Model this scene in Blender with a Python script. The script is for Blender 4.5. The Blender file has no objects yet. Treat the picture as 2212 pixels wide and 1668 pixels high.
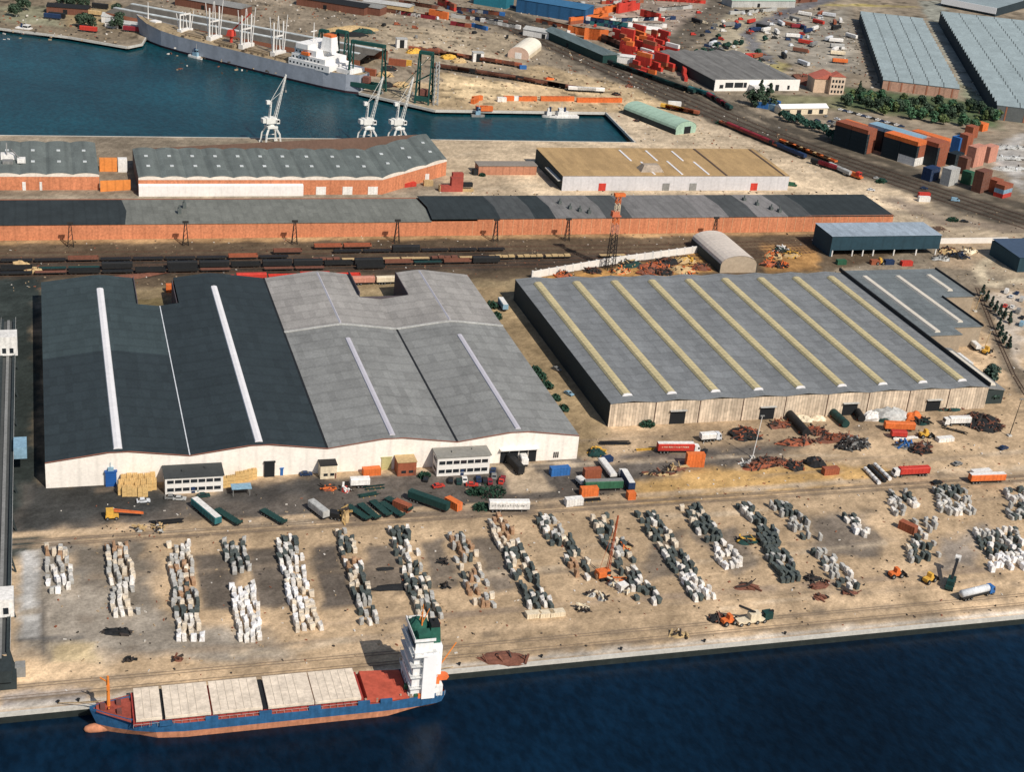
import bpy, bmesh, math, random
import numpy as np
from mathutils import Vector, Matrix
random.seed(7)
PI = math.pi
SC = bpy.context.scene
COL = SC.collection

# ---------------------------------------------------------------- survey: where a spot of the aerial photo lies on the ground
YAW, PITCH, ROLL, FOC, HC = 0.320292123, 0.427707295, 0.095896365, 3281.29229, 247.0
cy_, sy_, cp_, sp_ = math.cos(YAW), math.sin(YAW), math.cos(PITCH), math.sin(PITCH)
FW = Vector((sy_*cp_, cy_*cp_, -sp_)); _R = Vector((cy_, -sy_, 0)); _U = Vector((sy_*sp_, cy_*sp_, cp_))
RT = math.cos(ROLL)*_R + math.sin(ROLL)*_U
UP = -math.sin(ROLL)*_R + math.cos(ROLL)*_U
KD = 2212/3971
TL = dict(T00=(0,0,2.212),T10=(1000,0,2.212),T20=(2000,0,2.212),T30=(2971,0,2.212),T01=(0,500,2.212),T11=(1000,500,2.212),
 T21=(2000,500,2.212),T31=(2971,500,2.212),U0=(0,1100,2.212),U1=(1000,1150,2.212),U2=(2000,1400,2.212),U3=(2971,1000,2.212),
 V0=(0,1700,2.212),V1=(1000,1650,1.262),V2=(2000,1850,1.262),V3=(2971,1600,1.262),S0=(0,2245,1.262),S1=(1000,2245,1.262),
 E1=(1500,1650,1.5775),E2=(1500,2250,1.904),E3=(450,50,.9708),D=(0,0,KD))
def g(t, x, y, z=0.0):
    o = TL[t]
    X = (o[0]+x/o[2])*KD-1106; Y = (o[1]+y/o[2])*KD-834
    d = RT*X-UP*Y+FW*FOC
    k = (z-HC)/d.z
    return Vector((d.x*k, d.y*k, z))

# ---------------------------------------------------------------- materials
MATS = {}
def mat(key, rgb, rough=.85, amp=.28, scale=.7, stripe=None, metal=0., bump=0., spec=.3, coarse=.09, cells=None, streak=0.):
    """procedural paint, stone, sheet metal: base colour broken up by fine grain and broad weathering"""
    if key in MATS: return MATS[key]
    m = bpy.data.materials.new(key); m.use_nodes = True
    nt = m.node_tree; N = nt.nodes; L = nt.links
    b = N['Principled BSDF']
    b.inputs['Roughness'].default_value = rough; b.inputs['Metallic'].default_value = metal
    b.inputs['Specular IOR Level'].default_value = spec
    geo = N.new('ShaderNodeNewGeometry')
    def noise(sc, det):
        n = N.new('ShaderNodeTexNoise'); n.inputs['Scale'].default_value = sc; n.inputs['Detail'].default_value = det
        n.inputs['Roughness'].default_value = .65
        L.new(geo.outputs['Position'], n.inputs['Vector']); return n.outputs['Fac']
    def math_(op, a, bb, c=None):
        n = N.new('ShaderNodeMath'); n.operation = op
        for i, v in enumerate((a, bb, c)):
            if v is None: continue
            if isinstance(v, (int, float)): n.inputs[i].default_value = v
            else: L.new(v, n.inputs[i])
        return n.outputs[0]
    fine = noise(scale, 5)
    f = math_('MULTIPLY_ADD', fine, 2.6*amp, 1-1.3*amp)
    co = noise(coarse, 3)
    f2 = math_('MULTIPLY_ADD', co, 1.6*amp, 1-.8*amp)
    f = math_('MULTIPLY', f, f2)
    if stripe:
        ax, per, dep = stripe
        sep = N.new('ShaderNodeSeparateXYZ'); L.new(geo.outputs['Position'], sep.inputs[0])
        s = math_('MULTIPLY', sep.outputs['XYZ'.index(ax.upper())], 1/per)
        s = math_('FRACT', s, 0); s = math_('PINGPONG', s, .5)
        s = math_('MULTIPLY', s, 6.0); s = math_('MINIMUM', s, 1.0)
        f = math_('MULTIPLY', f, math_('MULTIPLY_ADD', s, dep, 1-dep))
    if cells:                                                 # sheets laid one by one: each panel has its own shade
        sc_ = N.new('ShaderNodeVectorMath'); sc_.operation = 'MULTIPLY'; sc_.inputs[1].default_value = (1/cells[0],1/cells[1],0)
        L.new(geo.outputs['Position'], sc_.inputs[0])
        fl_ = N.new('ShaderNodeVectorMath'); fl_.operation = 'FLOOR'; L.new(sc_.outputs[0], fl_.inputs[0])
        wn = N.new('ShaderNodeTexWhiteNoise'); wn.noise_dimensions = '3D'; L.new(fl_.outputs[0], wn.inputs['Vector'])
        f = math_('MULTIPLY', f, math_('MULTIPLY_ADD', wn.outputs['Value'], cells[2], 1-cells[2]/2))
    if streak:                                                # rain and rust runs down upright faces
        mp = N.new('ShaderNodeMapping'); mp.inputs['Scale'].default_value = (1,1,.06); L.new(geo.outputs['Position'], mp.inputs[0])
        sn = N.new('ShaderNodeTexNoise'); sn.inputs['Scale'].default_value = 1.1; sn.inputs['Detail'].default_value = 4; L.new(mp.outputs[0], sn.inputs['Vector'])
        f = math_('MULTIPLY', f, math_('MULTIPLY_ADD', sn.outputs['Fac'], 2*streak, 1-streak))
    v = N.new('ShaderNodeVectorMath'); v.operation = 'SCALE'; v.inputs[0].default_value = rgb
    L.new(f, v.inputs['Scale']); L.new(v.outputs[0], b.inputs['Base Color'])
    if bump:
        bp = N.new('ShaderNodeBump'); bp.inputs['Strength'].default_value = bump; bp.inputs['Distance'].default_value = .3
        L.new(fine, bp.inputs['Height']); L.new(bp.outputs[0], b.inputs['Normal'])
    MATS[key] = m
    return m
PAINT = dict(
 white=(.72,.70,.66), cream=(.68,.58,.42), red=(.50,.045,.03), orange=(.66,.16,.04), rust=(.30,.09,.045), brown=(.17,.07,.045),
 blue=(.03,.13,.36), navy=(.015,.035,.09), teal=(.03,.14,.15), green=(.03,.11,.06), darkgreen=(.012,.045,.04), yellow=(.62,.36,.06),
 grey=(.22,.22,.21), lightgrey=(.42,.42,.40), black=(.016,.017,.018), burgundy=(.22,.02,.03), silver=(.6,.62,.64), paleblue=(.22,.36,.46),
 pink=(.52,.24,.17), wood=(.52,.34,.13), mint=(.32,.46,.36), tan=(.48,.34,.17), brick=(.36,.12,.055))
def paint(c): return mat('paint_'+c, PAINT[c], rough=.65, amp=.34, scale=1.2, streak=.3)
GLASS = None
def glass():
    m = mat('dark_window_glass', (.02,.025,.03), rough=.12, amp=.1, spec=.6); return m
def rubber(): return mat('tyre_rubber', (.015,.015,.015), rough=.9)
def steel_dark(): return mat('dark_steel', (.03,.028,.026), rough=.7)

# ---------------------------------------------------------------- meshes
class MB:
    def __init__(s, M=None): s.v = []; s.f = []; s.M = M
    def add(s, pts, faces):
        n = len(s.v)
        for p in pts:
            p = Vector(p); s.v.append(tuple(s.M @ p) if s.M else tuple(p))
        s.f += [tuple(i+n for i in q) for q in faces]
        return s
    def box(s, x0, y0, z0, x1, y1, z1):
        return s.add([(x0,y0,z0),(x1,y0,z0),(x1,y1,z0),(x0,y1,z0),(x0,y0,z1),(x1,y0,z1),(x1,y1,z1),(x0,y1,z1)],
                     [(0,3,2,1),(4,5,6,7),(0,1,5,4),(1,2,6,5),(2,3,7,6),(3,0,4,7)])
    def frust(s, x0, y0, z0, x1, y1, z1, i):
        return s.add([(x0,y0,z0),(x1,y0,z0),(x1,y1,z0),(x0,y1,z0),(x0+i,y0+i,z1),(x1-i,y0+i,z1),(x1-i,y1-i,z1),(x0+i,y1-i,z1)],
                     [(0,3,2,1),(4,5,6,7),(0,1,5,4),(1,2,6,5),(2,3,7,6),(3,0,4,7)])
    def prism(s, poly, z0, z1, axis='z'):
        n = len(poly)
        if axis == 'z': A = [(x,y,z0) for x,y in poly]; B = [(x,y,z1) for x,y in poly]
        elif axis == 'y': A = [(x,z0,y) for x,y in poly]; B = [(x,z1,y) for x,y in poly]
        else: A = [(z0,x,y) for x,y in poly]; B = [(z1,x,y) for x,y in poly]
        return s.add(A+B, [tuple(range(n))[::-1], tuple(range(n, 2*n))]+[(i,(i+1)%n,n+(i+1)%n,n+i) for i in range(n)])
    def bar(s, a, b, r, n=4, r2=None):
        a = Vector(a); b = Vector(b); d = (b-a)
        if d.length < 1e-6: return s
        d.normalize(); u = d.cross(Vector((0,0,1)))
        if u.length < .01: u = Vector((1,0,0))
        u.normalize(); w = d.cross(u); r2 = r if r2 is None else r2
        o = PI/4 if n == 4 else 0
        A = [a+(u*math.cos(o+2*PI*i/n)+w*math.sin(o+2*PI*i/n))*r for i in range(n)]
        B = [b+(u*math.cos(o+2*PI*i/n)+w*math.sin(o+2*PI*i/n))*r2 for i in range(n)]
        return s.add(A+B, [tuple(range(n))[::-1], tuple(range(n,2*n))]+[(i,(i+1)%n,n+(i+1)%n,n+i) for i in range(n)])
    def quad(s, a, b, c, d): return s.add([a,b,c,d], [(0,1,2,3)])
    def dome(s, c, rx, ry, rz, n=12, m=5, jit=0., seed=0):
        rr = random.Random(seed); pts = []; F = []
        for j in range(m):
            a = PI/2*j/m
            for i in range(n):
                t = 2*PI*i/n; k = 1+rr.uniform(-jit, jit)
                pts.append((c[0]+rx*math.cos(a)*math.cos(t)*k, c[1]+ry*math.cos(a)*math.sin(t)*k, c[2]+rz*math.sin(a)*(1+rr.uniform(-jit,jit))))
        pts.append((c[0],c[1],c[2]+rz)); top = len(pts)-1
        for j in range(m-1):
            for i in range(n): F.append((j*n+i, j*n+(i+1)%n, (j+1)*n+(i+1)%n, (j+1)*n+i))
        for i in range(n): F.append(((m-1)*n+i, (m-1)*n+(i+1)%n, top))
        return s.add(pts, F)
    def build(s, name, material, parent=None, smooth=False):
        me = bpy.data.meshes.new(name); me.from_pydata(s.v, [], s.f); me.update()
        bm = bmesh.new(); bm.from_mesh(me); bmesh.ops.recalc_face_normals(bm, faces=bm.faces); bm.to_mesh(me); bm.free()
        me.materials.append(material)
        if smooth: me.shade_smooth()
        o = bpy.data.objects.new(name, me); COL.objects.link(o)
        if parent: o.parent = parent
        return o
def tag(o, label=None, cat=None, group=None, kind=None):
    if label: o['label'] = label
    if cat: o['category'] = cat
    if group: o['group'] = group
    if kind: o['kind'] = kind
    return o
def thing(name, label, cat, loc=(0,0,0), rz=0., group=None):
    o = bpy.data.objects.new(name, None); COL.objects.link(o); o.location = loc; o.rotation_euler = (0,0,rz)
    o.empty_display_size = 1
    return tag(o, label, cat, group)
KIDS = {}
def note(root): KIDS[root.name] = [(c, [d for d in COL.objects if d.parent == c]) for c in COL.objects if c.parent == root]
def dup(root, label, loc, rz=0., group=None):
    r = root.copy(); COL.objects.link(r); r.location = loc; r.rotation_euler = (0,0,rz)
    r['label'] = label
    if group: r['group'] = group
    for ch, subs in KIDS[root.name]:
        c = ch.copy(); COL.objects.link(c); c.parent = r
        for d in subs:
            e = d.copy(); COL.objects.link(e); e.parent = c
    return r
PROTO = {}
def place(key, maker, label, cat, loc, rz, group=None):
    """first use of a kind builds it; every later one is a copy of the thing with all its parts"""
    if key not in PROTO:
        r = maker(); note(r); PROTO[key] = r
        r.location = loc; r.rotation_euler = (0,0,rz); tag(r, label, cat, group); return r
    r = dup(PROTO[key], label, loc, rz)
    if group: r['group'] = group
    elif 'group' in r.keys(): del r['group']
    r['category'] = cat
    return r
def seg(t, x0, y0, x1, y1, z=0):
    a = g(t,x0,y0,z); b = g(t,x1,y1,z); d = b-a
    return (a+b)/2, math.atan2(d.y, d.x), d.length

# ---------------------------------------------------------------- camera, sun, sky
cam = bpy.data.cameras.new('camera'); co = bpy.data.objects.new('camera', cam); COL.objects.link(co)
cam.sensor_width = 36; cam.lens = 36*FOC/2212; cam.clip_start = 1; cam.clip_end = 20000
M = Matrix((( RT.x, UP.x, -FW.x, 0), (RT.y, UP.y, -FW.y, 0), (RT.z, UP.z, -FW.z, HC), (0,0,0,1)))
co.matrix_world = M; SC.camera = co
SUN_EL = math.radians(44.5); SUN_DIR = Vector((.395*math.cos(SUN_EL)/1.0, -.919*math.cos(SUN_EL), math.sin(SUN_EL))).normalized()
sl = bpy.data.lights.new('sun', 'SUN'); sl.energy = 4.4; sl.angle = math.radians(.5); sl.color = (1,.93,.835)
so = bpy.data.objects.new('sun', sl); COL.objects.link(so); so.location = (200,200,400)
so.rotation_euler = SUN_DIR.to_track_quat('Z','Y').to_euler()
W = bpy.data.worlds.new('World'); SC.world = W; W.use_nodes = True
bg = W.node_tree.nodes['Background']; sky = W.node_tree.nodes.new('ShaderNodeTexSky')
sky.sky_type = 'NISHITA'; sky.sun_disc = False; sky.sun_elevation = SUN_EL; sky.sun_rotation = math.atan2(SUN_DIR.x, SUN_DIR.y)
sky.altitude = 200; sky.dust_density = 1.5
W.node_tree.links.new(sky.outputs[0], bg.inputs[0]); bg.inputs[1].default_value = .085
SC.view_settings.view_transform = 'Standard'; SC.view_settings.look = 'None'; SC.view_settings.exposure = 0

# ---------------------------------------------------------------- the setting: ground, basins, quays, tracks, roads
QY = 334.5                                                    # edge of the near quay
DOCK = [(-900,1540),(17,1111),(55.7,1084),(66,1094),(74,1136),(212,991),(197,968),(238,927),(354.5,926.6),(349.4,855.4),(224,858),(-900,868)]
def sgn(P, X, Y):
    """signed distance, positive inside the polygon"""
    ins = np.zeros(X.shape, bool); dist = np.full(X.shape, 1e9)
    n = len(P)
    for i in range(n):
        x0,y0 = P[i][:2]; x1,y1 = P[(i+1)%n][:2]
        dx,dy = x1-x0, y1-y0
        t = np.clip(((X-x0)*dx+(Y-y0)*dy)/(dx*dx+dy*dy+1e-9), 0, 1)
        dist = np.minimum(dist, np.hypot(X-x0-t*dx, Y-y0-t*dy))
        c = ((y0 > Y) != (y1 > Y)) & (X < (x1-x0)*(Y-y0)/(y1-y0+1e-12)+x0)
        ins ^= c
    return np.where(ins, dist, -dist)
_lat = np.random.RandomState(3).rand(512,512)
def vn(X, Y, s):
    x = X/s+1000; y = Y/s+1000; i = np.floor(x).astype(int); j = np.floor(y).astype(int); fx = x-i; fy = y-j
    fx = fx*fx*(3-2*fx); fy = fy*fy*(3-2*fy)
    A = lambda a,b: _lat[a%512, b%512]
    return A(i,j)*(1-fx)*(1-fy)+A(i+1,j)*fx*(1-fy)+A(i,j+1)*(1-fx)*fy+A(i+1,j+1)*fx*fy
def tp(t, *pts): return [tuple(g(t,x,y))[:2] for x,y in pts]
PATCH = []
def patch(poly, rgb, soft=2.5, w=1.0): PATCH.append((poly, rgb, soft, w))
def line(pts, wid, rgb, soft=1.5, w=1.0):
    for a,b in zip(pts, pts[1:]):
        a = Vector(a[:2]); b = Vector(b[:2]); d = (b-a).normalized(); n = Vector((-d.y,d.x))*wid/2; d = d*wid*.3
        patch([tuple(a-n-d),tuple(b-n+d),tuple(b+n+d),tuple(a+n-d)], rgb, soft, w)
SAND=(.45,.328,.205); ASPH=(.085,.078,.07)
# mid-field, docks and far land
patch([(-900,600),(2600,600),(2600,2600),(-900,2600)], (.25,.205,.15), 8)
patch([(-900,622),(330,622),(400,640),(470,690),(470,700),(-900,689)], (.105,.077,.05), 3)
patch([(-60,641),(320,641),(330,660),(-60,668)], (.05,.04,.033), 4, .9)
patch([(-100,684),(440,684),(440,690),(-100,690)], (.34,.23,.12), 2)
patch([(-60,722),(440,722),(440,770),(-60,752)], (.30,.255,.19), 2)
patch([(190,722),(440,722),(520,700),(600,640),(600,560),(470,560),(440,700)], (.45,.36,.25), 6)
patch([(205,750),(480,720),(500,770),(440,860),(205,858)], (.52,.41,.28), 5)
patch([(345,850),(440,850),(480,800),(470,870),(430,925),(345,930)], (.50,.40,.28), 5)
patch([(236,926),(430,924),(405,1000),(330,985),(240,1000),(226,950)], (.43,.32,.19), 6)
patch(tp('T20',(0,690),(720,790),(1300,880),(900,880),(0,870)), (.50,.37,.22), 4)
patch(tp('T10',(1560,620),(2212,720),(2212,830),(1560,860)), (.58,.44,.26), 4)
patch(tp('T20',(250,560),(1300,820),(1200,860),(700,780),(0,660),(0,560)), (.40,.30,.18), 6)
patch(tp('T10',(1000,200),(2212,300),(2212,620),(1560,560),(1100,440)), (.36,.29,.20), 8)
patch([(-200,1110),(60,1100),(75,1140),(200,1010),(225,1050),(120,1200),(-200,1330)], (.20,.16,.11), 10)
patch(tp('T00',(0,60),(500,40),(520,230),(0,180)), (.22,.21,.14), 5)
patch(tp('T00',(560,120),(1000,10),(1000,230),(600,220)), (.33,.25,.14), 6)
patch([(222,945),(240,928),(226,1000),(205,995)], (.33,.27,.18), 4)
patch(tp('T20',(200,0),(1700,0),(1350,420),(900,300),(300,160)), (.30,.24,.19), 10)
patch(tp('T20',(1600,100),(2212,50),(2212,600),(1800,450)), (.36,.31,.22), 10)
patch(tp('T30',(0,170),(700,60),(850,640),(200,540),(0,420)), (.30,.27,.22), 8)
patch(tp('T30',(0,480),(180,550),(100,640),(0,600)), (.34,.29,.12), 4)
patch(tp('T30',(400,40),(1350,60),(800,30)), (.34,.28,.10), 6)
patch(tp('T30',(0,800),(2212,900),(2212,1000),(1600,1050),(900,960),(0,900)), (.20,.19,.11), 6)
patch(tp('T30',(640,740),(1900,880),(2000,1100),(1500,1040),(640,900)), (.09,.12,.06), 8)
patch(tp('T30',(1640,700),(2212,960),(2212,1060),(1700,860)), (.24,.25,.17), 6)
patch(tp('T30',(1300,0),(1500,0),(1980,900),(1650,700)), (.30,.30,.25), 3)
patch(tp('T30',(1960,1250),(2212,1150),(2212,1660),(1960,1400)), (.40,.38,.35), 5)
# diagonal railway corridor
DG = [(352,1240),(378,1146),(398,1061),(424,962),(447,877),(484,792),(527,701),(580,600)]
line(DG, 36, (.095,.08,.062), 4)
line([(x+26,y+8) for x,y in DG], 13, (.10,.085,.065), 3)
line([tuple(g('T20',1330,430)),tuple(g('T20',1800,0)),(760,1550)], 26, (.13,.11,.085), 4)
line([tuple(g('T20',a,b)) for a,b in ((2000,300),(2100,200),(2212,160))]+[tuple(g('T30',a,b)) for a,b in ((200,90),(420,20))]+[(900,1500)], 15, (.15,.145,.15), 2.5)
line([tuple(g('T20',a,b)) for a,b in ((2000,300),(2060,420),(2200,540))], 12, (.17,.165,.165), 2.5)
line([tuple(g('T31',a,b)) for a,b in ((1100,600),(1500,790),(2212,870))], 14, (.25,.20,.15), 4)
line([tuple(g('T31',a,b)) for a,b in ((2212,980),(1950,1080),(1830,1200),(1900,1330),(2212,1290))], 6, (.56,.47,.33), 2)
# back of the sheds, alleys
patch([(-60,612),(420,606),(420,628),(-60,628)], (.25,.19,.11), 3)
patch([(176,450),(198,470),(198,620),(176,620)], (.30,.22,.125), 2)
patch(tp('T21',(140,1290),(800,1190),(1600,1060),(1750,1240),(700,1270)), (.40,.22,.075), 3)
patch(tp('T31',(0,1000),(400,1000),(480,1190),(0,1220)), (.38,.21,.08), 4)
patch(tp('T31',(1480,980),(1950,960),(1750,1190),(1480,1190)), (.44,.33,.22), 4)
patch([(44,584),(32,584),(31,615),(45,615)], (.18,.14,.07), 1)
patch([(123,585),(143,585),(145,612),(122,612)], (.20,.16,.08), 1)
patch(tp('U3',(1850,300),(2212,300),(2212,1000),(2100,1000)), (.50,.43,.35), 4)
line([tuple(g('U3',a,b)) for a,b in ((1800,250),(1950,640),(2212,1150))], 8, (.20,.16,.115), 2)
# yard in front of the big warehouses
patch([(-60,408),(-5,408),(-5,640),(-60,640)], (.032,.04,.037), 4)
patch(tp('D',(30,1150),(60,1050),(240,1060),(480,1060),(700,1030),(1240,985),(1290,1000),(1400,985),(1700,940),(1740,965),(1640,1005),(1380,1040),(1360,1062),(1240,1090),(1130,1105),(820,1118),(640,1128),(420,1128),(250,1140)), (.125,.108,.092), 3.5)
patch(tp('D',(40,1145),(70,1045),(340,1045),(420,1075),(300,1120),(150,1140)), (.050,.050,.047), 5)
patch(tp('D',(480,1055),(700,1030),(720,1075),(480,1085)), (.07,.065,.06), 4)
patch(tp('D',(1290,985),(1420,965),(1480,985),(1280,1010)), (.12,.10,.085), 3)
patch(tp('E1',(690,255),(890,250),(1040,400),(750,425)), (.46,.36,.25), 1.0)
patch(tp('D',(1376,1042),(1500,1018),(1700,1006),(1890,1006),(1950,1030),(1680,1068),(1500,1078),(1385,1084)), (.52,.33,.135), 2.5)
patch(tp('D',(1310,930),(1700,905),(2130,880),(2140,930),(1700,960),(1310,965)), (.34,.25,.16), 4)
patch(tp('V0',(620,900),(1250,880),(1330,1450),(1300,1660),(650,1300)), (.17,.145,.115), 3.5)
patch(tp('V0',(180,960),(420,880),(620,900),(620,1420),(400,1420),(350,1660)), (.215,.195,.165), 4)
patch(tp('V0',(1640,1000),(2110,985),(2000,1470),(1720,1480)), (.135,.112,.09), 1.4)
patch(tp('V1',(-60,605),(150,600),(190,880),(0,890)), (.135,.112,.09), 1.4)
patch(tp('V1',(250,595),(395,585),(480,865),(310,900)), (.13,.108,.088), 1.4)
patch(tp('V1',(520,590),(660,580),(760,780),(480,830)), (.18,.145,.112), 1.6)
patch(tp('V1',(800,580),(900,560),(1010,790),(840,800)), (.185,.15,.115), 1.6)
patch(tp('V1',(1040,560),(1200,540),(1262,800),(1140,820)), (.185,.15,.115), 1.6)
patch(tp('V2',(630,300),(820,260),(780,480),(650,500)), (.20,.16,.12), 2)
patch(tp('V2',(830,260),(1080,240),(1200,420),(1080,480)), (.23,.185,.14), 2)
patch(tp('V3',(180,500),(480,500),(560,640),(560,720),(250,700)), (.20,.165,.13), 2.5)
patch(tp('V3',(860,620),(1060,560),(1000,740),(860,780)), (.31,.26,.21), 3)
patch([(-14,360),(60,345),(60,352),(-14,400)], (.27,.235,.19), 4)
patch(tp('V0',(165,960),(330,960),(330,1440),(170,1480)), (.40,.39,.37), 1)
patch(tp('S0',(100,190),(190,180),(200,290),(110,290)), (.36,.35,.33), 1)
patch(tp('S0',(250,330),(470,320),(470,400),(260,400)), (.47,.37,.22), 2)
patch(tp('S0',(0,570),(430,540),(430,610),(0,640)), (.30,.27,.25), 1)
line(tp('S0',(200,100),(205,280),(240,400)), 1.6, (.09,.08,.07), .6, .7)
line(tp('S0',(90,300),(400,285)), 1.5, (.10,.10,.10), .8, .7)
for yy, ww, cc in ((336.2,2.2,(.52,.47,.40)),(339.5,1.2,(.24,.185,.13)),(345,1.4,(.26,.20,.14)),(352,3,(.52,.38,.24)),(361,2,(.33,.25,.18)),(416,1.2,(.20,.155,.115)),(419.4,1.2,(.20,.155,.115)),(423,3,(.50,.37,.24))):
    line([(60 if 345<yy<365 else -20, yy),(420,yy+.0)], ww, cc, .8, .9)

_r = random.Random(2)
for k in range(46):                                           # worn driving lanes
    y = _r.choice((_r.uniform(350,364),_r.uniform(412,428),_r.uniform(366,410),_r.uniform(430,470))); x = _r.uniform(0,420); l = _r.uniform(20,90)
    line([(x,y),(x+l*.5,y+_r.uniform(-2,2)),(x+l,y+_r.uniform(-3,3))], _r.uniform(1.2,2.6), (.27,.21,.15) if k%3 else (.56,.45,.32), .9, .55)
for k in range(30):
    x = _r.uniform(200,480); y = _r.uniform(722,940); a = _r.uniform(-.5,.5); l = _r.uniform(20,70)
    line([(x,y),(x+l*math.cos(a),y+l*math.sin(a))], 3, (.34,.27,.19) if k%2 else (.60,.49,.35), 1.5, .5)
for k in range(60):                                           # oil and damp stains
    x = _r.uniform(-5,430); y = _r.uniform(338,475); q = _r.uniform(.8,2.6)
    patch([(x-q,y-q*.7),(x+q,y-q*.6),(x+q*1.1,y+q*.6),(x-q*.8,y+q*.7)], (.15,.12,.09), 1.2, .6)
def vcol_ground():
    xs = np.concatenate([np.arange(-900,-40,20), np.arange(-40,470,1.6), np.arange(470,1000,4), np.arange(1000,2700,25)])
    ys = np.concatenate([np.arange(QY,640,1.6), np.arange(640,900,2.2), np.arange(900,1420,4), np.arange(1420,2700,25)])
    X, Y = np.meshgrid(xs, ys); sh = X.shape
    return xs, ys
xs, ys = vcol_ground()
nx, ny = len(xs), len(ys)
me = bpy.data.meshes.new('ground')
Xg, Yg = np.meshgrid(xs, ys)
verts = np.stack([Xg.ravel(), Yg.ravel(), np.zeros(nx*ny)], 1)
idx = np.arange(nx*ny).reshape(ny, nx)
faces = np.stack([idx[:-1,:-1], idx[:-1,1:], idx[1:,1:], idx[1:,:-1]], -1).reshape(-1,4)
me.vertices.add(len(verts)); me.vertices.foreach_set('co', verts.ravel())
me.loops.add(faces.size); me.loops.foreach_set('vertex_index', faces.ravel())
me.polygons.add(len(faces)); me.polygons.foreach_set('loop_start', np.arange(0, faces.size, 4)); me.polygons.foreach_set('loop_total', np.full(len(faces), 4))
me.update(calc_edges=True)
bm = bmesh.new(); bm.from_mesh(me)
for i in range(len(DOCK)):                                    # cut the basin out of the ground sheet along its quays
    a = Vector((*DOCK[i],0)); b = Vector((*DOCK[(i+1)%len(DOCK)],0)); d = (b-a).normalized()
    if (b-a).length > 900 and i == len(DOCK)-1: continue
    lo = Vector((min(a.x,b.x)-30, min(a.y,b.y)-30)); hi = Vector((max(a.x,b.x)+30, max(a.y,b.y)+30))
    geom = [f for f in bm.faces if lo.x < f.calc_center_median().x < hi.x and lo.y < f.calc_center_median().y < hi.y]
    es = {e for f in geom for e in f.edges}; vs = {v for f in geom for v in f.verts}
    bmesh.ops.bisect_plane(bm, geom=list(vs)+list(es)+geom, plane_co=a, plane_no=Vector((-d.y,d.x,0)), dist=1e-4)
cen = np.array([tuple(f.calc_center_median())[:2] for f in bm.faces])
s_ = sgn(DOCK, cen[:,0], cen[:,1])
fl = list(bm.faces)
bmesh.ops.delete(bm, geom=[f for f, k in zip(fl, s_) if k > 0], context='FACES')
bm.to_mesh(me); bm.free()
V = np.zeros(len(me.vertices)*3); me.vertices.foreach_get('co', V); V = V.reshape(-1,3); X, Y = V[:,0], V[:,1]
Cc = np.tile(np.array(SAND), (len(X),1))
wob = (vn(X,Y,9)-.5)*5+(vn(X,Y,3.2)-.5)*3
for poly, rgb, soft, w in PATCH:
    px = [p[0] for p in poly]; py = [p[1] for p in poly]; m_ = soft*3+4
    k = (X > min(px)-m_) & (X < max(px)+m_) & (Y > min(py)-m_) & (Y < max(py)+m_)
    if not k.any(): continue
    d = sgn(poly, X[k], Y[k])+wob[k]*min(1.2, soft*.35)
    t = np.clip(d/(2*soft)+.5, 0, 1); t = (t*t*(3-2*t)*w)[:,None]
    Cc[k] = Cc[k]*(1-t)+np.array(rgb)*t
big = .80+.42*vn(X,Y,38)*vn(X+500,Y,14)*2
mid = .86+.28*vn(X,Y,6)
str_ = .90+.20*vn(X/9,Y,2.2)
grit = np.random.RandomState(5).uniform(.80,1.20,len(X))
Cc *= (big*mid*str_*grit)[:,None]
far = np.clip((Y-700)/500,0,1)[:,None]
spk = vn(X,Y,5.3); Cc = np.where((spk[:,None] > .86) & (Y[:,None] > 940), Cc*.45, Cc)
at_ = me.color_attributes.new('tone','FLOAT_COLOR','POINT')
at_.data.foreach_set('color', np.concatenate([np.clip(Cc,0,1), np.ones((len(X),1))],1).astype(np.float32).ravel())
gm = mat('ground_dust_and_concrete', (1,1,1), rough=.95, amp=.52, scale=1.1, bump=.3, spec=.1)
nt = gm.node_tree; an = nt.nodes.new('ShaderNodeAttribute'); an.attribute_name = 'tone'
vs_ = [n for n in nt.nodes if n.type == 'VECT_MATH'][0]; nt.links.new(an.outputs['Color'], vs_.inputs[0])
me.materials.append(gm)
go = bpy.data.objects.new('ground', me); COL.objects.link(go); tag(go, kind='structure')

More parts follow.
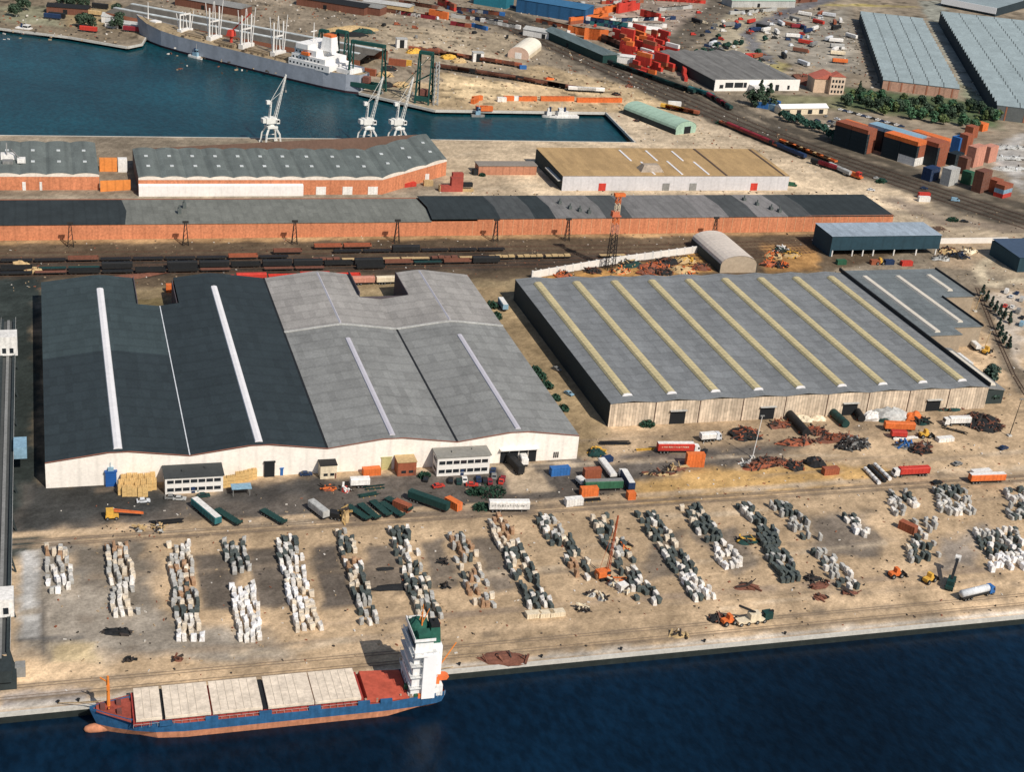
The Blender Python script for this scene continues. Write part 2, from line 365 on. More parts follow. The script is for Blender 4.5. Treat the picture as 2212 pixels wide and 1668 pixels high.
def water(name, poly, rgb, rough):
    m = bpy.data.materials.new(name); m.use_nodes = True; nt = m.node_tree; b = nt.nodes['Principled BSDF']
    b.inputs['Roughness'].default_value = rough; b.inputs['IOR'].default_value = 1.33; b.inputs['Specular IOR Level'].default_value = .3
    ge = nt.nodes.new('ShaderNodeNewGeometry'); n1 = nt.nodes.new('ShaderNodeTexNoise'); n1.inputs['Scale'].default_value = .45; n1.inputs['Detail'].default_value = 5
    mp = nt.nodes.new('ShaderNodeMapping'); mp.inputs['Scale'].default_value = (1,.55,1); mp.inputs['Rotation'].default_value = (0,0,.5)
    nt.links.new(ge.outputs['Position'], mp.inputs[0]); nt.links.new(mp.outputs[0], n1.inputs['Vector'])
    n2 = nt.nodes.new('ShaderNodeTexNoise'); n2.inputs['Scale'].default_value = .012; n2.inputs['Detail'].default_value = 4
    nt.links.new(ge.outputs['Position'], n2.inputs['Vector'])
    mr = nt.nodes.new('ShaderNodeMapRange'); mr.inputs[1].default_value = .3; mr.inputs[2].default_value = .7; mr.inputs[3].default_value = .6; mr.inputs[4].default_value = 1.35
    nt.links.new(n2.outputs['Fac'], mr.inputs[0])
    mr2 = nt.nodes.new('ShaderNodeMapRange'); mr2.inputs[1].default_value = .35; mr2.inputs[2].default_value = .68; mr2.inputs[3].default_value = .7; mr2.inputs[4].default_value = 1.35
    nt.links.new(n1.outputs['Fac'], mr2.inputs[0])
    mm = nt.nodes.new('ShaderNodeMath'); mm.operation = 'MULTIPLY'; nt.links.new(mr.outputs[0], mm.inputs[0]); nt.links.new(mr2.outputs[0], mm.inputs[1])
    v = nt.nodes.new('ShaderNodeVectorMath'); v.operation = 'SCALE'; v.inputs[0].default_value = rgb
    nt.links.new(mm.outputs[0], v.inputs['Scale']); nt.links.new(v.outputs[0], b.inputs['Base Color'])
    bp = nt.nodes.new('ShaderNodeBump'); bp.inputs['Strength'].default_value = .5; bp.inputs['Distance'].default_value = .3
    nt.links.new(n1.outputs['Fac'], bp.inputs['Height']); nt.links.new(bp.outputs[0], b.inputs['Normal'])
    mb = MB(); mb.add([(x,y,-3) for x,y in poly], [tuple(range(len(poly)))])
    return tag(mb.build(name, m), kind='structure')
water('harbour_water', [(-1500,-400),(2500,-400),(2500,QY+.5),(-1500,QY+.5)], (.0018,.011,.026), .3)
water('dock_water', [(-900,860),(345,850),(360,930),(215,1000),(80,1145),(-900,1560)], (.003,.042,.056), .3)
cc = mat('quay_concrete', (.52,.50,.45), rough=.9, amp=.3, scale=.8)
mb = MB(); mb.box(-900,QY-.7,-.95,1500,QY+.05,.18); tag(mb.build('quay_coping', cc), kind='structure')
mb = MB(); mb.box(-900,QY-.6,-8,1500,QY+.0,-.95); tag(mb.build('quay_wall', mat('quay_stone_dark_as_water',(.022,.028,.026),rough=.6,amp=.5,scale=.5)), kind='structure')  # lower wall face coloured dark to stand for water just below the coping
mb = MB()
for a,b in zip(DOCK, DOCK[1:]):
    a = Vector((*a,0)); b = Vector((*b,0)); d = (b-a).normalized(); n = Vector((-d.y,d.x,0))*.6
    mb.add([a+n*0,b+n*0,b-n*1.4,a-n*1.4]+[p+Vector((0,0,-1.6)) for p in (a,b,b-n*1.4,a-n*1.4)], [(0,1,2,3),(0,1,5,4),(1,2,6,5),(2,3,7,6),(3,0,4,7)])
for i,v in enumerate(mb.v): mb.v[i] = (v[0],v[1],v[2]+.12)
tag(mb.build('dock_wall', cc), kind='structure')
rs = mat('rusty_rail', (.10,.06,.04), rough=.6)
rp = mat('worn_rail_in_paving', (.20,.155,.115), rough=.7)
def track(pts, gauge=1.5, sunk=False):
    mb = MB()
    for a,b in zip(pts, pts[1:]):
        a = Vector((a[0],a[1],.10)); b = Vector((b[0],b[1],.10)); d = (b-a).normalized(); n = Vector((-d.y,d.x,0))*gauge/2
        for s in (-1,1): mb.bar(a+n*s, b+n*s, .09 if sunk else .14)
        for k in [] if sunk else range(int((b-a).length/2.4)):
            c = a+d*k*2.4; mb.bar(c-n*1.6-Vector((0,0,.07)), c+n*1.6-Vector((0,0,.07)), .16)
    tag(mb.build('railway_track', rp if sunk else rs), kind='structure')
RY = [644.5,649.5,654.5,660,666,672]
for i, y in enumerate(RY): track([(-60,y),(300,y),(380,y+(672-y)*.4+4),(470,690+i)])
for o in (-11,-4,3,10): track([(x+o,y+o*.3) for x,y in DG])
for y in (416.2,419.2,340.2,345): track([(-16 if y > 400 else -60,y),(360,y)], 1.2, True)
track([tuple(g('U3',a,b))[:2] for a,b in ((1810,260),(1960,640),(2120,1000),(2230,1180))])

# ---------------------------------------------------------------- warehouses and sheds
def gable(mb, x0, x1, y0, y1, eave, ridge, th=.25, lo=None):
    """two roof slopes over one bay, ridge along y"""
    xm = (x0+x1)/2
    for (xa,za),(xb,zb) in (((x0,eave),(xm,ridge)),((xm,ridge),(x1,eave))):
        mb.add([(xa,y0,za),(xb,y0,zb),(xb,y1,zb),(xa,y1,za),(xa,y0,za-th),(xb,y0,zb-th),(xb,y1,zb-th),(xa,y1,za-th)],
               [(0,1,2,3),(7,6,5,4),(0,4,5,1),(2,6,7,3),(1,5,6,2),(3,7,4,0)])
def roofmat(key, rgb, per=7.6, ax='y', dep=.16): return mat(key, rgb, rough=.8, amp=.38, scale=1.2, stripe=(ax,per,dep), coarse=.05, cells=(2.6,per,.22))
wallw = mat('painted_wall_panels', (.84,.78,.70), rough=.8, amp=.18, scale=1.2, stripe=('x',5.7,.10), streak=.06)
slot = mat('dark_opening', (.012,.014,.016), rough=.9, amp=.1)

def big_shed():
    r = thing('warehouse', 'wide white-fronted warehouse of four low-gabled bays, half dark and half grey roofs', 'warehouse', (86,452,0))
    ox, oy = 86, 452
    xb = [-4.8-ox, 40.9-ox, 86.6-ox, 132-ox, 176.8-ox]
    E, Rg, Y0, Y1 = 9.3, 12.1, .4, 161
    wl, fr = MB(), MB()
    prof = []
    for i in range(4):
        prof += [(xb[i],E-.35),((xb[i]+xb[i+1])/2-4,Rg-.55),((xb[i]+xb[i+1])/2+4,Rg-.55)]
    prof.append((xb[4],E-.35))
    wl.prism([(xb[0],0)]+[(x,z) for x,z in prof]+[(xb[4],0)], 0, .4, 'y')
    wl.build('front_wall', wallw, r)
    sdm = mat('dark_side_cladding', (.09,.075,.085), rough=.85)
    def side(*q): MB().box(*q).build('side_wall', sdm, r)
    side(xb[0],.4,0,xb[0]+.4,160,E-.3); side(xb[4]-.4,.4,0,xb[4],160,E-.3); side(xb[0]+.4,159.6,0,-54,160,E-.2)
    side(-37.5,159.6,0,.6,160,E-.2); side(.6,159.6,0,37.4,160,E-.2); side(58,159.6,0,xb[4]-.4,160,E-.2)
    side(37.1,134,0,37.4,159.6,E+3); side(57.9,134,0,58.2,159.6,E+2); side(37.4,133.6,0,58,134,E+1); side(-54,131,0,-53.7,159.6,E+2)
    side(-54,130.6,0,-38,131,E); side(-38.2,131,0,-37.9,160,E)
    dk = roofmat('dark_slate_roof', (.026,.037,.042)); dkl = roofmat('weathered_slate_roof', (.040,.058,.062))
    gy = roofmat('grey_sheet_roof', (.225,.228,.218)); gyl = roofmat('pale_sheet_roof', (.30,.285,.265))
    mid = 100
    def bay(i, y0, y1, m, name='roof'):
        mb = MB(); xm = (xb[i]+xb[i+1])/2
        P = [(xb[i],E),(xm-9,Rg-1.0),(xm-3,Rg-.2),(xm,Rg),(xm+3,Rg-.2),(xm+9,Rg-1.0),(xb[i+1],E)]
        for (xa,za),(xc,zc) in zip(P,P[1:]):
            mb.add([(xa,y0,za),(xc,y0,zc),(xc,y1,zc),(xa,y1,za),(xa,y0,za-.3),(xc,y0,zc-.3),(xc,y1,zc-.3),(xa,y1,za-.3)], [(0,1,2,3),(7,6,5,4),(0,4,5,1),(2,6,7,3),(1,5,6,2),(3,7,4,0)])
        return mb
    def cut(mb, x0, x1, y0):                                   # clip roof pieces so the open yard shows
        return mb
    bay(0,-.1,82,0).build('roof', dk, r); 
    def halfbay(xa,za,xc,zc,y0,y1):
        mb = MB(); mb.add([(xa,y0,za),(xc,y0,zc),(xc,y1,zc),(xa,y1,za),(xa,y0,za-.3),(xc,y0,zc-.3),(xc,y1,zc-.3),(xa,y1,za-.3)], [(0,1,2,3),(7,6,5,4),(0,4,5,1),(2,6,7,3),(1,5,6,2),(3,7,4,0)]); return mb
    def zr(i,x):
        xm = (xb[i]+xb[i+1])/2; k = abs(x-xm)
        P = [(0,Rg),(3,Rg-.2),(9,Rg-1.0),(xm-xb[i],E)]
        for (a,za),(b,zb) in zip(P,P[1:]):
            if a <= k <= b+1e-6: return za+(zb-za)*(k-a)/(b-a)
        return E
    def strips(i, spans, m, label=None):
        mb = MB(); xm = (xb[i]+xb[i+1])/2
        for x0,x1,y0,y1 in spans:
            cuts = sorted({x0,x1}|{x for x in (xm-9,xm-3,xm,xm+3,xm+9) if x0 < x < x1})
            for a,b in zip(cuts,cuts[1:]):
                q = halfbay(a,zr(i,a),b,zr(i,b),y0,y1); n = len(mb.v); mb.v += q.v; mb.f += [tuple(k+n for k in f) for f in q.f]
        o = mb.build('roof', m, r)
        if label: o['label'] = label
    strips(0, [(xb[0],-54,82,160),(-54,xb[1],82,131)], dkl, 'lighter weathered slate at the back of the first bay')
    strips(1, [(xb[1],-37.5,0-.1,131.5),(-37.5,xb[2],-.1,160)], dk)
    strips(2, [(xb[2],xb[3],-.1,mid)], gy, 'grey sheet roof'); strips(3, [(xb[3],xb[4],-.1,mid)], gy, 'grey sheet roof')
    strips(2, [(xb[2],37,mid+.5,160),(37,xb[3],mid+.5,133)], gyl, 'paler back roof'); strips(3, [(xb[3],58.2,mid+.5,133),(58.2,xb[4],mid+.5,159.5)], gyl, 'paler back roof')
    mb = MB()
    for i in (2,3):
        xm = (xb[i]+xb[i+1])/2
        for a,za,b,zb in ((xb[i],E,xm-9,Rg-1.0),(xm-9,Rg-1.0,xm,Rg),(xm,Rg,xm+9,Rg-1.0),(xm+9,Rg-1.0,xb[i+1],E)):
            mb.bar((a,mid+.2,za+.15),(b,mid+.2,zb+.15),.5)
    mb.build('parapet', paint('lightgrey'), r)
    wht = mat('white_rooflight', (.78,.76,.76), rough=.4, amp=.12, scale=.6); gyr = mat('pale_rooflight', (.52,.50,.54), rough=.4, amp=.12, scale=.6)
    for i,(y0,y1,w,m) in enumerate(((2,144,1.5,wht),(2,144,1.4,wht),(2,86,1.1,gyr),(2,86,1.1,gyr))):
        xm = (xb[i]+xb[i+1])/2; mb = MB()
        mb.prism([(xm-w,Rg-.25),(xm-w*.8,Rg+.35),(xm,Rg+.6),(xm+w*.8,Rg+.35),(xm+w,Rg-.25)], y0, y1, 'y'); mb.build('ridge_rooflight', m, r)
        if i > 1:
            mb = MB(); mb.prism([(xm-.65,Rg-.2),(xm,Rg+.4),(xm+.65,Rg-.2)], mid+2, 158 if i==3 else 158, 'y'); mb.build('ridge_cap', gyr, r)
    mb = MB(); mb.box(xb[1]-.18,0,E-.1,xb[1]+.18,131,E+.12); mb.build('valley_gutter', paint('silver'), r)
    mb = MB(); mb.box(xb[2]-.35,0,E-.1,xb[2]+.35,160,E+.14); mb.box(xb[3]-.4,0,E-.1,xb[3]+.4,mid,E+.14); mb.build('valley_gutter', paint('black'), r)
    mb = MB()
    for (xa,za),(xc,zc) in zip(prof, prof[1:]): mb.bar((xa,-.12,za+.35),(xc,-.12,zc+.35),.17)
    mb.build('verge_trim', mat('red_brown_verge',(.28,.12,.08)), r)
    def door(t, x0, x1, y, h, m, dp=.25, label=None):
        a = g(t,x0,y).x-ox; b = g(t,x1,y).x-ox
        mb = MB(); mb.box(a,-dp,0,b,0,h); mb.box(a-.25,-dp-.1,h,b+.25,0,h+.3); o = mb.build('door', m, r)
        if label: o['label'] = label
    door('V0',905,1000,395,5.2,mat('blue_door',(.02,.10,.34),rough=.5,stripe=('z',.8,.3)),1.3,'blue roller door with a hoist housing above')
    mb = MB(); a = g('V0',952,395).x-ox; mb.box(a-.9,-1.0,5.5,a+.9,-.02,6.6); mb.bar((a,-.6,6.6),(a,-.6,8.6),.09); mb.build('hoist_housing', paint('paleblue'), r)
    door('V1',28,78,240,5.4,slot,.8,'black doorway with a small hood'); door('V1',108,122,240,2.6,paint('blue'),.2,'small blue door')
    door('V1',597,647,205,4.6,mat('straw_door',(.46,.42,.2),rough=.6,stripe=('z',.8,.2)),.25,'straw yellow door')
    door('E1',680,730,212,5,slot,.2); door('E1',738,790,212,5,slot,.2); door('E1',800,850,212,5,slot,.2); door('E1',856,905,212,5,slot,.2)
    mb = MB(); a = g('E1',680,212).x-ox; b = g('E1',908,212).x-ox; mb.box(a-.5,-1.6,5.35,b+.5,0,5.7); mb.build('canopy', paint('white'), r)
    mb = MB()
    for q in (1010,1022,1034): mb.box(g('E1',q,200).x-ox-.12,-.2,1.0,g('E1',q,200).x-ox+.3,0,3.2)
    mb.build('window', glass(), r)
    return r
big_shed()

def yellow_light_shed():
    ox, oy = 196.9, 475.3; r = thing('warehouse', 'broad grey-roofed warehouse with yellow roof-light strips and a ribbed brick-coloured front', 'warehouse', (ox,oy,0))
    xr = 162.3; E = 9.8; n = 9; bw = xr/n
    front = mat('ribbed_brick_cladding', (.56,.455,.34), rough=.85, amp=.5, scale=.45, stripe=('x',1.25,.38), coarse=.14, cells=(1.25,900,.35), streak=.2)
    mb = MB(); mb.box(0,0,0,xr,.4,E-.2); mb.build('front_wall', front, r)
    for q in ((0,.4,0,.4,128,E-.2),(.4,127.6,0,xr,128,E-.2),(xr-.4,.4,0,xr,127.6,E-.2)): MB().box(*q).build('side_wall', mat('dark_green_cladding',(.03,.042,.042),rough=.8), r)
    rm = roofmat('blue_grey_sheet_roof', (.19,.20,.205), 6.4)
    mb = MB()
    for i in range(n): gable(mb, i*bw, (i+1)*bw, -.25, 128.3, E, E+.9)
    mb.build('roof', rm, r)
    yl = mat('yellow_rooflight', (.54,.455,.255), rough=.6, amp=.36, scale=1.1, stripe=('y',2.6,.22))
    ends = [479.7,479.6,479.6,480,480.1,480.2,480.3,480.3,480.9]; 
    for i in range(n):
        xm = (i+.5)*bw-.9; w = 2.05; z = E+.75; o = None
        mb = MB(); mb.prism([(xm-w,z),(xm-w*.7,z+.75),(xm,z+1.0),(xm+w*.7,z+.75),(xm+w,z)], 4.6, 120.5, 'y'); o = mb.build('rooflight', yl, r)
        mb = MB(); mb.prism([(xm-w-.1,z-.05),(xm-w*.7-.1,z+.8),(xm,z+1.06),(xm+w*.7+.1,z+.8),(xm+w+.1,z-.05)], 4.25, 4.6, 'y'); mb.build('end_panel', mat('white_rooflight',(.78,.76,.76)), o)
    mb = MB()
    for i in range(1,9):
        x = i*bw+.3; mb = MB(); mb.box(x-.16,-.14,0,x+.16,0,E-.3); mb.build('downpipe', mat('dark_downpipe',(.10,.06,.045)), r)
    for a,b,h in ((24.6,30.9,5.6),(62,68.2,5.4),(97.7,104.1,5.3),(135.1,141.4,5.0)):
        mb = MB(); mb.box(a,-.12,0,b,0,h); d = mb.build('door', slot, r)
        mb = MB(); mb.box(a-.3,-1.1,h,b+.3,0,h+.25); mb.build('hood', paint('lightgrey'), d)
    # wing along the east side, set back in steps
    wx = xr+.6
    mb = MB(); 
    steps = [(49,54,12),(54,78,33),(78,94,40),(94,131,51.5)]
    st = [(wx,wx+19,52,93),(wx+19,wx+34,60,131),(wx,wx+19,93,131),(wx+34,wx+51.5,95,131)]
    wl = MB()
    for x0,x1,y0,y1 in st: mb.box(x0,y0,E-.3,x1,y1,E+.02); wl.box(x0+.3,y0+.3,0,x1-.3,y1-.3,E-.3)
    w_ = mb.build('wing_roof', roofmat('teal_grey_sheet_roof',(.155,.175,.18),6.4), r); wl.build('wing_wall', mat('dun_wall',(.32,.26,.19)), r)
    wr = mat('cream_rooflight', (.66,.60,.50), rough=.5, amp=.22, scale=1.1)
    for x,y0,y1 in ((368-ox,55,122),(385.4-ox,65,121.5),(402.5-ox,102,122)):
        mb = MB(); mb.prism([(x-1.5,E),(x-1,E+.8),(x+1,E+.8),(x+1.5,E)], y0, y1, 'y'); mb.build('rooflight', wr, r)
    mb = MB(); mb.box(xr-.1,-.2,E,xr+.5,131,E+1.6); mb.box(wx+51.5,95,E-.2,wx+52.1,131,E+.8); mb.box(wx+34,60,E-.2,wx+34.5,95,E+.8); mb.build('parapet', paint('black'), r)
    return r
yellow_light_shed()
# low annexe at its front corner
r = thing('annexe', 'low lean-to with a cream roof light against the grey warehouse east side', 'outbuilding', (360.2,485,0))
mb = MB(); mb.box(0,-6,0,9.5,36,6.2); mb.build('wall', mat('dark_green_cladding',(.035,.05,.05)), r)
mb = MB(); mb.add([(-.2,-6.2,7.6),(9.8,-6.2,6.3),(9.8,36,6.3),(-.2,36,7.6),(-.2,-6.2,7.2),(9.8,-6.2,5.9),(9.8,36,5.9),(-.2,36,7.2)], [(0,1,2,3),(7,6,5,4),(0,4,5,1),(1,5,6,2),(2,6,7,3),(3,7,4,0)]); mb.build('roof', paint('grey'), r)
mb = MB(); mb.prism([(1.5,7.3),(2.2,8.2),(6.5,7.9),(7.2,6.7)], -3, 30, 'y'); mb.build('rooflight', mat('cream_rooflight',(.66,.60,.50)), r)
mb = MB(); mb.box(9.5,22,0,12.5,33,5.5); mb.build('loading_bay', paint('white'), r)

def office(name, label, x0, x1, y0, y1, h, roofc, bands, over=.4, wallm=None):
    r = thing(name, label, 'office', (x0,y0,0)); w = x1-x0; d = y1-y0
    mb = MB(); mb.box(0,0,0,w,d,h); mb.build('wall', wallm or mat('office_render',(.74,.71,.66),amp=.15), r)
    mb = MB(); mb.box(-over,-over,h,w+over,d+over,h+.35); mb.box(w*.3,d*.4,h+.35,w*.36,d*.55,h+.9); mb.box(w*.7,d*.6,h+.35,w*.74,d*.75,h+.8); mb.build('roof', roofc, r)
    for z0,z1 in bands:
        k = max(3,int(w/2.4))
        for i in range(k):
            mb = MB(); a = .5+i*(w-1)/k; mb.box(a+.12,-.06,z0,a+(w-1)/k-.25,0,z1); o = mb.build('window', glass(), r)
            q = MB(); q.box(a+.02,-.11,z0-.14,a+(w-1)/k-.15,0,z0-.02); q.build('sill', paint('white'), o)
        mb = MB(); mb.box(-.05,d*.2,z0,0,d*.8,z1); mb.build('window', glass(), r)
    mb = MB(); mb.box(w*.45,-.09,0,w*.45+1.2,0,2.3); mb.build('door', paint('navy'), r)
    return r
office('office_block', 'small white two-storey office with flat dark roof by the warehouse wall', 32.2, 50.8, 443.2, 451.2, 6, mat('dark_felt_roof',(.05,.055,.055)), ((1.0,2.2),(3.9,5.1)))
office('office_block', 'two-storey office with grey flat roof and two window bands, cars in front', 123.5, 142.2, 444.8, 451.3, 7.2, mat('grey_felt_roof',(.26,.25,.22)), ((1.2,2.5),(4.5,5.8)))

# long brick shed beyond the rail yard
r = thing('brick_shed', 'very long low shed with an orange brick wall facing the rail yard', 'shed', (-60,689,0)); L_ = 495
bk = mat('orange_brick', (.55,.21,.105), rough=.9, amp=.46, scale=.9, streak=.2, stripe=('x',5.2,.14), coarse=.06)
mb = MB(); mb.box(0,0,0,L_*.53,.4,7.4); mb.add([(L_*.53,0,0),(L_,0,0),(L_,0,9.0),(L_*.53,0,8.6),(L_*.53,.4,0),(L_,.4,0),(L_,.4,9.0),(L_*.53,.4,8.6)],[(0,1,2,3),(7,6,5,4),(0,4,5,1),(3,2,6,7),(1,5,6,2),(0,3,7,4)]); mb.build('brick_wall', bk, r)
for i in range(50,95):
    x = i*5.2+.15; MB().box(x-.14,-.14,0,x+.14,0,8.3 if i>51 else 7.2).build('pilaster', mat('pale_mortar_pilaster',(.62,.34,.19)), r)
mb = MB(); mb.box(0,.4,0,.4,34,7); mb.box(.4,33.6,0,L_,34,8.5); mb.box(L_-.4,.4,0,L_,33.6,8.5); mb.build('end_wall', mat('brick_end',(.30,.12,.07)), r)
cuts = [(0,93,'dark'),(93,239,'grey'),(239,274,'dark'),(274,292,'soot'),(292,303,'dark'),(303,330,'ash'),(330,344,'soot'),(344,383,'ash'),(383,398,'ash2'),(398,414,'soot'),(414,432,'ash2'),(432,446,'soot'),(446,495,'dark')]
rc = dict(dark=roofmat('tarred_roof',(.028,.036,.038),5.2,'x'), grey=roofmat('green_grey_roof',(.165,.17,.15),5.2,'x',.1), soot=roofmat('sooty_roof',(.07,.075,.075),5.2,'x'), ash=roofmat('ash_roof',(.17,.165,.16),5.2,'x'), ash2=roofmat('pale_ash_roof',(.21,.20,.195),5.2,'x'))
for a,b,k in cuts:
    z = 7.7 if b <= 239 else 8.9; mb = MB(); zz = z+.35
    mb.add([(a,-.35,z),(b,-.35,z),(b+1.5*(b<495),17,zz),(a+1.5*(a>0),17,zz),(a,34.3,z+.5),(b,34.3,z+.5)]+[(a,-.35,z-.35),(b,-.35,z-.35)], [(0,1,2,3),(3,2,5,4),(0,6,7,1)]); mb.build('roof', rc[k], r)
for x,y in ((118,12),(121,20),(314,12),(318,8),(322,5),(311,20),(417,24),(421,16),(426,9),(429,5)):
    mb = MB(); mb.box(x,y,7.6,x+1.6,y+2.4,10.6); mb.bar((x+.8,y+1,10.6),(x+.8,y+1,12.2),.4,6); mb.build('roof_vent', mat('vent_metal',(.10,.115,.11)), r)

# dock-side sheds with scalloped white gables
sc_roof = roofmat('grey_green_dock_roof',(.135,.155,.145),9.0,'x',.2)
def scallop_shed(label, pts, depth, eave, rise, bays, white_w, doors, skip=0):
    """front line given by ground points; barrel bays run back from it"""
    r = thing('dock_shed', label, 'shed', (pts[0][0],pts[0][1],0)); o = Vector((pts[0][0],pts[0][1],0))
    wall = MB(); fas = MB(); roof = MB(); low = MB(); sky_ = MB(); segs = []
    for (a,b,n,wmode) in bays:
        a = Vector((*a,0))-o; b = Vector((*b,0))-o
        u = (b-a)/n
        nrm = Vector((0,depth,0))
        for i in range(n):
            p = a+u*i; q = p+u
            arc = [(p+u*(k/8), eave+rise*math.sin(PI*k/8)**.8) for k in range(9)]
            for (c0,z0),(c1,z1) in zip(arc,arc[1:]):
                k_ = 1.0
                roof.add([c0+Vector((0,-.3,z0+.1)),c1+Vector((0,-.3,z1+.1)),c1+nrm+Vector((0,0,z1+.1)),c0+nrm+Vector((0,0,z0+.1))],[(0,1,2,3)])
                fas.add([c0+Vector((0,-.05,eave-1.2)),c1+Vector((0,-.05,eave-1.2)),c1+Vector((0,-.05,z1)),c0+Vector((0,-.05,z0))],[(0,1,2,3)])
            wall.add([p,q,q+Vector((0,0,eave-1.2)),p+Vector((0,0,eave-1.2))],[(0,1,2,3)])
            if wmode == 'w': low.add([p+Vector((0,-2.2,0)),q+Vector((0,-2.2,0)),q+Vector((0,-2.2,5.4)),p+Vector((0,-2.2,5.4)),p+Vector((0,0,6.0)),q+Vector((0,0,6.0))],[(0,1,2,3),(3,2,5,4)])
            for f in (.33,.68):
                c = p+u*.5+nrm*f; MB().box(c.x-.9,c.y-1.1,eave+rise*.9,c.x+.9,c.y+1.1,eave+rise+.45).build('rooflight', mat('dusty_rooflight',(.55,.58,.58)), r)
    A = Vector((*bays[0][0],0))-o; B = Vector((*bays[-1][1],0))-o
    N_ = Vector((0,depth,0)); H_ = Vector((0,0,eave))
    for P_,Q_ in ((A,A+N_),(B,B+N_),(A+N_,B+N_)): MB().add([P_,Q_,Q_+H_,P_+H_],[(0,1,2,3)]).build('end_wall', mat('shaded_brick',(.16,.10,.075)), r)
    wall.build('brick_wall', bk, r); fas.build('gable_fascia', mat('white_gable',(.70,.64,.56),amp=.3), r); roof.build('roof', sc_roof, r, True)
   
    if low.v: low.build('loading_canopy', mat('white_cladding',(.78,.75,.72),amp=.16,stripe=('x',3,.06)), r)
    for px_,py_,w in doors:
        mb = MB(); c = Vector((px_,py_,0))-o; mb.box(c.x-w/2,c.y-.25,0,c.x+w/2,c.y+.1,4.3); mb.build('door', paint('white'), r)
    return r
scallop_shed('grey barrel-roofed dock shed at the left edge with a brick front', [(-90,763)], 56, 8.2, .85, [((-90,763),(24.3,763),9,'b')], 0, [(-12,763,1.6),(-4,763,1.2)])
scallop_shed('grey barrel-roofed dock shed with long white loading canopy and brick end', [(43,754.5)], 50, 9.2, .9,
  [((43,754.5),(126,754.5),7,'w'),((126,754.5),(168,754.5),3,'b'),((168,754.5),(211,788),3,'b')], 0, [(135.5,754.5,5.2),(149.5,754.5,5.2),(163,754.5,5.2),(197,777,3.4)])
r = thing('brick_annexe','low orange brick link between the two grey dock sheds','outbuilding',(24.6,760,0))
mb = MB(); mb.add([(0,0,0),(15,3,0),(15,3,5.2),(0,0,5.6),(0,1,0),(15,4,0),(15,4,5.2),(0,1,5.6)],[(0,1,2,3),(7,6,5,4),(3,2,6,7),(1,5,6,2),(0,3,7,4)]); mb.build('wall', mat('bright_brick',(.72,.25,.06),amp=.25,stripe=('x',4,.2)), r)
mb = MB(); mb.box(1,34,0,10,38,6.5); mb.build('rear_wall', mat('bright_brick',(.72,.25,.06)), r)
mb = MB(); mb.box(10.3,33,0,15,37,7); mb.build('white_store', paint('white'), r)

# ochre warehouse
r = thing('warehouse','ochre-roofed warehouse with pale wall, red and grey doors','warehouse',(269.8,759.8,0)); Wd = 137.2; E = 8.6; Dp = 51
mb = MB(); mb.box(0,0,0,Wd,.4,E); mb.build('front_wall', mat('pale_grey_cladding',(.56,.55,.56),amp=.2,stripe=('x',4.6,.08)), r)
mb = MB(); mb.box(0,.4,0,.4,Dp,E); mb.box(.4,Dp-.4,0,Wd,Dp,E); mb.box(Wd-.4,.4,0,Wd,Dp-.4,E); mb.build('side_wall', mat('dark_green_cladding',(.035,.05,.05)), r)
mb = MB(); mb.add([(-.3,-.3,E),(Wd+.3,-.3,E),(Wd+.3,Dp*.5,E+.55),(-.3,Dp*.5,E+.55),(Wd+.3,Dp+.3,E+.9),(-.3,Dp+.3,E+.9)],[(0,1,2,3),(3,2,4,5)]); mb.build('roof', roofmat('ochre_felt_roof',(.40,.265,.125),11,'x',.06), r)
mb = MB(); mb.box(-2.2,2,5.0,0,26,5.5); mb.build('canopy', paint('lightgrey'), r)
def zo(y): return E+.1+y*.019
for t,x0,y0,x1,y1 in (('T20',880,1280,1000,1370),('T20',1110,1285,1220,1370),('T20',1330,1290,1445,1370),('T20',1070,1375,1200,1480),('T20',1300,1370,1430,1480),('T20',1530,1375,1655,1480)):
    a = g(t,x0,y0,E+1.4)-Vector((269.8,759.8,0)); b = g(t,x1,y1,E+1.2)-Vector((269.8,759.8,0)); x = (a.x+b.x)/2
    mb = MB(); mb.add([(x-.6,b.y,zo(b.y)+.15),(x+.6,b.y,zo(b.y)+.15),(x+.6,a.y,zo(a.y)+.15),(x-.6,a.y,zo(a.y)+.15),(x-.6,b.y,zo(b.y)-.2),(x+.6,b.y,zo(b.y)-.2),(x+.6,a.y,zo(a.y)-.2),(x-.6,a.y,zo(a.y)-.2)],[(0,1,2,3),(0,4,5,1),(2,6,7,3),(1,5,6,2),(3,7,4,0)]); mb.build('rooflight', mat('white_rooflight',(.78,.76,.76)), r)
for xx in (98,134): 
    mb = MB(); mb.add([(xx-.7,0,E+.1),(xx+.7,0,E+.1),(xx+.7,25,E+.75),(xx-.7,25,E+.75),(xx+.7,50,E+1.1),(xx-.7,50,E+1.1)],[(0,1,2,3),(3,2,4,5)]); mb.build('expansion_joint', mat('dark_joint',(.09,.06,.045)), r)
for zx,m in ((742,'red'),(1290,'grey'),(1522,'grey'),(2048,'red')):
    a = g('T20',zx,1640).x-269.8; mb = MB(); mb.box(a-2.1,-.15,0,a+2.1,0,4.3); mb.build('door', paint(m), r)
mb = MB(); mb.frust(48,6,E,62,15,E+3.6,2.5); mb.build('roof_house', mat('patched_hut',(.34,.28,.22),amp=.5), r)

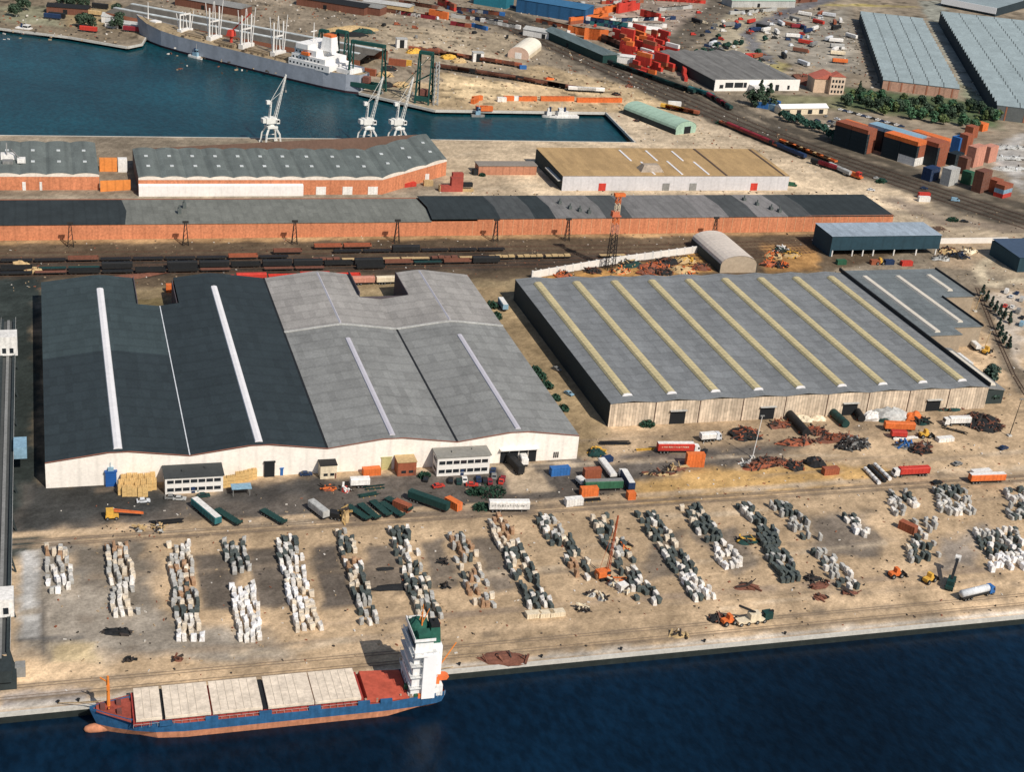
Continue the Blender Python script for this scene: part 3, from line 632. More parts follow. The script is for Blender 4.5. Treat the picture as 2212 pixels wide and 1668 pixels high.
# small buildings of the middle ground
r = thing('brick_store','small flat-roofed brick store in the bright dock yard','outbuilding',tuple(g('T10',1890,1500)))
mb = MB(); mb.box(0,0,0,34,8,5.2); mb.build('wall', mat('dusty_brick',(.44,.20,.12),amp=.35,stripe=('x',4,.2)), r)
mb = MB(); mb.box(-.4,-.4,5.2,34.4,8.4,5.6); mb.build('roof', mat('pale_felt',(.24,.21,.18)), r)
mb = MB(); mb.box(-3,-1,0,-.5,2.5,3.2); mb.build('porch', paint('black'), r)
r = thing('raised_shed','dark blue steel shed with pale roof and an open ground floor on white posts','shed',(378.6,646.5,0))
mb = MB(); mb.box(0,4.6,3.4,63,24,10.9); mb.box(0,4.6,0,1,24,3.4); mb.box(1,16,0,62,24,3.4); mb.build('wall', mat('dark_blue_cladding',(.022,.055,.075),stripe=('x',6,.15)), r)
mb = MB(); mb.add([(-.3,4.3,10.92),(63.3,4.3,10.92),(63.3,24.3,11.3),(-.3,24.3,11.3)],[(0,1,2,3)]); mb.build('roof', roofmat('blue_white_roof',(.30,.36,.42),4.5,'x',.1), r)
for x in (1.5,13,19,25,37,50,61.5):
    mb = MB(); mb.box(x-.3,4.7,0,x+.3,5.3,3.4); mb.build('post', paint('white'), r)
a = g('T21',1750,1235); r = thing('barrel_shed','white barrel-roofed shed beside the scrap yard wall','shed',(309.5,631.3,0))
mb = MB(); P = [(0,4.5)]+[(9.5-9.5*math.cos(PI*k/10), 4.5+4.2*math.sin(PI*k/10)) for k in range(1,10)]+[(19,4.5)]
for (x0,z0),(x1,z1) in zip(P,P[1:]): mb.add([(x0,-.2,z0),(x1,-.2,z1),(x1,37,z1),(x0,37,z0)],[(0,1,2,3)])
mb.build('roof', mat('white_barrel_roof',(.60,.53,.46),amp=.2,stripe=('y',3.2,.12)), r)
mb = MB(); mb.prism([(0,0)]+P+[(19,0)], 0, .3, 'y'); mb.build('end_wall', mat('tan_wall',(.42,.34,.25)), r)
mb = MB(); mb.box(-.3,0,0,0,37,4.5); mb.box(19,0,0,19.3,37,4.5); mb.build('side_wall', mat('dark_green_cladding',(.035,.05,.05)), r)
mb = MB(); F_ = [g('T21',140,1280),g('T21',820,1160),g('T21',1590,1055)]
r = thing('boundary_wall','long white boundary wall between rail yard and scrap yard','wall',tuple(F_[0]))
for a,b in zip(F_,F_[1:]):
    d = (b-a).normalized(); n = Vector((-d.y,d.x,0))*.3; a = a-F_[0]; b = b-F_[0]
    mb.add([a-n,b-n,b+n,a+n]+[p+Vector((0,0,3.4)) for p in (a-n,b-n,b+n,a+n)],[(0,1,5,4),(1,2,6,5),(2,3,7,6),(3,0,4,7),(4,5,6,7)])
mb.build('wall_panels', mat('white_boundary',(.74,.70,.64),amp=.16), r)
mb = MB()
for k in range(22):
    p = (F_[1]-F_[0])*(k/10) if k < 11 else (F_[1]-F_[0])+(F_[2]-F_[1])*((k-10)/11.2)
    mb.box(p.x-.4,p.y-.45,0,p.x+.4,p.y+.45,3.7)
mb.build('wall_pier', paint('white'), r)
a = g('T31',1480,985); r = thing('boundary_wall','short white wall right of the raised blue shed','wall',tuple(a)); mb = MB(); mb.box(0,0,0,42,.6,3); mb.build('wall_panels', mat('white_boundary',(.74,.70,.64)), r); mb = MB(); mb.box(42,-14,0,42.6,.6,2.6); mb.build('return_wall', mat('white_boundary',(.74,.70,.64)), r)
r = thing('blue_shed','dark blue shed cut off by the right edge of the picture','shed',tuple(g('T31',2150,1230)))
mb = MB(); mb.box(0,0,0,30,26,8); mb.build('wall', mat('dark_blue_cladding',(.022,.055,.075)), r); mb = MB(); mb.add([(-.4,-.4,8),(30,-.4,8),(30,26,9),(-.4,26,9)],[(0,1,2,3)]); mb.build('roof', mat('navy_roof',(.05,.08,.13)), r)
a = g('T20',1370,1155); r = thing('boat_shed','pale green round-roofed shed at the head of the dock','shed',tuple(a), math.radians(20))
mb = MB(); P = [(-.4,3.5)]+[(8.5-8.9*math.cos(PI*k/10), 3.5+4.6*math.sin(PI*k/10)) for k in range(1,10)]+[(17.4,3.5)]
for (x0,z0),(x1,z1) in zip(P,P[1:]): mb.add([(x0,-.2,z0),(x1,-.2,z1),(x1,52,z1),(x0,52,z0)],[(0,1,2,3)])
mb.build('roof', mat('mint_roof',(.34,.48,.38),amp=.2,stripe=('y',6,.15)), r)
mb = MB(); mb.prism([(0,0)]+P+[(17,0)],0,.3,'y'); mb.build('front_wall', paint('mint'), r)
mb = MB(); mb.box(7,-.2,0,12.5,0,4.6); mb.build('door', slot, r); mb = MB(); mb.box(-.3,0,0,0,52,3.5); mb.build('side_wall', mat('dark_green_cladding',(.035,.05,.05)), r)

# far warehouses
a = g('T20',1700,780); r = thing('warehouse','grey-roofed warehouse with a bright white front beside the railway','warehouse',tuple(a), math.atan2(999.4-991.5,527.9-459.5)*.7)
mb = MB(); mb.box(0,0,0,70,.5,8.2); mb.build('front_wall', mat('white_front',(.80,.77,.72),amp=.14), r)
mb = MB(); mb.box(0,.5,0,.5,92,7); mb.box(69.5,.5,0,70,92,7); mb.box(.5,91.5,0,69.5,92,7); mb.build('side_wall', mat('dark_green_cladding',(.035,.05,.05)), r)
mb = MB()
for i in range(5): gable(mb, i*14, i*14+14, .2, 92, 7.4, 8.8)
mb.build('roof', roofmat('dark_grey_far_roof',(.17,.165,.155),7,'x',.2), r)
for x0,x1,z0,z1 in ((4,7,2,4.6),(8.5,15,2.5,6.2),(16,23,2.5,6.2),(23.5,26,2.5,6.2),(43,46,1,4.5),(50,53,0,4.5),(60,62,1,4)):
    mb = MB(); mb.box(x0,-.1,z0,x1,0,z1); mb.build('window', glass(), r)
mb = MB(); mb.box(28,-8,0,41,0,5); mb.build('front_annexe', paint('white'), r)
def ridge_shed(label, x, y, rz, w, d, n, eave, front):
    """many small ridges across the depth: a saw-toothed long side"""
    r = thing('storage_shed', label, 'shed', (x,y,0), rz); rf = MB(); sw = [MB(),MB()]; u = d/n
    for i in range(n):
        y0 = i*u; y1 = y0+u; ym = y0+u*.5
        rf.add([(-.3,y0,eave),(w+.3,y0,eave),(w+.3,ym,eave+2.6),(-.3,ym,eave+2.6)],[(0,1,2,3)]); rf.add([(-.3,ym,eave+2.6),(w+.3,ym,eave+2.6),(w+.3,y1,eave),(-.3,y1,eave)],[(0,1,2,3)])
        sw[0].add([(0,y0,0),(0,y1,0),(0,y1,eave),(0,ym,eave+2.6),(0,y0,eave)],[(0,1,2,3,4)]); sw[1].add([(w,y0,0),(w,y1,0),(w,y1,eave),(w,ym,eave+2.6),(w,y0,eave)],[(0,1,2,3,4)])
    rf.build('roof', mat('blue_fibre_cement_roof',(.24,.295,.31),amp=.22,scale=.6,coarse=.03,cells=(5,5,.14)), r)
    for q in sw: q.build('side_wall', mat('dark_far_wall',(.022,.036,.045)), r)
    mb = MB(); mb.box(0,-.4,0,w,0,eave); mb.build('front_wall', front, r)
    for i in range(n+1): MB().box(-.4,i*u-.45,eave-.1,w+.4,i*u+.45,eave+.35).build('valley_gutter', mat('dark_gutter',(.07,.085,.09)), r)
    for k in range(1,5):
        mb = MB(); x = w*k/5
        for i in range(n): mb.add([(x-.3,i*u,eave+.1),(x+.3,i*u,eave+.1),(x+.3,i*u+u*.5,eave+2.75),(x-.3,i*u+u*.5,eave+2.75),(x+.3,i*u+u,eave+.1),(x-.3,i*u+u,eave+.1)],[(0,1,2,3),(3,2,4,5)])
        mb.build('roof_walkway', mat('dark_gutter',(.07,.085,.09)), r)
    for k in range(6):
        mb = MB(); c = w*(k+.5)/6; mb.box(c-.5,-.6,0,c+.5,-.4,eave); mb.build('buttress', mat('brick_end',(.30,.12,.07)), r)
    return r
fb = mat('far_brick_front',(.42,.25,.18),amp=.4,stripe=('x',6,.25))
ridge_shed('long blue-grey saw-edged storage shed, the nearer to the trees', *tuple(g('T30',1010,665,9))[:2],math.radians(-24.5),56,285,24,7,fb)
ridge_shed('long blue-grey saw-edged storage shed running past the right edge', *tuple(g('T30',1985,905,10))[:2],math.radians(-24.5),80,372,32,10,mat('far_dark_front',(.10,.11,.11)))
a = g('T30',1500,50); b = g('T30',1960,140); r = thing('storage_shed','far storage shed with a gleaming white gutter edge, top right','shed',tuple(a), math.atan2(b.y-a.y,b.x-a.x)); L_ = (b-a).length
mb = MB(); mb.box(0,0,0,L_,240,8); mb.build('wall', mat('dark_far_wall',(.022,.036,.045)), r)
mb = MB(); mb.add([(-.5,1,8.1),(L_+.5,1,8.1),(L_+.5,240,9.5),(-.5,240,9.5)],[(0,1,2,3)]); mb.build('roof', mat('blue_fibre_cement_roof',(.20,.26,.28)), r)
mb = MB(); mb.box(-.5,-.6,2.5,L_+.5,0,8.4); mb.build('gutter_band', mat('bright_band',(.85,.86,.86),amp=.05), r)
# transit shed behind the freighter
A_ = g('T00',1130,40,8); B_ = g('T10',1060,440,8); d = (B_-A_); L_ = d.length
r = thing('transit_shed','very long transit shed with two white roof-ridge strips behind the freighter','shed',(A_.x,A_.y,0), math.atan2(d.y,d.x))
wq = 21; mb = MB()
for k in range(2): 
    y0 = -k*wq
    mb.add([(0,y0+10,7),(L_,y0+10,7),(L_,y0,9),(0,y0,9)],[(0,1,2,3)]); mb.add([(0,y0,9),(L_,y0,9),(L_,y0-11,7),(0,y0-11,7)],[(0,1,2,3)])
mb.build('roof', roofmat('soot_brown_roof',(.105,.095,.08),9,'x',.15), r)
for k in range(2):
    mb = MB(); mb.box(0,-k*wq-1.5,8.6,L_*(1 if k==0 else .97),-k*wq+1.5,9.3); mb.build('ridge_strip', mat('aged_rooflight',(.50,.54,.54),amp=.5,scale=.2), r)
mb = MB(); mb.box(0,-wq-11,0,L_,-wq-10.6,7); mb.box(0,9.6,0,L_,10,7); mb.build('wall', mat('brick_end',(.30,.12,.07)), r)
p = g('T20',20,500); q_ = g('T20',150,400); r = thing('boat_house','small white barrel-roofed hall on the far dock yard','shed',tuple(p), math.atan2(q_.y-p.y,q_.x-p.x)-PI/2)
mb = MB(); P = [(-8,3)]+[(-8*math.cos(PI*k/10),3+5.5*math.sin(PI*k/10)) for k in range(1,10)]+[(8,3)]
for (x0,z0),(x1,z1) in zip(P,P[1:]): mb.add([(x0,0,z0),(x1,0,z1),(x1,40,z1),(x0,40,z0)],[(0,1,2,3)])
mb.build('roof', mat('white_tent',(.76,.70,.58),amp=.2), r); mb = MB(); mb.prism([(-8,0)]+P+[(8,0)],-.3,.1,'y'); mb.build('end_wall', mat('pinkish_end',(.60,.42,.32)), r); mb = MB(); mb.box(-2.5,-.45,0,2.5,-.3,4.5); mb.build('door', paint('white'), r)
MB().box(-8,.1,0,-7.7,40,3).build('side_wall', paint('cream'), r); MB().box(7.7,.1,0,8,40,3).build('side_wall', paint('cream'), r)
def small_shed(t,x,y,w,d,h,rz,rc,wc,label,cat='shed',name='low_shed',flat=False):
    r = thing(name,label,cat,tuple(g(t,x,y)),math.radians(rz)); MB().box(0,0,0,w,d,h).build('wall', paint(wc), r)
    mb = MB()
    if flat: mb.add([(-.4,-.4,h+.02),(w+.4,-.4,h+.02),(w+.4,d+.4,h+.4),(-.4,d+.4,h+.4)],[(0,1,2,3)])
    else: mb.prism([(-.5,h),(d/2,h+d*.16),(d+.5,h)],-.4,w+.4,'x')
    mb.build('roof', rc if not isinstance(rc,str) else paint(rc), r); mb = MB(); mb.box(w*.4,-.1,0,w*.4+3,0,min(3.6,h*.8)); mb.build('door', slot, r); return r
a_ = g('T20',235,300); b_ = g('T20',740,520); d_ = b_-a_
small_shed('T20',235,318,d_.length,15,6,math.degrees(math.atan2(d_.y,d_.x)),roofmat('teal_long_roof',(.12,.16,.165),9,'x'),'darkgreen','very long low teal-grey roofed shed along the diagonal railway')
for t,x,y,w,d,h,rz,rc,wc,lb in (('T20',60,300,40,12,5,-38,'lightgrey','white','pale low shed left of the long teal roof'),('T20',960,280,26,12,5,-30,'white','cream','white low shed behind the big red stacks'),('T20',1850,60,70,18,6,8,'mint','lightgrey','pale green roofed shed at the top edge, right of centre'),('T20',2000,20,40,14,6,8,'lightgrey','white','grey roofed shed at the top edge beside the pale green one'),
  ('T10',560,60,50,14,6,-35,'grey','brown','grey shed on the far land above the freighter bridge'),('T10',330,40,60,16,6,-35,'black','brown','dark roofed shed on the far land above the freighter masts'),('T00',1500,40,60,16,6,-38,'grey','brown','grey shed at the top edge left of the dark roofed one'),('T10',900,60,40,12,5,-30,'lightgrey','tan','pale shed on the far land right of the grey one'),
  ('T00',400,110,30,12,5,-12,'black','brown','dark roofed shed on the far left bank'),('T00',900,230,26,10,4,-25,'lightgrey','white','pale shed at the root of the jetty'),('T30',1000,560,1,1,1,0,'grey','grey','')):
    if lb: small_shed(t,x,y,w,d,h,rz,rc,wc,lb)
for zx,zy,lb in ((1235,410,'white kiosk with black doorway, left of the pair beyond the green cranes'),(1890,530,'white kiosk with black doorway, right of the pair beyond the green cranes')):
    r = thing('gate_kiosk',lb,'kiosk',tuple(g('T10',zx,zy))); mb = MB(); mb.box(-4,0,0,4,5,6.5); mb.build('wall', paint('white'), r); mb = MB(); mb.box(-1.7,-.15,0,1.7,0,6); mb.build('doorway', slot, r); mb = MB(); mb.box(-4.3,-.3,6.5,4.3,5.3,6.9); mb.build('roof', paint('lightgrey'), r)
b_ = g('T30',400,790); r = thing('villa','cream and pink three-storey house with a red roof near the storage sheds','house',tuple(b_), math.radians(-6))
mb = MB(); mb.box(0,0,0,22,14,10); mb.build('wall', mat('cream_stucco',(.60,.44,.31),amp=.3), r)
mb = MB(); mb.box(11,-4,0,22,0,13); mb.build('front_bay', mat('pale_stucco',(.64,.50,.38),amp=.3), r)
mb = MB(); mb.prism([(-.5,10),(11,14.5),(22.5,10)],-.5,14.5,'y'); mb.prism([(10.6,13),(16.5,16),(22.4,13)],-4.3,3,'y'); mb.build('roof', mat('red_tile',(.45,.13,.09)), r)
for k in range(3):
    for i in range(4):
        mb = MB(); mb.box(12+i*2.5,-4.1,1.2+k*3.8,13.4+i*2.5,-4,3.2+k*3.8); mb.build('window', glass(), r)
b_ = g('T30',120,985); r = thing('bungalow','low white house with white roof at the foot of the tree belt','house',tuple(b_), math.radians(6))
mb = MB(); mb.box(0,0,0,38,8,4.4); mb.build('wall', paint('cream'), r); mb = MB(); mb.prism([(-.6,4.4),(4,6.6),(8.6,4.4)],0,38.5,'x'); mb.build('roof', mat('white_far_roof',(.80,.78,.74)), r)
for i in range(4): 
    mb = MB(); mb.box(4+i*9,-.12,.4,7.4+i*9,0,3.4); mb.build('window', glass(), r)
r = thing('blue_shed','long deep blue shed among the far container rows','shed',tuple(g('T20',0,100)), math.radians(-38))
mb = MB(); mb.box(0,0,0,62,22,11); mb.build('wall', mat('far_blue_wall',(.02,.09,.20),stripe=('x',8,.3)), r); mb = MB(); mb.add([(-.4,-.4,11.02),(62.4,-.4,11.02),(62.4,22.4,12),(-.4,22.4,12)],[(0,1,2,3)]); mb.build('roof', mat('far_blue_roof',(.035,.13,.25)), r)
r = thing('blue_shed','small turquoise shed at the top edge beside the deep blue shed','shed',tuple(g('T10',1850,30)), math.radians(-38))
mb = MB(); mb.box(0,0,0,30,18,9); mb.build('wall', mat('turq_wall',(.02,.16,.22)), r); mb = MB(); mb.add([(-.4,-.4,9.02),(30.4,-.4,9.02),(30.4,18.4,10),(-.4,18.4,10)],[(0,1,2,3)]); mb.build('roof', mat('turq_roof',(.06,.22,.28)), r)
b_ = g('T20',740,520); r = thing('signal_cabin','small white building beside the diagonal railway','outbuilding',tuple(b_), math.radians(-25)); mb = MB(); mb.box(0,0,0,24,8,5); mb.build('wall', paint('white'), r); mb = MB(); mb.box(-.4,-.4,5,24.4,8.4,5.4); mb.build('roof', paint('white'), r)
for t,x,y,lb in (('T00',870,190,'small white house on the far left bank'),('T00',1180,265,'white dockside hut by the freighter bow')):
    r = thing('cottage',lb,'house',tuple(g(t,x,y)), math.radians(-20)); mb = MB(); mb.box(0,0,0,13,8,4.5); mb.build('wall', paint('white'), r); mb = MB(); mb.prism([(-.3,4.5),(4,7),(8.3,4.5)],-.3,13.3,'x'); mb.build('roof', paint('lightgrey'), r)

# ---------------------------------------------------------------- kinds that repeat
NCONT = []
def mk_container(color, L=6.1, H=2.6):
    def f():
        r = thing('shipping_container','', ''); w = 2.44; m = paint(color)
        mb = MB(); n = 12 if L < 8 else 22
        for s in (-1,1):
            for i in range(n):
                x0 = -L/2+i*L/n; x1 = x0+L/n; y = s*(w/2-(.07 if i%2 else 0)); y2 = s*(w/2-(.0 if i%2 else .07))
                mb.quad((x0,y,.1),(x1,y,.1),(x1,y,H-.1),(x0,y,H-.1))
        mb.quad((-L/2,-w/2,.1),(-L/2,w/2,.1),(-L/2,w/2,H-.1),(-L/2,-w/2,H-.1)); mb.build('side_panels', m, r)
        mb = MB(); mb.box(-L/2,-w/2,H-.1,L/2,w/2,H); mb.build('roof', m, r)
        mb = MB()
        for x in (-L/2,L/2-.15):
            for y in (-w/2,w/2-.15): mb.box(x-.02,y-.02,0,x+.17,y+.17,H+.02)
        mb.box(-L/2,-w/2,0,L/2,w/2,.1); mb.build('corner_frame', m, r)
        for s in (-1,1):
            mb = MB(); mb.box(L/2-.04,min(.03*s,s*1.18),.15,L/2+.03,max(.03*s,s*1.18),H-.12); d = mb.build('door', m, r)
            mb = MB(); mb.box(L/2+.03,s*.5-.04,.2,L/2+.08,s*.5+.04,H-.15); mb.build('lock_bar', paint('grey'), d)
        return r
    return f
DEFER = []                                                    # far-yard containers: the nearest stay objects, the rest read as one mass
def cont(t, x, y, color, label, L=6.1, rz=0., lift=0., group=None, H=2.6, loc=None):
    if group in ('rows of containers in the far yard','big red stacks by the railway','tall container stacks at the right edge','cargo along the quay behind the freighter'): DEFER.append((tuple(loc) if loc is not None else tuple(g(t,x,y)),color,label,L,rz,lift,group,H)); return
    NCONT.append(1); p = Vector(loc) if loc is not None else g(t,x,y)
    return place(('cont',color,L,H), mk_container(color,L,H), label, 'container', (p.x,p.y,p.z+lift), rz, group)
def wheel(parent, x, y, r=.5, w=.3):
    mb = MB(); mb.bar((x,y-w/2,r),(x,y+w/2,r),r,12); o = mb.build('wheel', rubber(), parent)
    mb = MB(); mb.bar((x,y-w/2-.02,r),(x,y+w/2+.02,r),r*.5,8); mb.build('rim', paint('grey'), o)
def mk_trailer(color, L=12.2, cab=None, top=None, flat=False, H=3.9, tank=False):
    def f():
        r = thing('semi_trailer','',''); w = 2.5
        mb = MB(); mb.box(-L/2,-.5,.85,L/2,.5,1.15); mb.box(-L/2,-w/2,1.1,L/2,w/2,1.3); mb.build('chassis', steel_dark(), r)
        if tank:
            mb = MB(); mb.bar((-L/2,0,2.4),(L/2,0,2.4),1.2,16); mb.dome((0,0,3.5),.5,.4,.3); mb.build('tank', paint(color), r, True)
        elif not flat:
            mb = MB(); mb.prism([(-w/2,1.3),(w/2,1.3),(w/2,H-.25),(w/2-.25,H),(-w/2+.25,H),(-w/2,H-.25)],-L/2,L/2,'x')
            for i in range(9): 
                x = -L/2+.3+i*(L-.7)/8
                for s in (-1,1): mb.box(x,min(s*w/2,s*(w/2+.05)),1.3,x+.1,max(s*w/2,s*(w/2+.05)),H-.2)
            mb.build('box_body', paint(color), r)
            if top: mb = MB(); mb.box(-L/2,-w/2+.2,H,L/2,w/2-.2,H+.05); mb.build('roof', paint(top), r)
            mb = MB(); mb.box(-L/2-.05,-w/2+.08,1.4,-L/2,-.03,H-.3); mb.box(-L/2-.05,.03,1.4,-L/2,w/2-.08,H-.3); mb.build('door', paint(color), r)
        else:
            mb = MB(); mb.box(L/2-.15,-w/2,1.3,L/2,w/2,2.2); 
            for i in range(6): 
                for s in (-1,1): mb.box(-L/2+1+i*(L-2)/5,s*w/2-.05,1.3,-L/2+1.1+i*(L-2)/5,s*w/2+.05,1.9)
            mb.build('stakes', paint(color), r); mb = MB(); mb.box(-L/2,-w/2-.02,1.28,L/2,w/2+.02,1.4); mb.build('deck', paint(color), r)
        for x in (-L/2+1.2,-L/2+2.5,-L/2+3.8):
            for s in (-1,1): wheel(r,x,s*1.05)
        if cab:
            x0 = L/2+.3
            mb = MB(); mb.prism([(x0,.7),(x0+2.0,.7),(x0+2.1,1.8),(x0+1.75,3.0),(x0+.1,3.2),(x0,2.8)],-1.2,1.2,'y'); c = mb.build('cab', paint(cab), r)
            mb = MB(); mb.add([(x0+2.12,-1.05,1.85),(x0+2.12,1.05,1.85),(x0+1.80,1.05,2.9),(x0+1.80,-1.05,2.9)],[(0,1,2,3)]); mb.add([(x0+1.2,-1.22,1.8),(x0+1.9,-1.22,1.8),(x0+1.7,-1.22,2.8),(x0+1.2,-1.22,2.8)],[(0,1,2,3)]); mb.build('windscreen', glass(), c)
            mb = MB(); mb.box(x0-1.6,-.9,.75,x0+.2,.9,1.0); mb.box(x0+2.0,-1.15,.5,x0+2.25,1.15,.95); mb.build('bumper', paint('grey'), c)
            for s in (-1,1): wheel(r,x0+1.4,s*1.05); wheel(r,x0-.9,s*1.05)
        else:
            mb = MB(); mb.box(L/2-2.6,-.8,0,L/2-2.4,-.6,1.1); mb.box(L/2-2.6,.6,0,L/2-2.4,.8,1.1); mb.build('landing_leg', paint('grey'), r)
        return r
    return f
def trailer(t, x0, y0, x1, y1, color, label, L=12.2, group=None, cat='trailer', **k):
    c, rz, n = seg(t,x0,y0,x1,y1)
    return place(('tr',color,L,tuple(sorted(k.items()))), mk_trailer(color,L,**k), label, cat, c, rz, group)
def mk_car(color, van=False):
    def f():
        r = thing('parked_car','','')
        if van: P = [(-2.5,.35),(2.5,.35),(2.55,1.1),(1.75,1.3),(1.2,2.2),(-2.4,2.3),(-2.5,1.2)]
        else: P = [(-2.1,.35),(2.1,.35),(2.15,.75),(1.95,.9),(.95,.98),(.35,1.42),(-1.0,1.44),(-1.7,1.02),(-2.1,.95)]
        mb = MB(); mb.prism(P,-.85,.85,'y'); mb.build('body', paint(color), r)
        mb = MB()
        if van: mb.add([(1.76,-.75,1.32),(1.76,.75,1.32),(1.25,.7,2.12),(1.25,-.7,2.12)],[(0,1,2,3)])
        else:
            mb.add([(.97,-.72,1.0),(.97,.72,1.0),(.42,.66,1.40),(.42,-.66,1.40)],[(0,1,2,3)]); mb.add([(-1.05,-.66,1.43),(-1.05,.66,1.43),(-1.66,.72,1.06),(-1.66,-.72,1.06)],[(0,1,2,3)])
        for s in (-1,1):
            if van: mb.add([(.6,s*.86,1.35),(1.6,s*.86,1.35),(1.2,s*.86,2.05),(.6,s*.86,2.05)],[(0,1,2,3)])
            else: mb.add([(-1.5,s*.86,1.02),(.85,s*.86,1.02),(.3,s*.86,1.36),(-.95,s*.86,1.36)],[(0,1,2,3)])
        for i,v in enumerate(mb.v): mb.v[i] = (v[0]*1.012,v[1],v[2]+.012)
        mb.build('window', glass(), r)
        for x in (-1.3,1.35):
            for s in (-1,1): wheel(r,x,s*.78,.32,.2)
        return r
    return f
def car(t,x,y,color,label,rz=0.,van=False,group=None,loc=None):
    p = loc or g(t,x,y); return place(('car',color,van), mk_car(color,van), label, 'van' if van else 'car', tuple(p), rz, group)
def mk_wagon(color, load):
    def f():
        r = thing('rail_wagon','',''); L = 13.2
        mb = MB(); mb.box(-L/2,-1.3,1.05,L/2,1.3,1.4); mb.build('underframe', steel_dark(), r)
        mb = MB()
        if load == 'open': mb.box(-L/2,-1.35,1.4,L/2,-1.25,2.5); mb.box(-L/2,1.25,1.4,L/2,1.35,2.5); mb.box(-L/2,-1.25,1.4,-L/2+.1,1.25,2.5); mb.box(L/2-.1,-1.25,1.4,L/2,1.25,2.5); mb.box(-L/2+.1,-1.25,1.4,L/2-.1,1.25,1.9)
        elif load == 'van': mb.prism([(-1.35,1.4),(1.35,1.4),(1.35,3.2),(.7,3.6),(-.7,3.6),(-1.35,3.2)],-L/2,L/2,'x')
        elif load == 'slab':
            for i in range(4): mb.box(-L/2+.4+i*3.2,-1.1,1.4,-L/2+3.2+i*3.2,1.1,1.9+.25*(i%2))
        else: mb.box(-L/2,-1.3,1.4,L/2,1.3,1.5); [mb.box(-L/2+.3+i*2.1,-1.38,1.4,-L/2+.42+i*2.1,-1.3,2.1) for i in range(7)]
        mb.build('load_body', paint(color), r)
        for x in (-L/2+2,L/2-2):
            mb = MB(); mb.box(x-1.3,-.85,.5,x+1.3,.85,1.05)
            for k in (-.9,.9): mb.bar((x+k,-.85,.55),(x+k,.85,.55),.45,10)
            mb.build('bogie', steel_dark(), r)
        return r
    return f
def wagon(p, rz, color, load, label, group): return place(('wg',color,load), mk_wagon(color,load), label, 'rail wagon', tuple(p), rz, group)

def mk_tree(seed, h, w, con=False, rgb=(.045,.075,.03)):
    def f():
        rr = random.Random(seed); r = thing('conifer_tree' if con else 'leafy_tree','','')
        mb = MB(); mb.bar((0,0,-.2),(.2,0,h*.55),.3,7,.14)
        for k in range(5):
            a = rr.uniform(0,2*PI); z = h*rr.uniform(.25,.5); mb.bar((.1,0,z),(.1+math.cos(a)*w*.5,math.sin(a)*w*.5,z+h*.22),.11,5,.04)
        mb.build('trunk', mat('bark',(.10,.075,.05)), r)
        cl = []
        for k in range(16):
            a = rr.uniform(0,2*PI); q = rr.random()
            if con: z = h*(.12+.85*q); rad = w*.85*(1-q)*rr.uniform(.4,1)
            else: z = h*(.32+.62*q); rad = w*math.sqrt(max(.05,1-(2*q-.85)**2))*rr.uniform(.25,.85)
            cl.append((Vector((math.cos(a)*rad,math.sin(a)*rad,z)), rr.uniform(.28,.5)*w*(1 if not con else (1.1-q)*.9)))
        lo, hi = MB(), MB()
        for c,s in cl:
            for i in range(46):
                d = Vector((rr.gauss(0,1),rr.gauss(0,1),rr.gauss(0,1))).normalized(); p = c+d*s*rr.uniform(.55,1.05); p.z = max(p.z,.5)
                n = (d+Vector((rr.uniform(-.6,.6),rr.uniform(-.6,.6),rr.uniform(-.2,.8)))).normalized(); u = n.orthogonal().normalized(); u = Matrix.Rotation(rr.uniform(0,6.28),3,n) @ u; v = n.cross(u); e = rr.uniform(.35,.75)*(1.5 if con and w > 4 else .8 if con else 1.1)
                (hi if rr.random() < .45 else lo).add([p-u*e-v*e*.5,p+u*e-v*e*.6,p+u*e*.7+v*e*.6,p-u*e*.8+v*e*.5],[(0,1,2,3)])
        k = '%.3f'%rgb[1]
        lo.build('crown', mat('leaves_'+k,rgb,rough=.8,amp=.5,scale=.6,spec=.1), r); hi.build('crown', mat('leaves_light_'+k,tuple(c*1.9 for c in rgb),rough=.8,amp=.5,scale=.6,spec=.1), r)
        return r
    return f
def tree(p, label, h=9, w=3.6, con=False, group=None, v=0, rgb=(.04,.075,.035), cat='tree'):
    return place(('tree',h,w,con,v,rgb), mk_tree(11+v*7+int(h*10),h,w,con,rgb), label, cat, tuple(p), random.uniform(0,6.28), group)
def mk_bush(seed, w, h, rgb):
    def f():
        rr = random.Random(seed); r = thing('shrub','',''); mb = MB()
        for k in range(260):
            a = rr.uniform(0,6.28); q = math.sqrt(rr.random()); z = h*rr.uniform(.1,1)*(1-q*q*.6); p = Vector((math.cos(a)*q*w,math.sin(a)*q*w*.7,z))
            n = Vector((rr.uniform(-1,1),rr.uniform(-1,1),rr.uniform(.1,1))).normalized(); u = n.orthogonal().normalized(); u = Matrix.Rotation(rr.uniform(0,6.28),3,n)@u; v = n.cross(u); e = rr.uniform(.25,.6)
            mb.add([p-u*e-v*e*.5,p+u*e-v*e*.6,p+u*e*.7+v*e*.6,p-u*e*.8+v*e*.5],[(0,1,2,3)])
        mb.build('foliage', mat('shrub_leaves',rgb,amp=.6,scale=.6,spec=.1), r)
        mb = MB(); mb.bar((0,0,-.1),(.1,.1,h*.6),.18,5,.06); mb.build('stem', mat('bark',(.10,.075,.05)), r); return r
    return f
def bush(p, label, w=2.5, h=2.2, v=0, group=None, rz=0.): return place(('bush',w,h,v), mk_bush(v+3,w,h,(.03,.07,.045)), label, 'shrub', tuple(p), rz, group)
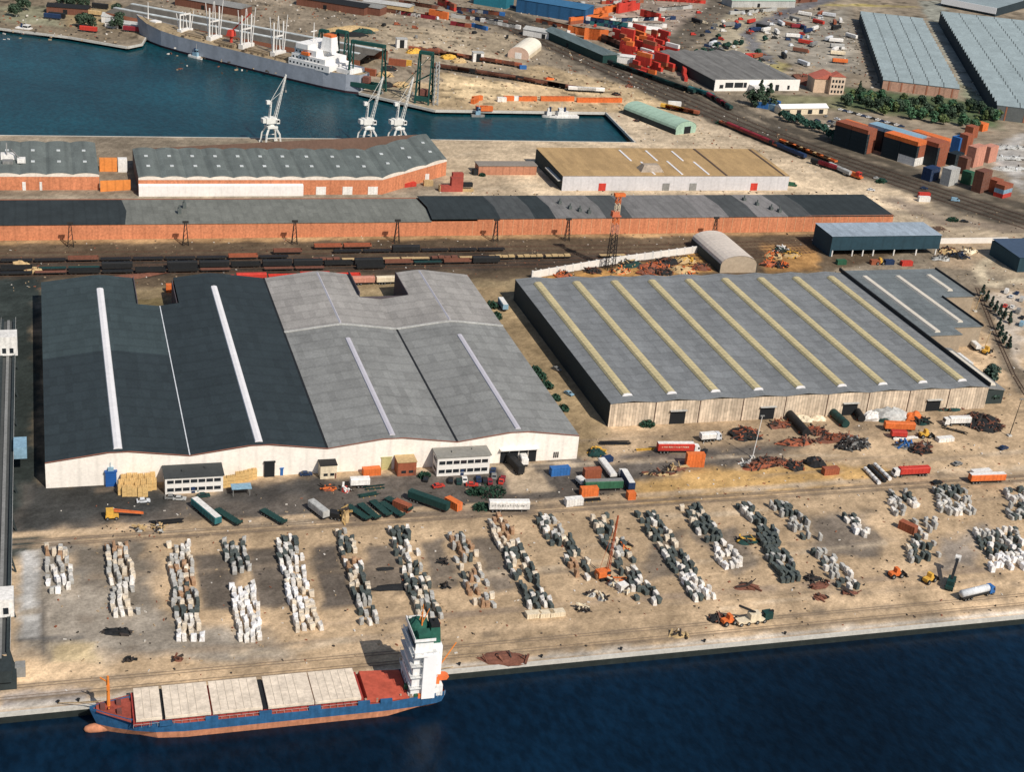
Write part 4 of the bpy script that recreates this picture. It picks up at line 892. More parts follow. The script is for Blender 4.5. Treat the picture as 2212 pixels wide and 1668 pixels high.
def heap(t, x, y, label, rx, ry, rz_, color, kind='heap', bits=0, bitcol='rust', seed=0, cat='heap', loc=None):
    """a mound, or loose scrap thrown over a mound"""
    p = loc or g(t,x,y); r = thing(kind, label, cat, tuple(p), random.Random(seed).uniform(-.3,.3)); rr = random.Random(seed+5)
    mb = MB(); mb.dome((0,0,0),rx,ry,rz_,14,4,.22,seed); mb.build('mound', mat('heap_'+color,PAINT[color],amp=.6,scale=.8,bump=.4), r)
    if bits:
        mb = MB(); m2 = MB()
        for i in range(bits):
            a = rr.uniform(0,6.28); q = math.sqrt(rr.random())*1.05; c = Vector((math.cos(a)*q*rx,math.sin(a)*q*ry,max(.15,rz_*(1-q*q))+rr.uniform(0,.5))); d = Vector((rr.uniform(-1,1),rr.uniform(-1,1),rr.uniform(-.35,.5))).normalized()*rr.uniform(.5,2.2)
            (mb if i%2 else m2).bar(c-d,c+d,rr.uniform(.12,.45))
        mb.build('scrap', mat('scrap_'+bitcol,PAINT[bitcol],amp=.6,scale=.8), r); m2.build('scrap', mat('scrap_dark',(.05,.04,.035),amp=.6,scale=.8), r)
    return r
def mast(p, label, h=18, color='lightgrey', lean=0., name='light_mast'):
    r = thing(name,label,'light mast',tuple(p)); mb = MB(); mb.bar((0,0,0),(lean,0,h),.2,6,.1); mb.build('pole', paint(color), r)
    mb = MB(); mb.box(lean-.8,-.2,h-.2,lean+.8,.2,h+.2); mb.build('floodlight_bar', paint('grey'), r); mb = MB(); mb.box(-.8,-.8,0,.8,.8,.6); mb.build('footing', cc, r); return r

# ---------------------------------------------------------------- stone blocks in the quay yard
ORD = ['first','second','third','fourth','fifth','sixth','seventh','eighth','ninth','tenth','eleventh','twelfth','thirteenth','fourteenth','fifteenth','sixteenth','seventeenth','eighteenth','nineteenth','twentieth']+['%dth'%k for k in range(21,60)]
TONES = dict(w=(.72,.68,.62), c=(.64,.55,.43), g=(.42,.41,.38), d=(.075,.09,.085), b=(.36,.22,.13), p=(.80,.78,.76))
WORD = dict(w='off-white', c='cream', g='grey', d='dark green-grey', b='rusty brown', p='bright white')
BLK = {}
def block_mesh(tone, v):
    if (tone,v) in BLK: return BLK[tone,v]
    rr = random.Random(v*13+ord(tone)); mb = MB(); j = lambda a: rr.uniform(-a,a)
    lx, ly, lz = ((1.2,1.9,1.7),(1.1,2.3,1.5),(1.35,1.6,2.1),(1.05,1.9,2.5),(1.25,2.5,1.9))[v]
    c = [(sx*lx/2+j(.2),sy*ly/2+j(.22),z*lz+(j(.3) if z else 0)) for z in (0,1) for sx,sy in ((-1,-1),(1,-1),(1,1),(-1,1))]
    mb.add(c,[(0,3,2,1),(4,5,6,7),(0,1,5,4),(1,2,6,5),(2,3,7,6),(3,0,4,7)])
    me = bpy.data.meshes.new('stone_block'); me.from_pydata(mb.v,[],mb.f); bm = bmesh.new(); bm.from_mesh(me)
    bmesh.ops.recalc_face_normals(bm, faces=bm.faces); bmesh.ops.bevel(bm, geom=list(bm.edges), offset=.09, segments=1, affect='EDGES'); bm.to_mesh(me); bm.free()
    me.materials.append(mat('stone_'+tone,TONES[tone],rough=.9,amp=.6,scale=1.0,bump=.4,coarse=.35)); BLK[tone,v] = me; return me
BL = []
def row(idx, top, bot, cols, dens, tones, name, pitch=1.95):
    """a row running from its shed end to its quay end; every block is kept with its place in the row"""
    a = g(*top); b = g(*bot); L = (b-a).length; n = int(L/2.3); rr = random.Random(idx*31+4); cnt = {}
    wl = n+1
    for i in range(n, -1, -1):
        f = i/n; p = a.lerp(b, f)
        for c in range(cols):
            if rr.random() > dens: continue
            t = tones[min(len(tones)-1, int(f*len(tones)))]; tone = rr.choice(t)
            x = p.x+(c-(cols-1)/2)*pitch+rr.uniform(-.3,.3)+.4*math.sin(i*.8+c); y = p.y+rr.uniform(-.45,.45)
            cnt[c] = cnt.get(c,0)+1
            BL.append((x,y,rr.uniform(-.18,.18),tone,rr.randrange(5),name,c,cnt[c],cols))
row(1,('V0',480,960),('V0',520,1330),4,.72,['gcb','gw','gwp'],'leftmost row')
row(2,('V0',1000,950),('V0',1080,1520),4,.80,['gcb','gc','gw','gwc'],'second row from left')
row(3,('V0',1530,930),('S0',930,300),4,.86,['cwg','cgwb','gdb','gdc','wpc'],'third row from left')
row(4,('V0',2000,900),('V0',2040,1150),4,.80,['gd','dg'],'shed end of fourth row from left')
row(5,('V0',2080,1290),('S0',1225,300),4,.93,['wp','pw'],'quay end of fourth row from left')
row(6,('V1',135,560),('S1',245,250),4,.82,['wgd','wgp','wpc','wpcc'],'fifth row from left')
row(7,('V1',420,530),('S1',545,220),3,.62,['gdc','dwb','ddc','gdw'],'sixth row from left')  # beside real dark stone, extra dark blocks here on stand for shaded faces
row(8,('V1',690,520),('S1',840,200),4,.66,['wdd','dgw','wdc','dgc'],'seventh row from left')
row(9,('V1',970,530),('V1',1110,890),4,.60,['gbd','gcdb','gcb'],'eighth row from left')
row(10,('V1',1160,460),('V2',120,640),4,.74,['gcb','wcd','wcd','wdd'],'ninth row from left')
row(11,('V2',130,210),('V2',360,500),4,.60,['gdw','dcd','dcbw'],'tenth row from left')
row(12,('V2',400,200),('V2',650,620),4,.62,['cdd','gdc','cdw','wdd'],'eleventh row from left')
row(13,('V2',630,190),('V2',920,600),4,.80,['ddw','ddc','wdd','wwpd'],'twelfth row from left')
row(14,('V2',850,160),('V2',1060,440),4,.74,['ddc','wdd','wwp'],'thirteenth row from left')
row(15,('V2',1110,150),('V2',1240,290),3,.66,['gdw','gd'],'shed end of fourteenth row from left')
row(16,('V3',0,620),('V3',120,830),4,.92,['dd','dg','dd'],'quay end of fourteenth row from left')
row(17,('V3',60,460),('V3',230,630),4,.66,['dg','dgg'],'fifteenth row from left')
row(18,('V3',400,520),('V3',500,630),3,.62,['gwd','wp'],'short row on brown patch')
row(19,('V3',270,690),('V3',410,870),4,.62,['gdw','dgw'],'sixteenth row from left')
row(20,('V3',620,400),('V3',700,500),6,.66,['dg','gw'],'cluster above red container')
row(21,('V3',890,380),('V3',940,500),7,.66,['gd','gw'],'cluster below orange lorry')
row(22,('V3',1215,390),('V3',1230,440),5,.66,['gd','gw'],'upper right-edge cluster')
row(23,('V3',1215,470),('V3',1240,520),5,.66,['gd','gd'],'lower right-edge cluster')
row(24,('V3',1120,590),('V3',1200,770),9,.64,['gdw','wpd','wpp'],'big right-edge cluster')
row(25,('V3',740,620),('V3',780,730),6,.58,['gdw','gdc'],'cluster under red container')
row(26,('V3',775,540),('V3',780,590),5,.6,['wg','gw'],'cluster beside red container')
BL.sort(key=lambda b: (b[0]**2+b[1]**2))
stuff = {}
for k,(x,y,rz,tone,v,name,c,nth,cols) in enumerate(BL):
    if k < 298:
        o = bpy.data.objects.new('stone_block', block_mesh(tone,v)); COL.objects.link(o); o.location = (x,y,0); o.rotation_euler = (0,0,rz)
        tag(o, '%s stone block, %s from quay, %s file, %s' % (WORD[tone], ORD[nth-1], ORD[c], name), 'stone block', 'stone blocks lined up in rows on the quay yard')
    else: stuff.setdefault(0,[]).append((x,y,rz,tone,v))
me = bpy.data.meshes.new('stone_blocks'); vv=[]; ff=[]; mi=[]; tl=list(TONES)
for x,y,rz,tone,v in stuff[0]:
    s = block_mesh(tone,v); M_ = Matrix.Translation((x,y,0)) @ Matrix.Rotation(rz,4,'Z'); n = len(vv)
    vv += [tuple(M_ @ q.co) for q in s.vertices]
    for q in s.polygons: ff.append(tuple(i+n for i in q.vertices)); mi.append(tl.index(tone))
me.from_pydata(vv,[],ff)
for t in tl: me.materials.append(mat('stone_'+t,TONES[t]))
me.polygons.foreach_set('material_index', mi); me.update()
o = bpy.data.objects.new('stone_blocks', me); COL.objects.link(o); tag(o,'the many farther stone blocks filling the shed ends of the yard rows','stone blocks',kind='stuff')

# ---------------------------------------------------------------- the coaster at the near quay
sh = thing('cargo_ship','coaster with blue and orange hull, five pale hatch covers and white stern bridge','ship',(0,327.5,0))
def hullpts(z, k):
    """half-breadth outline at height z; bow at small x"""
    B = 6.9; bow = {0:7.4, 1:6.2, 2:4.6}[k]; st = {0:93.5, 1:95.6, 2:96.6}[k]
    P = []
    for f,w in ((0,.02),(.015,.14),(.05,.38),(.10,.66),(.16,.88),(.24,1),(.5,1),(.82,1),(.93,.93),(.985,.82),(1,.74)):
        if k == 0: w *= (.72 if f < .12 else .95 if f < .9 else .6)
        P.append((bow+(st-bow)*f, B*w))
    return [(x,-y,z) for x,y in P]+[(x,y,z) for x,y in reversed(P)]
def loft(mb, A, Bp):
    n = len(A); mb.add(A+Bp, [(i,(i+1)%n,n+(i+1)%n,n+i) for i in range(n)])
def zs(z): return z
sheer = lambda pts: [(x,y,z+max(0,(22-x)/18)**1.5*2.2) for x,y,z in pts]
A0 = hullpts(-3.6,0); A1 = hullpts(-1.0,1); A2 = sheer(hullpts(1.5,2))
mb = MB(); loft(mb, A0, A1); mb.build('lower_hull', mat('orange_boot_topping',(.52,.22,.12),amp=.45,scale=.6,streak=.4), sh)
mb = MB(); loft(mb, A1, A2); n = len(A2); up = [(x,y,z+.9) if (x < 20 or x > 90) else (x,y,z+.15) for x,y,z in A2]; loft(mb, A2, up); mb.build('upper_hull', mat('blue_hull_paint',(.022,.10,.22),amp=.45,scale=.6,streak=.45), sh)
mb = MB(); mb.add([(x,y,z-.05) for x,y,z in A2],[tuple(range(n))]); mb.build('deck', mat('red_deck',(.28,.06,.04),amp=.6,scale=.7), sh)
mb = MB(); 
for k in range(8):
    a0 = PI*k/8; 
mb.dome((0,0,0),1,1,1); mb = MB()
rings = [(3.0,.2),(3.4,.8),(4.6,1.25),(6.5,1.4),(9.5,1.2)]
pts = []; 
for x,rad in rings: pts += [(x,rad*math.cos(2*PI*i/12)*.9,-2.45+rad*math.sin(2*PI*i/12)) for i in range(12)]
mb.add(pts,[(j*12+i,j*12+(i+1)%12,(j+1)*12+(i+1)%12,(j+1)*12+i) for j in range(4) for i in range(12)]+[tuple(range(12))]); mb.build('bulbous_bow', mat('orange_boot_topping',(.55,.20,.10)), sh, True)
mb = MB(); mb.box(15,-6.0,1.4,74,6.0,3.1); [mb.box(15.5+i*1.9,-6.25,1.4,15.7+i*1.9,-6.0,3.0) for i in range(31)]; [mb.box(15.5+i*1.9,6.0,1.4,15.7+i*1.9,6.25,3.0) for i in range(31)]; mb.build('hatch_coaming', mat('red_coaming',(.34,.05,.04),amp=.35), sh)
mb = MB(); mb.box(22.15,-6.4,3.1,22.85,6.4,3.25); mb.box(47.5,-6.4,3.1,48.8,6.4,3.25); mb.build('cross_deck', paint('black'), sh)
hcm = mat('cream_hatch_cover',(.70,.60,.48),amp=.38,scale=.9,coarse=.25,cells=(2.1,3.3,.12))
for i,(a,b) in enumerate(((15.7,22.1),(22.9,34.3),(34.8,47.4),(48.9,60.8),(61.1,73.2))):
    mb = MB(); mb.box(a,-6.6,3.1,b,6.6,4.0); mb.box(a+.2,-6.7,3.3,b-.2,-6.6,3.9); h = mb.build('hatch_cover', hcm, sh)
    mb = MB()
    for k in range(1,int((b-a)/2)): mb.box(a+k*2-.06,-6.4,4.0,a+k*2+.06,6.4,4.07)
    mb.build('stiffener', mat('hatch_rib',(.50,.44,.36)), h)
mb = MB(); mb.add([(74.5,-6.2,1.7),(86.5,-6.2,1.7),(86.5,6.2,1.7),(74.5,6.2,1.7),(75,-6,3.2),(86,-6,2.4),(86,6,2.4),(75,6,3.2)],[(4,5,6,7),(0,1,5,4),(1,2,6,5),(2,3,7,6),(3,0,4,7)]); mb.build('red_hatch', mat('red_hatch',(.44,.085,.05),amp=.5,scale=.5), sh)
mb = MB()
for i,x in enumerate((23,34.5,48.2,61,74,80)): mb.box(x-1.6,-6.95,1.3,x+1.6,-6.3,2.6)
mb.build('blue_locker', mat('blue_hull_paint',(.018,.10,.24)), sh)
# forecastle, mast
mb = MB(); mb.add([(6.2,-1.8,3.9),(14.5,-5.9,2.6),(14.5,5.9,2.6),(6.2,1.8,3.9),(14.5,-5.9,1.4),(14.5,5.9,1.4)],[(0,1,2,3),(1,4,5,2)]); mb.build('forecastle_deck', mat('red_deck',(.30,.055,.035)), sh)
om = mat('orange_mast',(.72,.22,.035),amp=.2)
mb = MB(); mb.bar((9.3,1.2,3),(9.3,1.2,12.4),.5,8,.3); mb.box(8.9,-.6,9.2,9.7,3,9.7); mb.bar((9.3,1.2,10.5),(7.4,2.5,11.3),.18); mb.bar((9.3,1.2,3),(9.3,-1.6,4.5),.2); mb.build('foremast', om, sh)
mb = MB(); mb.box(7.2,-1,3.6,8.4,1,4.5); mb.box(11.2,-2.6,3,12.4,-1.2,4.1); mb.box(11.2,1.2,3,12.4,2.6,4.1); mb.build('windlass', mat('deck_gear',(.16,.06,.05)), sh)
# bridge
wp = mat('ship_white',(.78,.77,.75),amp=.2,streak=.25)
hs = MB(); hs.box(86.6,-5.9,1.5,95.4,5.9,4.8); hs.box(86.8,-5.7,4.8,93.5,5.7,8.3); hs.box(87,-5.5,8.3,93,5.5,11.8); hs.box(87.2,-5.2,11.8,92.6,5.2,15.3); hs.box(87.4,-5,15.3,92.2,5,18.8); hs.build('deckhouse', wp, sh)
mb = MB(); mb.box(89.4,-6.9,1.6,93.0,-5.9,15.6); mb.box(91.9,-3.6,4.8,95.2,3.2,15.8); mb.build('stair_casing', mat('bright_white_casing',(.86,.86,.86),amp=.06), sh)
wb = MB(); wb.box(86.8,-7.2,15.1,90.4,7.2,15.5); wb.box(86.8,-7.2,15.5,87.0,7.2,16.4); wb.build('bridge_wing', wp, sh)
for z in (4.8,8.3,11.8,15.3):
    mb = MB(); mb.box(86.2,-6.6,z-.12,93.9-z*.05,6.6,z+.06)
    for s_ in (-1,1):
        mb.bar((86.2,s_*6.6,z+1),(93.8-z*.05,s_*6.6,z+1),.05)
        for i in range(6): mb.bar((86.2+i*1.45,s_*6.6,z),(86.2+i*1.45,s_*6.6,z+1),.045)
    mb.bar((86.2,-6.6,z+1),(86.2,6.6,z+1),.05); mb.build('deck_rail', mat('rail_white',(.62,.62,.60)), sh)
for i,(x,y,z,c) in enumerate(((87.6,-6.4,1.6,'green'),(88.6,-6.5,1.6,'orange'),(94.4,-5.6,1.6,'green'),(95.0,-3,1.6,'teal'),(93.6,-5.4,4.9,'orange'),(94.2,2.5,4.9,'green'),(86.0,-5.6,1.6,'lightgrey'),(85.6,-3.2,2.5,'green'))): MB().box(x,y,z,x+.9,y+1,z+1.3).build('deck_locker', paint(c), sh)
gr = mat('green_monkey_deck',(.02,.10,.07),amp=.45)
mb = MB(); mb.box(87,-5.6,18.8,92.6,5.6,19.1); mb.dome((89.6,2.2,19.1),2.6,3.1,2.1,14,5); mb.box(88.2,-4.6,19.1,91.6,-1.8,20.6); mb.build('top_deck', gr, sh)
mb = MB(); mb.box(86.9,-5.7,19.0,87.05,5.7,20.2); mb.box(87.05,-5.7,19.0,92.6,-5.6,19.9); mb.box(87.05,5.6,19.0,92.6,5.7,19.9); mb.build('rail', wp, sh)
mb = MB(); mb.box(87.36,-4.6,16.4,87.4,4.6,17.8); mb.build('bridge_window', glass(), sh)
for j in range(4):
    mb = MB(); [mb.box(86.57+.2*j,-4.9+i*1.6,2.7+j*3.5,86.6+.2*j,-4.0+i*1.6,3.8+j*3.5) for i in range(6)]; mb.build('window_row', glass(), sh)
mb = MB(); mb.bar((90,0,19),(90,0,27),.25,6,.1); mb.bar((88.8,-1.8,23.5),(90.5,2,23.5),.12); mb.bar((90,0,21),(92,.8,25),.12); mb.build('radar_mast', om, sh)
mb = MB(); mb.frust(91.8,-2.1,15.5,95.0,2.1,20.4,.35); mb.build('funnel', gr, sh); mb = MB(); mb.box(92.2,-1.6,20.4,94.6,1.6,21.4); mb.bar((93.4,0,21.3),(93.4,0,22.3),.3,8); mb.build('funnel_top', paint('black'), sh)
mb = MB(); mb.prism([(-2.4,.5),(-1.8,-.4),(1.8,-.4),(2.4,.5),(1.6,1.1),(-1.6,1.1)],-.9,.9,'y')
for i,v in enumerate(mb.v): mb.v[i] = (v[0]+95.0,v[1]-3.4,v[2]+5.6)
mb.build('lifeboat', mat('lifeboat_orange',(.70,.16,.05),amp=.15), sh)
mb = MB(); mb.bar((95.6,1,1.5),(95.9,1,6.0),.22); mb.bar((95.9,1,5.8),(101,3.5,11.5),.16); mb.bar((95.8,-2,1.5),(96,-2,6.5),.14); mb.build('stern_davit', om, sh)
mb = MB()
for i in range(30):
    x = 15+i*2.0
    for s in (-1,1): mb.bar((x,s*6.85,1.5),(x,s*6.85,2.5),.05)
for s in (-1,1): mb.bar((15,s*6.85,2.5),(74,s*6.85,2.5),.05)
for i in range(7): mb.bar((90+i,-6.6+max(0,i-4)*.25,1.6),(90+i,-6.6+max(0,i-4)*.25,3.2),.06)
mb.build('guard_rail', paint('lightgrey'), sh)
mb = MB()
rr = random.Random(5)
for i in range(16): x = rr.uniform(74,94.5); y = rr.uniform(-6.3,-5.6) if x < 88 else rr.choice((-6,5.9)); mb.box(x,y,1.5,x+rr.uniform(.4,1),y+.5,1.5+rr.uniform(.5,1.4))
mb.build('deck_fittings', mat('deck_clutter',(.35,.25,.18),amp=.6), sh)
mb = MB(); mb.bar((6.6,2,4.2),(-3,8.5,.2),.12); mb.bar((96,4.5,2.4),(102,8.0,.2),.10); mb.bar((7.5,2.6,4),(2,8,.2),.09); mb.build('mooring_line', paint('tan'), sh)
for i,x in enumerate((-3,2,22,45,70,104,128,152,178,204)):
    o = MB(); o.bar((0,0,0),(0,0,.7),.28,8); o.bar((0,0,.7),(0,0,.85),.45,8); b_ = o.build('bollard', paint('black')); b_.location = (x,336.2,0)
    tag(b_, 'black iron mooring bollard along the near quay edge','bollard','mooring bollards on the near quay')

# ---------------------------------------------------------------- the freighter across the dock
bx, by = 57.5, 1117.0; dirv = Vector((.674,-.739,0)); fr = thing('freighter','large grey-hulled cargo freighter with white derrick posts and white stern accommodation','ship',(bx,by,0), math.atan2(dirv.y,dirv.x))
def fh(z, ks, w0): return [(x*ks,-y*w0-0,z) for x,y in FP]+[(x*ks,y*w0,z) for x,y in reversed(FP)]
FP = [(0,.3),(6,3.2),(16,7),(30,10.5),(48,12.3),(70,12.8),(150,12.8),(175,12),(192,9.5),(200,5.5)]
n = len(FP)*2; off = 12.8
def shift(P): return [(x,y+off,z) for x,y,z in P]
lo_ = shift([(x+3 if x < 100 else x-1,y*.93,-3.4) for x,y,z in fh(0,1,1)]); md = shift(fh(-1.4,1,.985)); hi_ = shift([(x-3*(x<20),y,z+max(0,(40-x)/40)**1.6*5+max(0,(x-165)/35)*1.5) for x,y,z in fh(8.4,1,1)])
mb = MB(); loft(mb, lo_, md); mb.build('boot_topping', mat('maroon_boot',(.10,.05,.06)), fr)
mb = MB(); loft(mb, md, hi_); mb.build('hull', mat('grey_hull',(.30,.33,.38),amp=.22,scale=.3,stripe=('x',14,.1)), fr)
mb = MB(); mb.add([(x,y,z-.6) for x,y,z in hi_],[tuple(range(n))]); mb.build('deck', mat('buff_deck',(.30,.23,.14),amp=.6,scale=.35), fr)
for i,(a,b) in enumerate(((24,40),(46,64),(76,94),(104,124),(130,144))):
    mb = MB(); mb.box(a,off-7,8,b,off+7,9.8); mb.box(a+1,off-5,9.8,b-1,off+5,10.4); mb.build('hatch', mat('freighter_hatch',(.26,.20,.13),amp=.5), fr)
wmt = mat('derrick_white',(.74,.72,.68),amp=.15)
for i,x in enumerate((43,70,99,127)):
    P = MB()
    for s in (-1,1):
        P.bar((x,off+s*5,8),(x,off+s*5,31-(i==0)*9),.75,8,.5); P.bar((x-1.5,off+s*4,10),(x-4,off+s*4.5,34-(i==0)*12),.38,6,.22); P.bar((x+1.5,off+s*4,10),(x+3.5,off+s*5,36-(i==0)*12),.38,6,.22)
    P.box(x-.5,off-5,21,x+.5,off+5,21.9); P.box(x-2,off-6,8,x+2,off+6,11.4); P.build('derrick_post', wmt, fr)
mb = MB(); mb.bar((88,off-3,8),(88,off-3,17),1.0,8); mb.frust(85.5,off-5.5,15,90.5,off-.5,19,.8); mb.bar((88,off-3,18),(104,off-2,33),.55); mb.build('deck_crane', mat('red_crane',(.55,.06,.04)), fr)
mb = MB(); rr = random.Random(12)
for i in range(70): x = rr.uniform(18,148); y = off+rr.choice((-1,1))*rr.uniform(2,11); q = rr.uniform(.8,2.6); mb.box(x,y-q*.4,7.9,x+q,y+q*.4,7.9+rr.uniform(.8,2.6))
mb.build('deck_cargo', mat('deck_clutter_far',(.16,.12,.08),amp=.8,scale=.3), fr)
H = MB(); H.box(146,off-12.2,8.2,180,off+12.2,12.5); H.box(148,off-11.6,12.5,176,off+11.6,16); H.box(150,off-11,16,168,off+11,20.2); H.box(152,off-12.5,20.2,162,off+12.5,23.5); H.box(183,off-8,9,194,off+8,12); H.build('accommodation', wp, fr)
mb = MB(); mb.frust(166,off-4,20,175,off+4,29,1.0); mb.build('funnel', wp, fr); mb = MB(); mb.box(167.2,off-2.8,29,173.8,off+2.8,30.6); mb.build('funnel_cap', paint('orange'), fr)
mb = MB(); 
for j,(x0,x1,y,z) in enumerate(((147,179,-12.3,9.6),(149,175,-11.7,13.4),(151,167,-11.1,17.4))):
    for k in range(int((x1-x0)/3)): mb.box(x0+k*3,off+y,z,x0+1.2+k*3,off+y+.2,z+1.2)
mb.box(151.8,off-11,21.3,152,off+11,22.7)
for k in range(7): mb.box(145.9,off-10+k*3,9.5,146,off-8.8+k*3,10.8); mb.box(147.9,off-10+k*3,13.5,148,off-8.8+k*3,14.8)
mb.build('window', glass(), fr)
mb = MB(); mb.box(157,off-13,16.6,163,off-10.8,18.4); mb.build('lifeboat', paint('orange'), fr)
mb = MB(); mb.bar((157,off,23.5),(157,off,36),.5,6,.2); mb.box(156.6,off-3,30,157.4,off+3,30.5); mb.build('radar_mast', wmt, fr)
mb = MB(); mb.bar((8,off,12),(8,off,24),.5,6,.2); mb.box(12,off-3,9,18,off+3,12); mb.build('foremast', wmt, fr)

# ---------------------------------------------------------------- cranes
def mk_portal():
    r = thing('portal_crane','',''); cm = mat('crane_white',(.70,.70,.66),amp=.2)
    for sx in (-1,1):
        for sy in (-1,1):
            mb = MB(); mb.bar((sx*4.6,sy*4,0),(sx*4.0,sy*3.6,5.6),.55,4); mb.bar((sx*4.0,sy*3.6,5.6),(sx*2,sy*2,9.6),.6,4); mb.box(sx*4.6-1,sy*4-.5,0,sx*4.6+1,sy*4+.5,.9); mb.build('leg', cm, r)
    mb = MB(); mb.box(-3,-3,9.2,3,3,10.4); mb.bar((-4.3,-3.8,4),(4.3,-3.8,4),.25); mb.bar((-4.3,3.8,4),(4.3,3.8,4),.25); mb.bar((0,0,10.4),(0,0,12),1.9,12); mb.build('portal_frame', cm, r)
    mb = MB(); mb.box(-3.6,-2.4,12,2.6,2.4,15.2); mb.box(-5.6,-1.8,12.4,-3.6,1.8,14.8); mb.build('machine_house', cm, r)
    mb = MB(); mb.box(2.0,-3.3,12,4.0,-1.4,14.4); c = mb.build('cab', cm, r); mb = MB(); mb.box(4.0,-3.1,12.8,4.05,-1.6,14.1); mb.box(2.3,-3.35,12.8,3.7,-3.3,14.1); mb.build('window', glass(), c)
    mb = MB()
    for s in (-1,1): mb.bar((-1.2,s*1.1,15),(-.4,s*.8,24.5),.34)
    for k in range(5): z = 16+k*1.9; mb.bar((-1.1,-1,z),(-.9,1,z+1),.16); mb.bar((-1.1,1,z),(-.9,-1,z+1),.16)
    mb.box(-3.2,-1,23,-1,1,25); mb.build('tower', cm, r)
    mb = MB(); T = Vector((9,1.5,39)); B0 = Vector((2.4,0,15))
    for s in (-1,1):
        for q in (-.5,.5): mb.bar(B0+Vector((q,s*.9,-q)), T+Vector((q*.4,s*.25,-q*.4)), .17)
    for k in range(14):
        a = B0.lerp(T,k/14); b = B0.lerp(T,(k+1)/14); w = .9*(1-k/18); mb.bar(a+Vector((0,w,0)),b+Vector((0,-w,0)),.11); mb.bar(a+Vector((0,-w,0)),b+Vector((0,w,0)),.11)
    mb.bar((-.6,0,24.5),T,.12); mb.bar((-.6,0,24.5),B0.lerp(T,.6),.1); mb.build('jib', cm, r)
    mb = MB(); mb.bar(T,T+Vector((0,0,-9)),.07); mb.box(T.x-.5,T.y-.5,T.z-10.2,T.x+.5,T.y+.5,T.z-9); mb.build('hook', paint('grey'), r)
    return r
for (x,lb) in ((122.5,'white portal crane on the dock quay, leftmost of the three and apart'),(178.5,'white portal crane on the dock quay, middle one with leaning jib'),(196.5,'white portal crane on the dock quay, rightmost of the three')):
    place('portal', mk_portal, lb, 'crane', (x,849,0), .25, 'white portal cranes on the near side of the dock')

r = thing('rooftop_plant','white and grey machinery on the dock shed roof at the left edge','machine',(-23,785,9.0)); mb = MB(); mb.box(0,0,0,7,5,2.5); mb.box(8,-6,0,12,-2,2.2); mb.build('housing', paint('white'), r); mb = MB(); mb.box(1,-8,0,6,-4,1.6); mb.bar((3,0,2.5),(3,6,7),.4); mb.bar((9,-4,2),(5,2,5),.35); mb.build('duct', paint('grey'), r)
gd = mat('crane_dark_green',(.012,.065,.055),amp=.3)
def quay_crane(p, label, h, w, lean, rz):
    r = thing('dockside_crane',label,'crane',tuple(p),rz)
    for sx in (-1,1):
        mb = MB()
        for sy in (-1,1):
            mb.bar((sx*w/2,sy*4.5,0),(sx*w/2*.92,sy*1.6,h),.75,4,.55)
            for k in range(6): mb.bar((sx*w/2,4.5*(-1)**k*(1-k/9),h*k/6.5),(sx*w/2,-4.5*(-1)**k*(1-(k+1)/9),h*(k+1)/6.5),.28)
        mb.build('leg', gd, r)
    mb = MB(); mb.box(-w/2,-4.6,2,w/2,-3.4,5); mb.box(-w/2,3.4,2,w/2,4.6,5); mb.box(-w/2,-1.6,h-1.5,w/2,1.6,h+.5); mb.build('portal_beam', gd, r)
    if lean: mb = MB(); mb.bar((w/2,0,h*.6),(-w/2-lean,-2,h*.2),.7,4,.3); mb.bar((w/2,0,h),(-w/2-lean,-2,h*.2),.25); mb.build('jib', gd, r)
    mb = MB(); mb.box(-2.2,-2,5,2.2,2,9); mb.build('machine_house', mat('rust_house',(.20,.08,.06),amp=.4), r)
    return r
quay_crane(g('T10',930,770), 'dark green quay crane with two tall lattice towers near the freighter stern', 31, 24, 0, math.radians(-35))
quay_crane(g('T10',1420,880), 'dark green quay crane with leaning jib, rightmost on the far quay', 33, 9, 12, math.radians(-30))
quay_crane(g('T10',710,600), 'dark green tower crane half hidden behind the white freighter bridge', 27, 8, 0, math.radians(-40))
quay_crane(g('T10',560,500), 'dark green crane top rising behind the freighter funnel', 20, 6, 0, math.radians(-40))
r = thing('lattice_mast','grey lattice mast beside the rightmost green quay crane','mast',tuple(g('T10',1520,900))); mb = MB()
for k in range(4): a = PI/4+k*PI/2; mb.bar((2*math.cos(a),2*math.sin(a),0),(1.2*math.cos(a),1.2*math.sin(a),28),.3)
for k in range(10):
    for q in range(4): a = PI/4+q*PI/2; b = a+PI/2; mb.bar((1.8*math.cos(a),1.8*math.sin(a),k*2.8),(1.8*math.cos(b),1.8*math.sin(b),k*2.8+2.8),.2)
mb.build('lattice', paint('lightgrey'), r)
# red and white radio mast in the rail yard
tw = thing('lattice_tower','tall lattice tower, dark below and red-white above, beside the white wall','tower',(255.5,639,0)); hT = 37
def lat(z0,z1,w0,w1,m,name):
    mb = MB(); n = max(2,int((z1-z0)/2.2))
    P = lambda q,f: Vector(((w0+(w1-w0)*f)*math.cos(PI/4+q*PI/2),(w0+(w1-w0)*f)*math.sin(PI/4+q*PI/2),z0+(z1-z0)*f))
    for q in range(4):
        mb.bar(P(q,0),P(q,1),.20)
        for k in range(n): mb.bar(P(q,k/n),P(q+1,(k+1)/n),.10); mb.bar(P(q+1,k/n),P(q,(k+1)/n),.10)
    mb.build(name, m, tw)
lat(0,18,2.6,1.9,paint('black'),'lower_lattice'); lat(18,23,1.9,1.7,paint('pink'),'upper_lattice'); lat(23,28,1.7,1.5,paint('orange'),'upper_lattice'); lat(28,33,1.5,1.4,paint('cream'),'upper_lattice'); lat(33,37,1.4,1.3,paint('orange'),'upper_lattice')
